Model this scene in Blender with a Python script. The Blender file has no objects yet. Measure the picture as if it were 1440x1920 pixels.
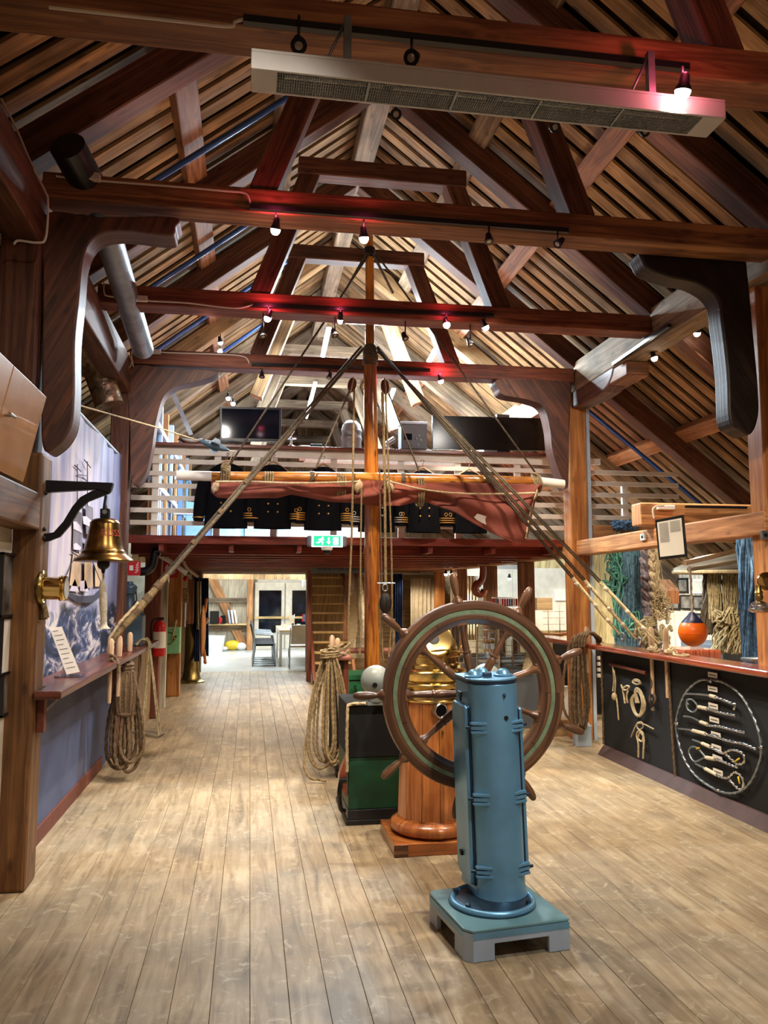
import bpy, bmesh, math, random
from mathutils import Vector, Matrix
random.seed(7)
V = Vector
C = bpy.context.scene.collection
PI = math.pi
# ---------------------------------------------------------------- camera model (building axes: X right, Y depth, Z up)
PS = math.atan(251/math.hypot(1500, 152)); TH = math.atan(152/1500); EYE = V((0, 0, 1.55))
_s, _c, _st, _ct = math.sin(PS), math.cos(PS), math.sin(TH), math.cos(TH)
RT = V((_c, -_s, 0)); FW = V((_s*_ct, _c*_ct, _st)); UP = V((-_s*_st, -_c*_st, _ct))
def at(px, py, ax, val):
    d = FW + RT*((px-720)/1500) + UP*((960-py)/1500)
    i = 'xyz'.index(ax); t = (val-EYE[i])/d[i]
    return EYE + d*t
cam = bpy.data.cameras.new('camera'); camo = bpy.data.objects.new('camera', cam); C.objects.link(camo)
cam.sensor_fit = 'VERTICAL'; cam.sensor_height = 24; cam.lens = 1500/1920*24; cam.clip_start = .05; cam.clip_end = 100
camo.matrix_world = Matrix(((RT.x, UP.x, -FW.x, EYE.x), (RT.y, UP.y, -FW.y, EYE.y), (RT.z, UP.z, -FW.z, EYE.z), (0, 0, 0, 1)))
bpy.context.scene.camera = camo
# ---------------------------------------------------------------- mesh builder
def rr(a, b): return random.uniform(a, b)
class MB:
    def __init__(s): s.v = []; s.f = []; s.uv = []; s.sm = []
    def face(s, idx, uv, smooth=False): s.f.append(tuple(idx)); s.uv.append(uv); s.sm.append(smooth)
    def obox(s, c, ax, ay, az):
        c, ax, ay, az = V(c), V(ax), V(ay), V(az); n = len(s.v); A = (ax, ay, az)
        if ax.cross(ay).dot(az) < 0: ax = -ax; A = (ax, ay, az)
        for i in (-1, 1):
            for j in (-1, 1):
                for k in (-1, 1): s.v.append(c+ax*i+ay*j+az*k)
        L = [a.length for a in A]; lo = L.index(max(L)); ou, ov = rr(0, 60), rr(0, 60)
        sg = lambda q: ((q >> 2 & 1)*2-1, (q >> 1 & 1)*2-1, (q & 1)*2-1)
        for q, ab in (((0, 1, 3, 2), (1, 2)), ((4, 6, 7, 5), (1, 2)), ((0, 4, 5, 1), (0, 2)), ((2, 3, 7, 6), (0, 2)), ((0, 2, 6, 4), (0, 1)), ((1, 5, 7, 3), (0, 1))):
            a, b = ab
            if b == lo or (a != lo and L[b] > L[a]): a, b = b, a
            s.face([n+x for x in q], [(ou+sg(x)[a]*L[a], ov+sg(x)[b]*L[b]) for x in q])
        return s
    def box(s, x0, x1, y0, y1, z0, z1):
        return s.obox(((x0+x1)/2, (y0+y1)/2, (z0+z1)/2), ((x1-x0)/2, 0, 0), (0, (y1-y0)/2, 0), (0, 0, (z1-z0)/2))
    def beam(s, p, q, w, h, up=(0, 0, 1)):       # w across, h along up
        p, q = V(p), V(q); d = (q-p); u = V(up); side = d.cross(u).normalized(); u2 = side.cross(d).normalized()
        return s.obox((p+q)/2, d/2, side*w/2, u2*h/2)
    def tube(s, pts, r, n=8, closed=False, caps=True, twist=None, sx=1.0):
        P = [V(p) for p in pts]; m = len(P); base = len(s.v)
        R = r if isinstance(r, (list, tuple)) else [r]*m
        T = []
        for i in range(m):
            a = P[(i-1) % m] if (closed or i > 0) else P[0]; b = P[(i+1) % m] if (closed or i < m-1) else P[-1]
            t = b-a; T.append(t.normalized() if t.length > 1e-9 else V((0, 0, 1)))
        nrm = T[0].orthogonal().normalized(); L = 0; ou, ov = rr(0, 60), rr(0, 60); Ls = []
        for i in range(m):
            if i: L += (P[i]-P[i-1]).length
            Ls.append(L)
            nrm = (nrm-T[i]*nrm.dot(T[i])); nrm = nrm.normalized() if nrm.length > 1e-9 else T[i].orthogonal().normalized()
            bi = T[i].cross(nrm)
            for k in range(n):
                a = 2*PI*k/n; rad = R[i]
                if twist: rad *= 1-twist[1]*(1-abs(math.cos(1.5*(a-2*PI*L/twist[0]))))
                s.v.append(P[i]+nrm*math.cos(a)*rad*sx+bi*math.sin(a)*rad)
        rmax = max(R)
        for i in range(m if closed else m-1):
            j = (i+1) % m; l0 = Ls[i]; l1 = Ls[j] if j else Ls[i]+(P[0]-P[-1]).length
            for k in range(n):
                k2 = (k+1) % n; w = 2*PI*rmax/n
                s.face((base+i*n+k, base+i*n+k2, base+j*n+k2, base+j*n+k), [(ou+l0, ov+k*w), (ou+l0, ov+(k+1)*w), (ou+l1, ov+(k+1)*w), (ou+l1, ov+k*w)], True)
        if caps and not closed:
            s.face([base+k for k in range(n)][::-1], [(ou, ov)]*n); s.face([base+(m-1)*n+k for k in range(n)], [(ou, ov)]*n)
        return s
    def cyl(s, p, q, r, r2=None, n=16): return s.tube([p, q], [r, r if r2 is None else r2], n)
    def lathe(s, prof, c=(0, 0, 0), ax=(0, 0, 1), n=24, smooth=True):
        c = V(c); a = V(ax).normalized(); e1 = a.orthogonal().normalized()
        if abs(a.z) > .99: e1 = V((1, 0, 0))
        e2 = a.cross(e1); base = len(s.v); ou, ov = rr(0, 60), rr(0, 60); L = 0
        for i, (r, z) in enumerate(prof):
            for k in range(n): t = 2*PI*k/n; s.v.append(c+a*z+(e1*math.cos(t)+e2*math.sin(t))*r)
        for i in range(len(prof)-1):
            l = math.hypot(prof[i+1][0]-prof[i][0], prof[i+1][1]-prof[i][1]); rm = max(p[0] for p in prof)
            for k in range(n):
                k2 = (k+1) % n; w = 2*PI*rm/n
                s.face((base+i*n+k, base+i*n+k2, base+(i+1)*n+k2, base+(i+1)*n+k), [(ou+L, ov+k*w), (ou+L, ov+(k+1)*w), (ou+L+l, ov+(k+1)*w), (ou+L+l, ov+k*w)], smooth)
            L += l
        if prof[0][0] > 1e-6: s.face([base+k for k in range(n)][::-1], [(ou, ov)]*n)
        if prof[-1][0] > 1e-6: s.face([base+(len(prof)-1)*n+k for k in range(n)], [(ou, ov)]*n)
        return s
    def sphere(s, c, r, n=20, m=12, sc=(1, 1, 1)):
        b = len(s.v); s.lathe([(max(r*math.sin(PI*i/m), 1e-5), -r*math.cos(PI*i/m)) for i in range(m+1)], (0, 0, 0), (0, 0, 1), n)
        for i in range(b, len(s.v)): p = s.v[i]; s.v[i] = V((p.x*sc[0], p.y*sc[1], p.z*sc[2]))+V(c)
        return s
    def prism(s, pts, ext):                      # pts: planar 3D outline, ext: extrusion vector
        P = [V(p) for p in pts]; e = V(ext); m = len(P); n = len(s.v)
        nr = V((0, 0, 0))
        for i in range(m): nr += P[i].cross(P[(i+1) % m])
        if nr.dot(e) > 0: P = P[::-1]
        s.v += P+[p+e for p in P]; ou, ov = rr(0, 60), rr(0, 60)
        d = max(((P[i]-P[j]) for i in range(m) for j in range(m)), key=lambda x: x.length).normalized(); nn = e.normalized(); d2 = nn.cross(d)
        uv = lambda p: (ou+p.dot(d), ov+p.dot(d2))
        s.face(range(n, n+m), [uv(p) for p in P]); s.face(range(n+2*m-1, n+m-1, -1), [uv(p) for p in P[::-1]])
        for i in range(m):
            j = (i+1) % m; l = (P[j]-P[i]).length
            s.face((n+j, n+i, n+m+i, n+m+j), [(ou+l, ov), (ou, ov), (ou, ov+e.length), (ou+l, ov+e.length)])
        return s
    def grid(s, fn, nu, nv, smooth=True, wrap=False):
        b = len(s.v)
        for i in range(nu+1):
            for j in range(nv+1): s.v.append(V(fn(i/nu, j/nv)))
        for i in range(nu):
            for j in range(nv):
                q = (b+i*(nv+1)+j, b+(i+1)*(nv+1)+j, b+(i+1)*(nv+1)+j+1, b+i*(nv+1)+j+1)
                s.face(q, [(i/nu, j/nv), ((i+1)/nu, j/nv), ((i+1)/nu, (j+1)/nv), (i/nu, (j+1)/nv)], smooth)
        return s
    def xf(s, M):
        s.v = [M @ p for p in s.v]; return s
    def build(s, name, mat, parent=None, bevel=0, seg=2, solid=0, sub=0):
        me = bpy.data.meshes.new(name); me.from_pydata([tuple(p) for p in s.v], [], s.f)
        ul = me.uv_layers.new(name='UVMap'); k = 0
        for uv in s.uv:
            for t in uv: ul.data[k].uv = t; k += 1
        for p, sm in zip(me.polygons, s.sm): p.use_smooth = sm
        me.materials.append(mat); me.update()
        if any(s.sm):
            bm = bmesh.new(); bm.from_mesh(me)
            for e in bm.edges:
                if len(e.link_faces) == 2 and e.calc_face_angle(0) > .72: e.smooth = False
            bm.to_mesh(me); bm.free()
        o = bpy.data.objects.new(name, me); C.objects.link(o)
        if parent: o.parent = parent
        if solid: md = o.modifiers.new('s', 'SOLIDIFY'); md.thickness = solid; md.offset = 0
        if bevel: md = o.modifiers.new('b', 'BEVEL'); md.width = bevel; md.segments = seg; md.limit_method = 'ANGLE'; md.angle_limit = .7; md.harden_normals = False
        if sub: md = o.modifiers.new('u', 'SUBSURF'); md.levels = md.render_levels = sub
        return o
def tag(o, label, cat, group=None, kind=None):
    o['label'] = label; o['category'] = cat
    if group: o['group'] = group
    if kind: o['kind'] = kind
    return o
def thing(name, label, cat, loc=(0, 0, 0), rz=0, group=None):
    o = bpy.data.objects.new(name, None); C.objects.link(o); o.location = loc; o.rotation_euler = (0, 0, rz); o.empty_display_size = .1
    return tag(o, label, cat, group)
def struct(o): o['kind'] = 'structure'; return o
def dup(root, loc, rz=None, label=None):
    r = root.copy(); C.objects.link(r); r.location = loc
    if rz is not None: r.rotation_euler = (0, 0, rz)
    if label: r['label'] = label
    for ch in root.children:
        c = ch.copy(); C.objects.link(c); c.parent = r
        for g in ch.children: d = g.copy(); C.objects.link(d); d.parent = c
    return r
def catmull(pts, n=6, closed=False):
    P = [V(p) for p in pts]; m = len(P); out = []
    for i in range(m if closed else m-1):
        a = P[(i-1) % m] if (closed or i) else P[0]; b = P[i]; c = P[(i+1) % m]; d = P[(i+2) % m] if (closed or i+2 < m) else P[-1]
        for k in range(n):
            t = k/n; out.append(.5*((2*b)+(c-a)*t+(2*a-5*b+4*c-d)*t*t+(-a+3*b-3*c+d)*t**3))
    if not closed: out.append(P[-1])
    return out
def resample(pts, step):
    P = [V(p) for p in pts]; out = [P[0]]; acc = 0
    for i in range(1, len(P)):
        a, b = P[i-1], P[i]; l = (b-a).length
        if l < 1e-9: continue
        t = step-acc
        while t <= l: out.append(a.lerp(b, t/l)); t += step
        acc = l-(t-step)
    if (out[-1]-P[-1]).length > step*.3: out.append(P[-1])
    return out
def rope(mb, pts, r, pitch=None, n=9):           # laid three-strand rope as real geometry
    pitch = pitch or r*7
    return mb.tube(resample(pts, pitch/7), r, n, twist=(pitch*2, .42))
def sag(p, q, d, n=12):
    p, q = V(p), V(q); return [p.lerp(q, i/n)-V((0, 0, 4*d*(i/n)*(1-i/n))) for i in range(n+1)]
def text_mesh(s, size, M, name, mat, parent, ext=.0006, align='CENTER', wrap=None):
    cu = bpy.data.curves.new('t', 'FONT'); cu.body = s; cu.size = size; cu.extrude = ext; cu.align_x = align; cu.align_y = 'CENTER'; cu.resolution_u = 3
    o = bpy.data.objects.new('t', cu); C.objects.link(o); bpy.context.view_layer.update()
    me = bpy.data.meshes.new_from_object(o.evaluated_get(bpy.context.evaluated_depsgraph_get()))
    bpy.data.objects.remove(o); bpy.data.curves.remove(cu)
    for v in me.vertices: v.co = (V(wrap(v.co)) if wrap else M @ v.co)
    me.materials.clear(); me.materials.append(mat); me.name = name
    r = bpy.data.objects.new(name, me); C.objects.link(r)
    if parent: r.parent = parent
    return r
# ---------------------------------------------------------------- materials
def lin(h):
    if isinstance(h, str): h = [int(h[i:i+2], 16)/255 for i in (0, 2, 4)]
    return tuple(x/12.92 if x <= .04045 else ((x+.055)/1.055)**2.4 for x in h)+(1,)
def nm(name):
    m = bpy.data.materials.new(name); m.use_nodes = True; nt = m.node_tree; b = nt.nodes['Principled BSDF']
    return m, nt, b
def N(nt, t, **k):
    n = nt.nodes.new(t)
    for a, v in k.items():
        if a[0] == '_': setattr(n, a[1:], v)
        else: n.inputs[a.replace('_', ' ')].default_value = v
    return n
def ramp(nt, fac, stops):
    r = nt.nodes.new('ShaderNodeValToRGB'); e = r.color_ramp.elements
    while len(e) < len(stops): e.new(.5)
    for x, (p, c) in zip(e, stops): x.position = p; x.color = c if len(c) == 4 else tuple(c)+(1,)
    nt.links.new(fac, r.inputs[0]); return r.outputs[0]
def mixc(nt, fac, a, b, mode='MIX'):
    m = nt.nodes.new('ShaderNodeMix'); m.data_type = 'RGBA'; m.blend_type = mode
    for s, x in ((0, fac), (6, a), (7, b)):
        if isinstance(x, (int, float)): m.inputs[s].default_value = x
        elif isinstance(x, tuple): m.inputs[s].default_value = x
        else: nt.links.new(x, m.inputs[s])
    return m.outputs[2]
def bump(nt, b, h, st=.3, d=.01):
    n = N(nt, 'ShaderNodeBump', Strength=st, Distance=d); nt.links.new(h, n.inputs['Height']); nt.links.new(n.outputs[0], b.inputs['Normal'])
def plain(name, col, rough=.6, metal=0, nz=.12, sc=8, bmp=.0, spec=.5, coat=0, trans=0, ior=1.45):
    m, nt, b = nm(name); c = lin(col) if isinstance(col, str) else col
    tc = nt.nodes.new('ShaderNodeTexCoord'); n = N(nt, 'ShaderNodeTexNoise', Scale=sc, Detail=5.0); nt.links.new(tc.outputs['Object'], n.inputs['Vector'])
    lo = tuple(x*(1-nz*1.6) for x in c[:3])+(1,); hi = tuple(min(1, x*(1+nz*1.2)) for x in c[:3])+(1,)
    nt.links.new(ramp(nt, n.outputs[0], [(.3, lo), (.7, hi)]), b.inputs['Base Color'])
    b.inputs['Roughness'].default_value = rough; b.inputs['Metallic'].default_value = metal; b.inputs['Specular IOR Level'].default_value = spec
    b.inputs['Coat Weight'].default_value = coat; b.inputs['Transmission Weight'].default_value = trans; b.inputs['IOR'].default_value = ior
    if bmp: bump(nt, b, n.outputs[0], bmp)
    return m
def emit(name, col, st):
    m, nt, b = nm(name); c = lin(col); b.inputs['Base Color'].default_value = c; b.inputs['Emission Color'].default_value = c; b.inputs['Emission Strength'].default_value = st
    return m
def wood(name, c1, c2, rough=.62, grain=26, var=.5, knots=.5, bmp=.25, coat=0, stain=0, spec=.4, lsc=1.1):
    m, nt, b = nm(name); L = nt.links; uv = nt.nodes.new('ShaderNodeUVMap')
    mp = N(nt, 'ShaderNodeMapping'); mp.inputs['Scale'].default_value = (lsc, grain, 1); L.new(uv.outputs[0], mp.inputs[0])
    dn = N(nt, 'ShaderNodeTexNoise', Scale=1.0, Detail=4.0, Distortion=1.2, Roughness=.6); L.new(mp.outputs[0], dn.inputs['Vector'])
    big = N(nt, 'ShaderNodeTexNoise', Scale=1.7, Detail=3.0); L.new(uv.outputs[0], big.inputs['Vector'])
    c1, c2 = lin(c1), lin(c2); dk = tuple(x*.55 for x in c1[:3])+(1,)
    g = ramp(nt, dn.outputs[0], [(.28, dk), (.45, c1), (.66, c2)])
    v1 = ramp(nt, big.outputs[0], [(.32, (1-var,)*3), (.68, (1+var*.35,)*3)])
    col = mixc(nt, 1.0, g, v1, 'MULTIPLY')
    if knots:
        mp2 = N(nt, 'ShaderNodeMapping'); mp2.inputs['Scale'].default_value = (2.2, 5.5, 1); L.new(uv.outputs[0], mp2.inputs[0])
        vo = N(nt, 'ShaderNodeTexVoronoi', Scale=1.0, _voronoi_dimensions='2D'); L.new(mp2.outputs[0], vo.inputs['Vector'])
        k = ramp(nt, vo.outputs['Distance'], [(.04, (1,)*3), (.11, (0,)*3)])
        mk = N(nt, 'ShaderNodeMath', _operation='MULTIPLY'); mk.inputs[1].default_value = knots; L.new(k, mk.inputs[0])
        col = mixc(nt, mk.outputs[0], col, tuple(x*.25 for x in c1[:3])+(1,))
    if stain:
        sn = N(nt, 'ShaderNodeTexNoise', Scale=.9, Detail=6.0, Roughness=.65); tc = nt.nodes.new('ShaderNodeTexCoord'); L.new(tc.outputs['Object'], sn.inputs['Vector'])
        f = ramp(nt, sn.outputs[0], [(.42, (0,)*3), (.62, (stain,)*3)]); col = mixc(nt, f, col, lin('5f5a50'))
        s2 = N(nt, 'ShaderNodeTexNoise', Scale=9.0, Detail=8.0, Roughness=.75, Distortion=1.5); L.new(tc.outputs['Object'], s2.inputs['Vector'])
        f2 = ramp(nt, s2.outputs[0], [(.55, (0,)*3), (.64, (stain*1.3,)*3)]); col = mixc(nt, f2, col, lin('b8aa90'))
        f3 = ramp(nt, s2.outputs[0], [(.28, (stain*.9,)*3), (.36, (0,)*3)]); col = mixc(nt, f3, col, lin('4a3f33'))
    L.new(col, b.inputs['Base Color']); b.inputs['Roughness'].default_value = rough; b.inputs['Specular IOR Level'].default_value = spec; b.inputs['Coat Weight'].default_value = coat; b.inputs['Coat Roughness'].default_value = .15
    bump(nt, b, dn.outputs[0], bmp, .004)
    return m
M = {}
M['floor'] = wood('worn floor boards', 'a08a6a', 'b5a284', .5, 16, .3, .3, .1, stain=.5, spec=.35, lsc=1.6)
M['roof'] = wood('roof boards', '92714c', 'b89365', .75, 24, .6, .6, .3)
M['roofgap'] = wood('gap shaded roof underlay', '2a1a10', '3a2416', .85, 20, .4, 0)  # wood layer above the boards, recess shade of the gaps put into its colour
M['rafter'] = wood('red brown rafter timber', '563426', '7a4e38', .65, 22, .4, .5, .3)
M['beam'] = wood('tie beam timber', '7a4c30', 'a8744a', .6, 20, .35, .5, .3)
M['beamred'] = wood('stained red tie beam timber', '6b3526', '925438', .55, 20, .3, .4, .3)
M['beamlight'] = wood('light pine timber', 'aa7448', 'd09c66', .6, 20, .35, .5, .3)
M['beamgrey'] = wood('weathered grey timber', '7d6a55', 'a08a6e', .8, 18, .5, .5, .4)
M['knee'] = wood('crooked knee timber', '4e2c1e', '75442c', .55, 16, .5, .6, .6, spec=.6)
M['kneedark'] = wood('dark crooked knee timber', '1a1210', '2e221c', .5, 16, .4, .4, .6)
M['postbrown'] = wood('brown post timber', '6e4a2a', '8f6438', .55, 20, .4, .7, .3)
M['postorange'] = wood('orange pine post timber', 'aa6a38', 'cc9050', .5, 18, .35, .4, .2)
M['mast'] = wood('varnished mast pine', 'a0561a', 'd08a38', .3, 14, .35, .9, .15, coat=.6, lsc=2)
M['mahog'] = wood('varnished mahogany', '4e2014', '7c3e2a', .35, 26, .25, 0, .1, coat=.3)
M['mahogred'] = wood('glossy red mahogany rail', '883c26', 'ac5a3c', .25, 26, .2, 0, .05, coat=.8)
M['wheel'] = wood('aged wheel teak', '5c3c28', '8f6444', .4, 24, .4, 0, .25, coat=.3)
M['binn'] = wood('polished teak', 'a85f2c', 'cc8345', .32, 16, .25, .1, .08, coat=.6)
M['pin'] = wood('pale turned ash', 'b39475', 'd3b795', .5, 30, .2, 0, .1)
M['pine'] = wood('pale pine', 'c9a468', 'e6cb93', .55, 20, .25, .3, .1)
M['wallwood'] = wood('limewashed wall boards', 'b9ae98', 'dcd3bf', .7, 16, .2, .2, .15)
M['creamwood'] = wood('cream pine boards', 'b8a16e', 'd8c491', .7, 14, .25, .5, .15)
M['chipwall'] = wood('tan cabinet boards', '94764f', 'b3946a', .55, 20, .2, .2, .1)
M['loftred'] = wood('red stained loft joist', '6e2415', '9a3b22', .45, 18, .3, .1, .15)
M['yard'] = wood('varnished spar pine', 'b06a24', 'dd9c48', .3, 14, .3, .9, .1, coat=.6, lsc=2)
M['white'] = plain('white painted timber', 'd8d2c6', .45, nz=.06)
M['offwhite'] = plain('off white paint', 'cfc6b4', .6, nz=.08)
M['black'] = plain('black paint', '101012', .5, nz=.3)
M['blackm'] = plain('black powder coated metal', '15161a', .35, nz=.2)
M['iron'] = plain('black wrought iron', '14151a', .45, .3, nz=.3, bmp=.2)
M['brass'] = plain('polished brass', 'dec07c', .15, 1, nz=.12, sc=5)
M['brassold'] = plain('tarnished bell brass', '86683a', .28, 1, nz=.4, sc=7)
M['brassdull'] = plain('dull brass', '9b8650', .35, 1, nz=.2)
M['copper'] = plain('copper red lettering paint', '9c3a1e', .5)
M['chrome'] = plain('brushed steel', 'c6c8ca', .24, 1, nz=.06)
M['galv'] = plain('galvanised steel', '8f979c', .4, .8, nz=.2)
M['alu'] = plain('anodised aluminium housing', 'bdbbb8', .4, .05, nz=.05)
M['rope'] = plain('hemp rope', '857150', .9, nz=.3, sc=60)
M['ropedark'] = plain('brown manila rope', '64503a', .9, nz=.3, sc=60)
M['ropelight'] = plain('pale cotton rope', 'b8a682', .85, nz=.2, sc=50)
M['ropewhite'] = plain('white cotton cord', 'cfc6b0', .85, nz=.15, sc=50)
M['tar'] = plain('dark tarred shroud rope', '5c5142', .85, nz=.3, sc=50)
M['cable'] = plain('white plastic cable', 'cfc5ba', .5, nz=.05)
M['plastic'] = plain('white plastic', 'd9d9d6', .4, nz=.03)
M['sail'] = plain('dusty red sailcloth', '7c4034', .9, nz=.2, sc=3, bmp=.15)
M['patch'] = plain('grey sail patch', 'a79a92', .9)
M['navy'] = plain('navy uniform wool', '08090e', .95, nz=.3, sc=30, spec=.15)
M['gold'] = plain('gold braid', 'c9974a', .4, .6)
M['silver'] = plain('silver grey braid', 'b9b4aa', .5, .3)
M['bluecurtain'] = plain('blue curtain cloth', '1c3564', .9, nz=.25)
M['whitecurtain'] = plain('cream curtain cloth', 'd2c8b0', .9, nz=.1)
M['red'] = plain('signal red', 'b3121a', .35, nz=.05)
M['redsign'] = plain('red sign plate', 'b01822', .4, nz=.05)
M['paper'] = plain('printed paper', 'd8d3c8', .6, nz=.03)
M['ink'] = plain('grey printing ink', '4a4a4c', .7)
M['photo'] = plain('black and white photograph print', '6a655e', .35, nz=.7, sc=6)
M['frame'] = plain('black picture frame', '16171a', .35)
M['green'] = plain('dark green paint', '12402a', .45, nz=.2)
M['greenchest'] = plain('green chest paint', '2c7a4e', .45, nz=.15)
M['mint'] = plain('mint green enamel', '86c896', .4, nz=.08)
M['felt'] = plain('black felt', '0a0a0a', .95, nz=.3)
M['counter'] = plain('black display board', '14161a', .8, nz=.25, sc=2)
M['balus'] = plain('grey iron sphere paint', '7f8682', .4, nz=.1)
M['buoy'] = plain('orange buoy vinyl', 'ee6a10', .35, nz=.05)
M['buoyblue'] = plain('navy buoy cap', '1f2244', .4)
M['net'] = plain('blue green fishing net', '5f8498', .9, nz=.35, sc=30)
M['netteal'] = plain('teal rope ends', '62a898', .8, nz=.25, sc=30)
M['netblue'] = plain('faded blue fishing net', '54789a', .9, nz=.35, sc=30)
M['netgrey'] = plain('grey violet net twine', '8a8088', .9, nz=.35, sc=30)
M['netcream'] = plain('cream net twine', 'c8b696', .9, nz=.25, sc=30)
M['hemp'] = plain('olive hemp line', '8d8060', .9, nz=.3, sc=30)
M['boat'] = wood('old boat planking', '7a6a55', 'a6967c', .6, 12, .3, .1, .2)
M['greypaint'] = plain('grey plinth paint', '5c626a', .6, nz=.05)
M['lampblue'] = plain('blue grey lantern enamel', '3b4f5c', .35, nz=.15)
M['blackplastic'] = plain('black gloss plastic', '0c0d10', .15, nz=.1)
M['screen'] = plain('dark glass screen', '0a1220', .08, nz=.2, sc=2, spec=.25)
M['darkpanel'] = plain('dark glossy panel', '140d0a', .2, nz=.3, sc=2, spec=.2)
M['base'] = plain('purple brown skirting paint', '4c3a3a', .6)
M['basered'] = plain('red brown skirting paint', '6a3628', .6)
M['cab'] = plain('beige lacquered cabinet', 'c08a50', .32, nz=.06, coat=.3)
M['pale'] = plain('pale blue partition paint', 'a9b8c8', .5, nz=.05)
M['bluefr'] = plain('blue window frame paint', '5878b0', .5)
M['concrete'] = plain('pale polished concrete', 'b6b8b6', .25, nz=.08, sc=2)
M['night'] = plain('dark night window glass', '10151f', .08, nz=.6, sc=3)
M['fabricblk'] = plain('black chair fabric', '12141a', .8)
M['yellow'] = plain('yellow plastic bag', 'e0c030', .5)
M['foil'] = plain('aluminium foil duct', 'b9a58a', .3, .9, nz=.4, sc=18, bmp=1.0)
M['pipeblue'] = plain('blue enamelled pipe', '31508c', .25, .3, nz=.1)
M['blackpipe'] = plain('black duct hose', '101216', .3)
M['bulb'] = emit('lit halogen lens', 'fff2dc', 25)
M['bulbpink'] = emit('lit pinkish halogen lens', 'ffd0d0', 22)
M['lens'] = plain('unlit lamp lens', 'b5ada0', .15, .5)
M['tubelight'] = emit('lit fluorescent tube', 'dff6ff', 14)
M['exit'] = emit('lit green exit sign', '18b070', 1.6)
M['exitw'] = emit('lit white exit symbol', 'ffffff', 2.5)
M['greenish'] = plain('verdigris brass inlay', '7f9274', .45, .35, nz=.15, sc=20)
def glassmat(name, col=(1, 1, 1, 1), rough=.0):
    m, nt, b = nm(name); nt.nodes.remove(b); L = nt.links
    t = nt.nodes.new('ShaderNodeBsdfTransparent'); t.inputs[0].default_value = col; g = N(nt, 'ShaderNodeBsdfGlossy', Roughness=rough)
    f = N(nt, 'ShaderNodeFresnel', IOR=1.45); mx = nt.nodes.new('ShaderNodeMixShader'); L.new(f.outputs[0], mx.inputs[0]); L.new(t.outputs[0], mx.inputs[1]); L.new(g.outputs[0], mx.inputs[2])
    L.new(mx.outputs[0], nt.nodes['Material Output'].inputs[0]); return m
M['glass'] = glassmat('clear glass', (.93, .96, .95, 1)); M['glassblue'] = glassmat('pale blue glass', (.7, .85, .95, 1))
def blue_enamel(name, c, metal=.55):
    m, nt, b = nm(name); L = nt.links; tc = nt.nodes.new('ShaderNodeTexCoord')
    n = N(nt, 'ShaderNodeTexNoise', Scale=5.0, Detail=6.0); L.new(tc.outputs['Object'], n.inputs['Vector'])
    n2 = N(nt, 'ShaderNodeTexNoise', Scale=22.0, Detail=8.0, Roughness=.8); L.new(tc.outputs['Object'], n2.inputs['Vector'])
    cc = lin(c); col = ramp(nt, n.outputs[0], [(.3, tuple(x*.82 for x in cc[:3])), (.7, tuple(min(1, x*1.15) for x in cc[:3]))])
    col = mixc(nt, ramp(nt, n2.outputs[0], [(.27, (1,)*3), (.31, (0,)*3)]), col, lin('1a2530'))
    L.new(col, b.inputs['Base Color']); b.inputs['Roughness'].default_value = .36; b.inputs['Metallic'].default_value = metal; bump(nt, b, n2.outputs[0], .05)
    return m
M['blue'] = blue_enamel('hammered blue enamel', '6fa6cc'); M['bluedark'] = blue_enamel('dark seam enamel', '2e4254')
M['platgrey'] = blue_enamel('pale grey blue platform paint', '9fb0c2', 0); M['plattop'] = blue_enamel('teal grey platform paint', '5f8790', 0)
# ================================================================= the setting
XR = 1.06; A_B = 6.2; SL = .78                     # ridge line, underside of roof boards at the ridge, slope
def zr(x, a=A_B): return a-SL*abs(x-XR)
XL, XW = -4.4, 6.6
# floor: real planks with narrow joints
b = MB(); w = .1475; x = -4.4; i = 0
while x < 6.6:
    for y0, y1 in ((-2.0, 7.94), (7.95, 13.4), (13.41, 16.38)):
        off = rr(-.02, .02) if y0 > 0 else 0
        b.box(x+.0009, x+w-.0009, y0, y1, -.03, rr(-.0006, .0006))
    x += w
o = struct(b.build('floor', M['floor'], bevel=.0012, seg=1))
b = MB(); b.box(-4.5, 6.7, -2, 16.4, -.06, -.012); o = b.build('floor', M['postbrown']); struct(o)
b = MB(); b.box(-3, 4.2, 16.38, 23, -.05, 0.0); struct(b.build('floor', M['concrete']))
# roof: boards laid down the slope with gaps, upper layer coloured dark with the shade of the gaps
for sd, nmx in ((-1, 'ceiling'), (1, 'ceiling')):
    xe = XL if sd < 0 else XW; b = MB(); y = -1.0
    while y < 21:
        wd = rr(.115, .14); dz = rr(-.006, .006)
        p = V((XR, y+wd/2, A_B+.015+dz)); q = V((xe, y+wd/2, zr(xe)+.015+dz))
        b.beam(p, q, wd, .026, (0, 0, 1)); y += wd+rr(.06, .08)
    struct(b.build(nmx, M['roof']))
    b = MB(); b.beam((XR, 10, A_B+.09), (xe, 10, zr(xe)+.09), 22.4, .03); struct(b.build(nmx, M['roofgap']))
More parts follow.
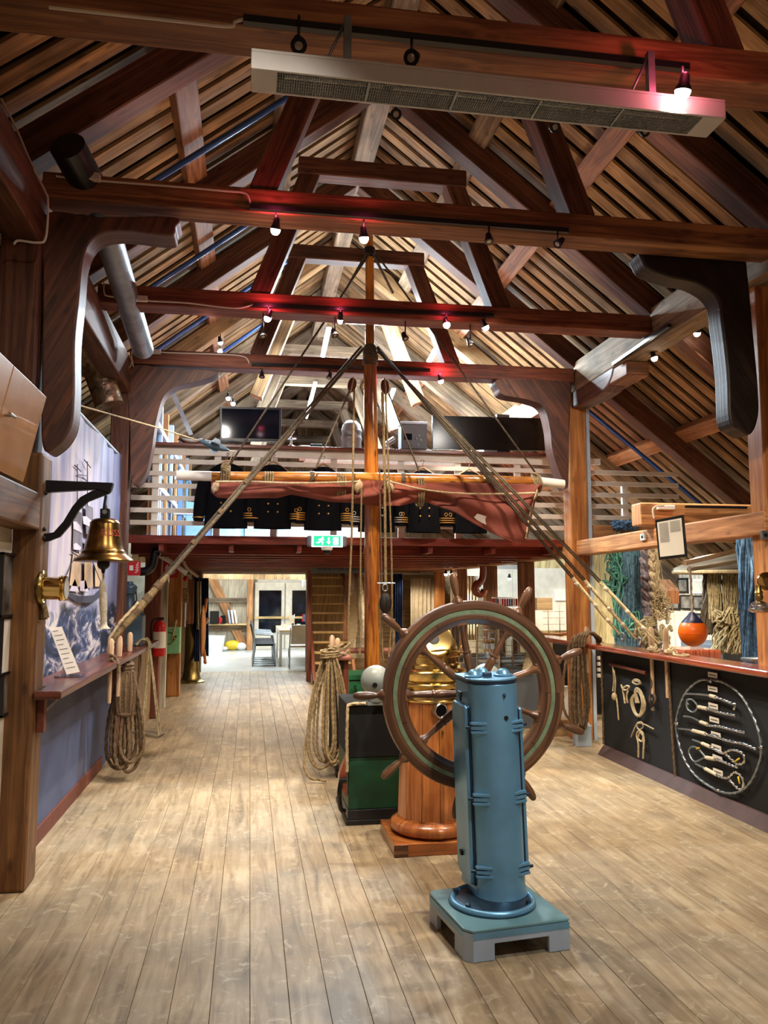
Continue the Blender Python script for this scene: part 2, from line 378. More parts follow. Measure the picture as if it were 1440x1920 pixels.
# outer walls
def boardwall(name, mat, p0, p1, z0, ztop, wd=.16, th=.03, nrm=None, seed=1):
    b = MB(); p0, p1 = V(p0), V(p1); L = (p1-p0).length; d = (p1-p0)/L; n = V((-d.y, d.x, 0)); s = 0
    while s < L-.01:
        e = min(s+wd-.004, L); a0 = p0+d*s; a1 = p0+d*e; zt = lambda P: ztop(P) if callable(ztop) else ztop
        b.prism([a0+V((0, 0, z0)), a1+V((0, 0, z0)), a1+V((0, 0, zt(a1))), a0+V((0, 0, zt(a0)))], n*th); s += wd
    return b.build(name, mat)
struct(boardwall('wall_right', M['wallwood'], (6.55, -1, 0), (6.55, 16.4, 0), 0, 1.95))
struct(boardwall('wall_left', M['rafter'], (-4.35, -1, 0), (-4.35, 16.4, 0), 0, 2.0))
struct(boardwall('wall_back', M['roof'], (-4.4, 20.9, 0), (6.6, 20.9, 0), 1.9, lambda p: zr(p.x, A_B+.05), .2))
# ---------------------------------------------------------------- roof trusses
trlab = {3.15: 'roof truss nearest the camera, its tie beam above the heater', 4.75: 'roof truss whose dark tie beam carries two lit spotlights and rests on big knees',
 6.45: 'roof truss whose plain reddish tie beam crosses in front of the mast', 8.15: 'roof truss with tie beam just behind the mast, knees at both ends',
 9.85: 'brightly lit roof truss just behind the loft railing', 11.55: 'second lit roof truss above the loft', 13.25: 'third lit roof truss above the loft', 14.95: 'far roof truss above the loft', 16.65: 'farthest but one roof truss above the loft', 18.35: 'farthest roof truss above the loft'}
for k, (Y, lab) in enumerate(trlab.items()):
    t = thing('roof_truss', lab, 'roof truss', (0, 0, 0), 0, 'roof trusses')
    loft = Y > 9
    rm = M['beamgrey'] if Y > 11 else (M['roof'] if loft else M['rafter'])
    for sg in (-1, 1):
        xe = XL+.05 if sg < 0 else XW-.1
        if sg > 0 or loft or True:
            MB().beam((XR+sg*.02, Y, zr(XR, 5.98)), (xe, Y, zr(xe, 5.98)), .17, .2).build('rafter', rm, t, bevel=.008, seg=1)
        a = 1.03; MB().beam((XR+sg*a, Y, 3.96), (XR+sg*.59, Y, 5.13), .16, .17, (0, 1, 0)).build('strut', rm, t, bevel=.008, seg=1)
    MB().beam((XR-.72, Y-.02, 5.1), (XR+.72, Y-.02, 5.1), .15, .15).build('collar', rm, t, bevel=.008, seg=1)
    if not loft:
        mt = {3.15: M['beam'], 4.75: M['beam'], 6.45: M['beamred'], 8.15: M['beamred']}[Y]
        hl = -1.6 if Y < 4 else -1.22
        MB().beam((hl, Y, 3.893), (3.44 if Y > 6 else 3.75, Y, 3.905), .2, .155).build('tie_beam', mt, t, bevel=.01, seg=2)
# ridge beam and purlins
tag(MB().box(XR-.1, XR+.1, -1, 20.8, 5.86, 6.05).build('ridge_beam', M['beamgrey'], bevel=.01, seg=1), 'grey weathered ridge beam running along the top of the roof', 'beam')
for X, lab in ((XR-1.56, 'brown purlin halfway up the left roof slope'), (XR+1.56, 'brown purlin halfway up the right roof slope'), (XR+.84, 'grey purlin high on the right roof slope'), (XR-.84, 'grey purlin high on the left roof slope'), (XR+3.64, 'orange brown purlin low on the right roof slope over the side aisle'), (XR-3.4, 'dark purlin low on the left roof slope')):
    sg = 1 if X > XR else -1; c = V((X, 0, zr(X)-.055)); d = V((1, 0, -SL*sg)).normalized()
    b = MB().obox((X, 10, zr(X)-.065), d*.09, (0, 10.8, 0), d.cross(V((0, 1, 0)))*.05)
    tag(b.build('purlin', M['beamgrey'] if abs(X-XR) < 1 else M['beamlight'] if X > XR+3 else M['beam'], bevel=.006, seg=1), lab, 'beam', 'roof purlins')
# ---------------------------------------------------------------- wall plates and long beams
def long_beam(name, lab, x0, x1, y0, y1, z0, z1, mat): return tag(MB().box(x0, x1, y0, y1, z0, z1).build(name, mat, bevel=.012, seg=2), lab, 'beam')
long_beam('wall_plate', 'dark red longitudinal beam along the top of the left posts', -1.38, -1.2, 1.0, 20, 3.52, 3.86, M['rafter'])
long_beam('wall_plate', 'thick weathered longitudinal beam along the top of the right posts', 3.45, 3.68, 1.0, 20, 3.74, 4.06, M['beamgrey'])
long_beam('lining_board', 'split brown lining beam under the right wall plate', 3.47, 3.7, 6.9, 9.2, 3.6, 3.738, M['beam'])
long_beam('rail_beam', 'orange brown longitudinal beam over the rope display counter', 3.48, 3.66, 4.98, 15.6, 1.955, 2.115, M['beamlight'])
long_beam('rail_beam', 'rough brown longitudinal beam at the left edge under the cabinet', -1.36, -1.13, 1.0, 4.57, 1.89, 2.09, M['postbrown'])
tag(MB().box(3.36, 5.6, 6.5, 6.68, 2.14, 2.34).build('cross_beam', M['beamlight'], bevel=.012), 'pale orange cross beam with its end poking out over the side aisle', 'beam')
tag(MB().box(3.7, 5.8, 8.3, 8.46, 2.13, 2.3).build('cross_beam', M['beamlight'], bevel=.012), 'short orange cross beam the fishing nets hang over', 'beam')
# ---------------------------------------------------------------- posts
def post(lab, x0, x1, y0, y1, z0, z1, mat, bv=.012): return tag(MB().box(x0, x1, y0, y1, z0, z1).build('timber_post', mat, bevel=bv, seg=2), lab, 'post')
post('brown floor post at the left edge holding the bell bracket', -1.33, -1.13, 4.58, 4.80, 0, 2.32, M['postbrown'], .02)
post('dark red upper post above the bell bracket', -1.42, -1.205, 4.62, 4.86, 2.32, 3.9, M['rafter'])
post('orange brown post at the right edge holding the ship lamp', 3.53, 3.76, 5.02, 5.2, 0, 3.9, M['postorange'])
post('dark red left post standing behind the tapestry', -1.38, -1.2, 8.06, 8.26, 0, 3.82, M['rafter'])
post('orange post right of the loft railing with a steel strip', 3.42, 3.62, 8.2, 8.4, 0, 3.82, M['postorange'])
tag(MB().box(3.625, 3.66, 8.19, 8.24, 0, 3.7).build('steel_strip', M['pale']), 'blue grey steel strip fixed along the right side of a post', 'strip')
post('dark red brown post carrying the fire extinguisher', -1.31, -1.11, 10.45, 10.65, 0, 2.0, M['beamred'])
post('orange post carrying the mint green box', -1.22, -1.03, 12.6, 12.8, 0, 1.95, M['postorange'])
post('dark brown post behind the brass telegraph', -1.08, -.9, 15.4, 15.55, 0, 1.95, M['beamred'])
for Y, l in ((10.0, 'brown post right of the ship models'), (11.6, 'grey brown post with an orange hook hung on it'), (13.3, 'dark post beside the far cream wall'), (14.9, 'bright orange post beside the blue curtain')):
    post(l+' under the long beam', 3.48, 3.66, Y, Y+.18, 0, 1.955, M['postorange'] if Y > 14 else M['beam'])
post('narrow wooden door post at the opening to the bright room', 1.0, 1.08, 14.3, 14.45, 0, 1.95, M['beamred'])
post('pale door post edge beside the stairs', 1.14, 1.2, 16.3, 16.4, 0, 1.95, M['pine'], .005)
# ---------------------------------------------------------------- knees (naturally crooked timbers)
def knee(lab, pts, Y, th, mat):
    P = catmull([at(x+rr(-2, 2), y+rr(-2, 2), 'y', Y) for x, y in pts], 6, True)
    return tag(MB().prism(P, (0, th, 0)).build('knee_brace', mat, bevel=.045, seg=4), lab, 'knee brace')
knee('dark red crooked knee timber under the left end of a tie beam', [(84, 404), (180, 404), (325, 408), (330, 424), (322, 441), (285, 440), (245, 434), (200, 434), (172, 452), (156, 488), (148, 560), (142, 640), (140, 740), (134, 800), (110, 836), (80, 838), (78, 700), (82, 520)], 4.66, .19, M['knee'])
knee('blackened crooked knee timber under the right end of a tie beam', [(1204, 470), (1250, 468), (1330, 470), (1390, 474), (1404, 520), (1412, 620), (1422, 720), (1424, 780), (1408, 812), (1384, 804), (1370, 785), (1364, 700), (1354, 610), (1345, 560), (1310, 532), (1260, 518), (1218, 505), (1206, 488)], 4.86, .17, M['kneedark'])
knee('brown crooked knee on the left post behind the tapestry', [(246, 690), (320, 692), (402, 696), (404, 706), (370, 716), (330, 724), (305, 745), (291, 790), (285, 850), (270, 892), (248, 902), (244, 800)], 8.05, .2, M['knee'])
knee('brown crooked knee on the right post beside the loft railing', [(1064, 706), (1000, 708), (934, 712), (934, 730), (946, 742), (990, 748), (1018, 764), (1030, 800), (1036, 850), (1052, 895), (1066, 912), (1068, 800)], 8.05, .2, M['knee'])
tag(MB().prism(catmull([at(x, y, 'x', 3.46) for x, y in [(1060, 725), (1100, 690), (1145, 672), (1148, 700), (1130, 735), (1085, 760), (1062, 765)]], 3, True), (.2, 0, 0)).build('knee_brace', M['knee'], bevel=.02), 'short brown knee under the right wall plate pointing at the camera', 'knee brace')
# ---------------------------------------------------------------- loft
LY = 8.62
b = MB(); b.box(-1.25, 3.75, LY, 16.4, 2.12, 2.15); struct(b.build('ceiling', M['loftred']))
tag(MB().box(-1.28, 3.47, LY-.04, LY, 2.065, 2.15).build('fascia_board', M['loftred'], bevel=.005), 'red stained fascia board along the front edge of the loft', 'board')
tag(MB().box(3.64, 4.9, LY-.04, LY, 2.065, 2.15).build('fascia_board', M['loftred'], bevel=.005), 'short red fascia board right of the orange loft post', 'board')
t = thing('loft_floor_frame', 'rows of red stained joists carrying the loft floor', 'loft joists', (0, 0, 0))
for k in range(13):
    Y = LY+.35+k*.6; MB().box(-1.28, 3.46, Y, Y+.09, 1.97, 2.118).build('joist', M['loftred'] if k < 8 else M['beam'], t, bevel=.004, seg=1)
for k in range(7):
    X = -.95+k*.72; MB().box(X, X+.05, LY, LY+.35, 1.99, 2.12).build('noggin', M['loftred'], t)
# railing
t = thing('loft_railing', 'white slatted railing with a red cap along the loft edge', 'railing', (0, 0, 0))
RY = LY+.03
MB().box(-1.12, 3.3, RY-.09, RY+.17, 3.095, 3.13).build('cap_board', M['mahog'], t, bevel=.005)
MB().box(-1.12, 3.38, RY-.02, RY+.01, 3.01, 3.095).build('top_board', M['white'], t, bevel=.003)
for k in range(6):
    z = 2.915-k*.131
    xr = min(XR+(A_B-.1-z)/SL, 4.95)
    MB().box(-1.25, xr, RY-.02, RY+.005, z, z+.05).build('slat', M['white'], t, bevel=.002, seg=1)
MB().box(3.66, 3.98, RY-.02, RY+.01, 3.03, 3.1).build('slat', M['white'], t)
for X in (-1.04, -.4, .2, .85, 1.6, 2.25, 2.95, 4.25):
    MB().box(X, X+.07, RY+.005, RY+.045, 2.15, 3.06 if X < 4 else 2.8).build('baluster', M['white'], t, bevel=.002, seg=1)
# glazed office partition on the left of the loft
t = thing('glazed_partition', 'pale blue glazed partition on the left of the loft', 'partition', (0, 0, 0))
MB().box(-1.14, -1.12, 9.3, 15, 2.2, 3.5).build('pane', M['glassblue'], t)
for k in range(9):
    Y = 9.3+k*.7; MB().box(-1.16, -1.1, Y, Y+.09, 2.15, 3.9-.3*(k % 2 == 9)).build('frame', M['pale'] if k % 2 else M['beamlight'], t)
for z in (2.15, 2.8, 3.5): MB().box(-1.165, -1.095, 9.3, 15, z, z+.07).build('rail', M['pale'], t)
t = thing('glazed_partition', 'blue framed window wall seen through the left end of the loft railing', 'partition', (0, 0, 0))
for X in (-1.0, -.62, -.22, .2, .62): MB().box(X, X+.06, 11.2, 11.26, 2.15, 3.15).build('frame', M['bluefr'] if X < -.5 else M['pale'], t)
for z in (2.15, 2.62, 3.1): MB().box(-1.05, .68, 11.19, 11.27, z, z+.05).build('rail', M['pale'], t)
MB().box(-1.0, .65, 11.22, 11.24, 2.2, 3.1).build('pane', M['glassblue'], t)
t = thing('storage_cabinet', 'pale cabinets standing behind the railing in the loft', 'cabinet', (0, 0, 0))
MB().box(-1.0, 2.0, 12.6, 13.1, 2.15, 2.95).build('body', M['pale'], t, bevel=.01)
for X in (-.6, -.1, .4, .9, 1.4): MB().box(X, X+.44, 12.57, 12.6, 2.2, 2.9).build('door', M['offwhite'], t, bevel=.004)
# ---------------------------------------------------------------- far bright room
struct(boardwall('wall_far', M['wallwood'], (-3, 22.75, 0), (.2, 22.75, 0), 0, 2.6, .3))
struct(boardwall('wall_far', M['white'], (.2, 22.75, 0), (4.2, 22.75, 0), 0, 2.6, .6))
struct(MB().box(-3, -2.95, 16.4, 22.8, 0, 2.6).build('wall_left', M['white'])); struct(MB().box(4.15, 4.2, 16.4, 22.8, 0, 2.6).build('wall_right', M['white']))
struct(MB().box(-3, 4.2, 16.42, 22.8, 2.55, 2.6).build('ceiling', M['white']))
struct(MB().box(-1.4, 6.6, 16.36, 16.42, 1.93, 2.15).build('wall_far', M['white']))
struct(MB().box(-4.4, -.93, 16.36, 16.42, 0, 2.15).build('wall_far', M['whitecurtain']))
struct(MB().box(1.2, 6.6, 16.36, 16.42, 0, 1.93).build('wall_far', M['chipwall']))
zf = 22.7
for (pa, pb, l) in (((395, 1075), (457, 1212), 'diagonal'),):
    tag(MB().beam(at(392, 1072, 'y', 22.66), at(460, 1218, 'y', 22.66), .09, .24, (1, 0, 1)).build('brace_timber', M['beamlight'], bevel=.01), 'orange diagonal brace on the white wall of the far room', 'beam')
a_ = at(464, 1080, 'y', 22.6); b_ = at(473, 1218, 'y', 22.6)
tag(MB().box(a_.x, b_.x, 22.5, 22.7, 0, 2.4).build('timber_post', M['beamlight'], bevel=.01), 'brown timber post left of the glazed doors in the far room', 'post')
for y, l in ((1126, 'upper brown rail on the far room wall'), (1178, 'lower grey rail under the shelf in the far room')):
    p = at(380, y, 'y', 22.65); tag(MB().box(-2.4, a_.x, 22.6, 22.7, p.z-.06, p.z+.07).build('timber_rail', M['beamgrey'], bevel=.008), l, 'rail')
p = at(400, 1170, 'y', 22.4); tag(MB().box(-1.9, a_.x, 22.3, 22.6, p.z-.03, p.z+.01).build('wall_shelf', M['pine']), 'pale shelf with the coffee maker in the far room', 'shelf')
# glazed double door (night outside)
for n_, (xa, xb) in enumerate(((478, 532), (536, 585))):
    A = at(xa, 1092, 'y', 22.68); B_ = at(xb, 1215, 'y', 22.68)
    d = struct(MB().box(A.x, B_.x, 22.66, 22.7, 0, A.z).build('door_%d' % (n_+1), M['offwhite'], bevel=.01))
    g0 = at(xa+8 if n_ == 0 else xa+12, 1107, 'y', 22.65); g1 = at(xb-5, 1183, 'y', 22.65)
    MB().box(g0.x, g1.x, 22.645, 22.66, g1.z-.05, g0.z).build('pane', M['night'], d)
    MB().box(A.x, B_.x, 22.61, 22.655, at(500, 1158, 'y', 22.6).z-.03, at(500, 1158, 'y', 22.6).z+.03).build('crossbar', M['pine'], d)
# side partition with stairs
t = thing('staircase', 'open wooden stairs climbing away behind the fife rail', 'stairs', (0, 0, 0))
x0, x1 = 1.14, 1.78
for k in range(11):
    z = .17*(k+1); y = 14.0+k*.17
    MB().box(x0, x1, y, y+.2, z-.03, z).build('tread', M['pine'], t, bevel=.003, seg=1)
for X in (x0-.06, x1): MB().beam((X+.02, 13.86, .0), (X+.02, 15.95, 2.05), .05, .2).build('stringer', M['beamred'] if X < 1.2 else M['beam'], t, bevel=.004)
tag(boardwall('plank_wall', M['chipwall'], (1.1, 16.1, 0), (2.0, 16.1, 0), 0, 1.95, .2), 'tan panelled boards seen between the stair treads', 'panelling')
s_ = thing('hanging_sign', 'grey sign board with black shipping lettering above the stairs', 'sign', (0, 0, 0))
p0 = at(583, 1056, 'y', 13.4); p1 = at(686, 1075, 'y', 13.4)
MB().box(p0.x, p1.x, 13.4, 13.43, p1.z, p0.z).build('board', M['greypaint'], s_)
pc = at(637, 1066, 'y', 13.395); text_mesh('World Wide Shipping', .085, Matrix.Translation(pc) @ Matrix.Rotation(PI/2, 4, 'X'), 'lettering', M['black'], s_)
# ================================================================= blue steering pedestal
ped = thing('steering_pedestal', 'hammered blue steel steering pedestal on a grey blue wooden stand', 'pedestal', (1.2, 3.78, 0))
Rb = Matrix.Rotation(math.radians(7), 4, 'Z')
def L(mb, tilt=False):
    return mb.xf(Matrix.Rotation(-.03, 4, 'Y')) if tilt else mb.xf(Rb)
# platform (local to the pedestal)
W = .245; cx, cy = -.075, -.075
def platpts(z, s=1): return [(cx-W*s+.03, cy-W*s, z), (cx+W*s-.01, cy-W*s, z), (cx+W*s, cy-W*s+.01, z), (cx+W*s, cy+W*s-.02, z), (cx+W*s-.02, cy+W*s, z), (cx-W*s+.03, cy+W*s, z), (cx-W*s, cy+W*s-.03, z), (cx-W*s, cy-W*s+.04, z)]
b = MB().prism(platpts(.118), (0, 0, .014)); L(b).build('platform_top', M['plattop'], ped, bevel=.005)
b = MB()
def apron(p, q, hgt=.05, foot=.1, th=.022):
    p, q = V(p), V(q); d = (q-p).normalized(); n = V((-d.y, d.x, 0)); Lh = (q-p).length
    o = [p, p+d*foot, p+d*foot+V((0, 0, .118-hgt)), p+d*(Lh-foot)+V((0, 0, .118-hgt)), p+d*(Lh-foot), q, q+V((0, 0, .118)), p+V((0, 0, .118))]
    return MB().prism(o, n*th)
for p, q in (((cx-W+.03, cy-W), (cx+W-.005, cy-W)), ((cx+W, cy-W+.005), (cx+W, cy+W)), ((cx+W, cy+W), (cx-W+.02, cy+W)), ((cx-W, cy+W-.03), (cx-W, cy-W+.04))):
    L(apron((*p, 0), (*q, 0))).build('platform_side', M['platgrey'], ped, bevel=.004)
for p, q in (((cx-W+.03, cy-W), (cx+W-.005, cy-W)), ((cx-W, cy+W-.03), (cx-W, cy-W+.04))):
    p, q = V((*p, .092)), V((*q, .092)); d = (q-p).normalized(); n = V((d.y, -d.x, 0)); L(MB().prism([p, q, q+V((0, 0, .026)), p+V((0, 0, .026))], n*.0012)).build('painted_edge', M['bluedark'] if 0 else M['blue'], ped)
L(MB().prism([(cx-W, cy-W+.04, 0), (cx-W+.03, cy-W, 0), (cx-W+.05, cy-W+.03, 0), (cx-W+.03, cy-W+.06, 0)], (0, 0, .117))).build('platform_corner', M['platgrey'], ped)
zb = .132
fl = MB().lathe([(.0, 0), (.2, 0), (.2, .006), (.19, .012), (.16, .02), (.0, .02)], (-.075, -.06, zb), n=48)
fl.build('base_flange', M['bluedark'], ped)
MB().tube([(-.075+.185*math.cos(a), -.06+.185*math.sin(a), zb+.012) for a in [i*PI/24 for i in range(48)]], .014, 10, closed=True).build('flange_ring', M['blue'], ped)
for a in (150, 215, 325, 30): 
    x, y = -.075+.172*math.cos(math.radians(a)), -.06+.172*math.sin(math.radians(a)); MB().lathe([(.013, 0), (.013, .018), (.006, .022), (0, .022)], (x, y, zb+.018), n=6).build('bolt', M['bluedark'], ped)
# column: D-shaped section
R_ = .12; c0 = (-.014, .0)
def dsec(z, r=R_, back=.222):
    o = [(c0[0]-r, c0[1]+back, z)]+[(c0[0]+r*math.cos(PI+i*PI/20), c0[1]+r*math.sin(PI+i*PI/20), z) for i in range(21)]+[(c0[0]+r, c0[1]+back, z)]
    return o
def loft(secs):
    b = MB(); n = len(secs[0]); 
    for s in secs: b.v += [V(p) for p in s]
    for i in range(len(secs)-1):
        for k in range(n):
            k2 = (k+1) % n; b.face((i*n+k, i*n+k2, (i+1)*n+k2, (i+1)*n+k), [(0, k*.02), (0, k*.02+.02), (1, k*.02+.02), (1, k*.02)], 0 < k < n-2)
    b.face(range(n-1, -1, -1), [(0, 0)]*n); b.face(range((len(secs)-1)*n, len(secs)*n), [(0, 0)]*n)
    return b
Lt = lambda mb: mb.xf(Matrix.Rotation(-.03, 4, 'Y') @ Matrix.Identity(4))
Lt(loft([dsec(.15, .13), dsec(.19, R_), dsec(1.125)])).build('column', M['blue'], ped, bevel=.004)
Lt(loft([dsec(1.128, R_+.002, .226), dsec(1.14, R_+.002, .226)])).build('top_band', M['bluedark'], ped)
Lt(loft([dsec(1.14, R_+.004, .228), dsec(1.15, R_+.004, .228)])).build('top_plate', M['blue'], ped, bevel=.003)
for x, y, r in ((-.11, .02, .032), (.035, .01, .034), (-.04, .11, .03)): Lt(MB().lathe([(r*1.35, 0), (r*1.35, .006), (r, .01), (r*.8, .024), (r*.35, .034), (0, .036)], (c0[0]+x+.03, y, 1.152), n=20)).build('dome_nut', M['blue'], ped)
Lt(MB().box(-.06, -.02, -.04, -.01, 1.152, 1.175)).build('filler_cap', M['bluedark'], ped, bevel=.004)
# side doors
for sg in (-1, 1):
    y0, y1, z0, z1 = -.02, .225, .2 if sg < 0 else .24, 1.02 if sg < 0 else 1.0; r = .045; x = c0[0]+sg*(R_)
    pts = []
    for (cy_, cz_, a0) in ((y0+r*.3, z0+r*.3, 180), (y1-r, z0+r, 270), (y1-r, z1-r, 0), (y0+r*.3, z1-r*.3, 90)):
        rad = r if cy_ > .1 else r*.3
        for i in range(6): a = math.radians(a0+i*18); pts.append((x, cy_+rad*math.cos(a), cz_+rad*math.sin(a)))
    Lt(MB().prism(pts, (sg*.024, 0, 0))).build('side_door', M['blue'], ped, bevel=.009, seg=3)
    Lt(MB().prism([(p[0], (p[1]-.09)*1.06+.09, (p[2]-.6)*1.012+.6) for p in pts], (sg*.006, 0, 0))).build('door_seal', M['bluedark'], ped)
    for z in (.925, .6, .275):
        xx = c0[0]+sg*.098; hb = MB(); hb.obox((xx, -.075, z), (.03, .014, 0) if sg > 0 else (.03, -.014, 0), (0, .012, 0), (0, 0, .008)); hb.obox((xx-sg*.004, -.078, z+.02), (.034, .014*sg, 0), (0, .014, 0), (0, 0, .006)); hb.obox((xx-sg*.004, -.078, z-.02), (.034, .014*sg, 0), (0, .014, 0), (0, 0, .006))
        lt = Lt(hb).build('latch', M['blue'], ped, bevel=.002)
        Lt(MB().cyl((xx+sg*.005, -.07, z), (xx+sg*.05, -.05, z), .0075, n=10).sphere((xx+sg*.022, -.06, z), .013, 10, 6)).build('latch_bolt', M['bluedark'], lt)
Lt(MB().cyl((c0[0]+.03, -.11, .97), (c0[0]+.03, -.119, .97), .011, n=16)).build('plug_hole', M['black'], ped)
Lt(MB().box(-.17, -.14, .1, .13, .3, .32)).build('lever', M['black'], ped)
text_mesh('9', .034, Matrix.Rotation(-.03, 4, 'Y') @ Matrix.Translation((c0[0]+.025, -.1215, 1.07)) @ Matrix.Rotation(PI/2, 4, 'X'), 'number_stamp', M['black'], ped, ext=.0012)
Lt(MB().prism([(-.145, .04, 1.08), (-.145, .1, 1.08), (-.145, .07, 1.03)], (-.012, 0, 0))).build('bracket_stud', M['bluedark'], ped, bevel=.004)
# ================================================================= wheel
WC = V((1.158, 4.1, 1.03)); wh = thing('ships_wheel', 'large nine spoke teak steering wheel with a verdigris brass ring behind the blue pedestal', 'steering wheel', WC)
def ring(prof, n=96):                            # prof: (radius, y)
    b = MB(); m = len(prof)
    for i in range(n):
        a = 2*PI*i/n
        for r, y in prof: b.v.append(V((r*math.cos(a), y, r*math.sin(a))))
    for i in range(n):
        j = (i+1) % n
        for k in range(m):
            k2 = (k+1) % m; b.face((i*m+k, i*m+k2, j*m+k2, j*m+k), [(i*.03, k*.02), (i*.03, k*.02+.02), (i*.03+.03, k*.02+.02), (i*.03+.03, k*.02)], True)
    return b
o = ring([(.483, -.02), (.479, -.027), (.455, -.032), (.437, -.029), (.4335, -.024), (.4335, .024), (.437, .029), (.455, .032), (.479, .027), (.483, .02)]).build('outer_rim', M['wheel'], wh)
ring([(.433, -.027), (.411, -.027), (.411, -.021), (.433, -.021)]).build('inlay_ring', M['greenish'], wh)
ring([(.433, .027), (.433, .021), (.411, .021), (.411, .027)]).build('inlay_ring', M['greenish'], wh)
ring([(.4335, -.0205), (.408, -.0205), (.408, .0205), (.4335, .0205)]).build('felloe_core', M['wheel'], wh)
ring([(.4105, -.026), (.405, -.031), (.388, -.031), (.383, -.026), (.366, -.024), (.358, -.016), (.358, .016), (.366, .024), (.383, .026), (.388, .031), (.405, .031), (.4105, .026)]).build('inner_rim', M['wheel'], wh)
MB().lathe([(0, -.075), (.045, -.075), (.05, -.06), (.085, -.045), (.095, -.03), (.1, -.02), (.1, .03), (.08, .05), (0, .05)], (0, 0, 0), (0, 1, 0), 40).build('hub', M['wheel'], wh, bevel=.003)
MB().cyl((0, -.1, 0), (0, .1, 0), .02).build('axle', M['brass'], wh)
MB().lathe([(.06, -.05), (.06, -.055), (.035, -.058), (0, -.058)], (0, 0, 0), (0, 1, 0), 32).build('hub_plate', M['brassdull'], wh)
for k in range(9):
    a = math.radians(20+40*k); d = V((math.cos(a), 0, math.sin(a)))
    MB().lathe([(.016, .08), (.019, .12), (.0215, .15), (.0225, .18), (.0225, .2), (.018, .21), (.0235, .214), (.0235, .222), (.018, .226), (.0195, .24), (.0155, .29), (.0145, .315), (.018, .335), (.0265, .35), (.0275, .36)], (0, 0, 0), d, 20).build('spoke', M['wheel'], wh)
    MB().obox(d*.372, d*.018, (0, .0245, 0), d.cross(V((0, 1, 0)))*.03).build('spoke_block', M['wheel'], wh, bevel=.006)
    MB().lathe([(.032, .478), (.03, .49), (.02, .503), (.013, .51), (.0125, .516), (.017, .53), (.0205, .56), (.022, .585), (.0205, .61), (.015, .628), (.007, .635), (0, .636)], (0, 0, 0), d, 20).build('handle', M['wheel'], wh)
    a2 = a+math.radians(20); d2 = V((math.cos(a2), 0, math.sin(a2))); MB().obox(d2*.396+V((0, -.0305, 0)), d2*.0125, (0, .0012, 0), d2.cross(V((0, 1, 0)))*.0012).build('rim_joint', M['black'], wh)
# ================================================================= binnacle
bc = V((1.155, 5.08, 0)); bn = thing('binnacle', 'polished brass and teak compass binnacle behind the wheel', 'binnacle', bc)
MB().prism([(-.29, -.27, 0), (.29, -.27, 0), (.29, .27, 0), (-.29, .27, 0)], (0, 0, .075)).build('base_plinth', M['binn'], bn, bevel=.006)
MB().prism([(-.29, -.27, 0), (-.21, -.27, 0), (-.21, -.275, 0), (-.295, -.275, 0)], (0, 0, .07)).build('corner_block', M['wheel'], bn)
MB().lathe([(.0, .075), (.235, .075), (.262, .095), (.27, .115), (.262, .14), (.235, .158), (.222, .16), (.215, .175), (0, .175)], n=48).build('torus_moulding', M['binn'], bn)
for k in range(12):                              # staves
    a0 = 2*PI*k/12+.006; a1 = 2*PI*(k+1)/12-.006; f = lambda a, r, z: (r*math.cos(a), r*math.sin(a), z)
    b = MB(); b.v = [V(f(a0, .222, .17)), V(f(a1, .222, .17)), V(f(a1, .197, .88)), V(f(a0, .197, .88)), V(f(a0, .1, .17)), V(f(a1, .1, .17)), V(f(a1, .1, .88)), V(f(a0, .1, .88))]
    u0 = rr(0, 50); q = [(u0, 0), (u0, .11), (u0+.68, .11), (u0+.68, 0)]
    for f4 in ((0, 1, 2, 3), (1, 5, 6, 2), (5, 4, 7, 6), (4, 0, 3, 7), (3, 2, 6, 7), (4, 5, 1, 0)): b.face(f4, q)
    b.build('stave', M['binn'], bn, bevel=.003)
MB().lathe([(.196, .873), (.208, .877), (.21, .887), (.203, .893), (.203, .9)], n=48).build('brass_band', M['brass'], bn)
MB().lathe([(.05, .86), (.2, .888), (.2, .96), (.215, .97), (.218, .985), (.208, .995), (.2, 1.0), (.21, 1.02), (.22, 1.045), (.222, 1.06), (.212, 1.072), (.19, 1.08), (.19, 1.1), (.178, 1.112), (.178, 1.15), (.186, 1.156), (.186, 1.165), (.17, 1.172), (.1, 1.175), (0, 1.175)], n=48).build('compass_bowl', M['brass'], bn)
for sg in (-1, 1):                               # fluted corrector housings
    b = MB()
    for j in range(5): b.cyl((sg*.2+(j-2)*.014, -.07+abs(j-2)*.01, .6), (sg*.2+(j-2)*.014, -.07+abs(j-2)*.01, .86), .009, n=10)
    b.build('fluted_tube', M['brass'], bn); MB().cyl((sg*.2, -.07, .86), (sg*.2, -.07, .88), .05, n=20).build('tube_cap', M['brass'], bn)
# hood with slanted viewing face
MB().lathe([(.172, 1.17), (.168, 1.2), (.15, 1.25), (.118, 1.295), (.075, 1.33), (.035, 1.345), (0, 1.348)], n=40).build('hood', M['brassdull'], bn)
fd = V((-.05, -.78, .5)).normalized(); fc = V((-.01, -.13, 1.255))
MB().lathe([(.1, -.05), (.118, .014), (.112, .024), (.1, .026), (0, .026)], fc, fd, 40).build('viewing_plate', M['brass'], bn)
MB().lathe([(.034, .02), (.036, .032), (.03, .034), (0, .0342)], fc+V((-.01, 0, -.008)), fd, 24).build('viewing_port', M['black'], bn)
MB().tube(catmull([(.175, -.05, 1.16), (.215, -.06, 1.19), (.2, -.06, 1.225), (.18, -.05, 1.2)], 5), .006, 8).build('hood_handle', M['brass'], bn)
MB().tube(catmull([(-.17, -.08, 1.16), (-.06, -.19, 1.19), (.1, -.18, 1.2), (.19, -.02, 1.17)], 6), .007, 8).build('hood_rail', M['brass'], bn)
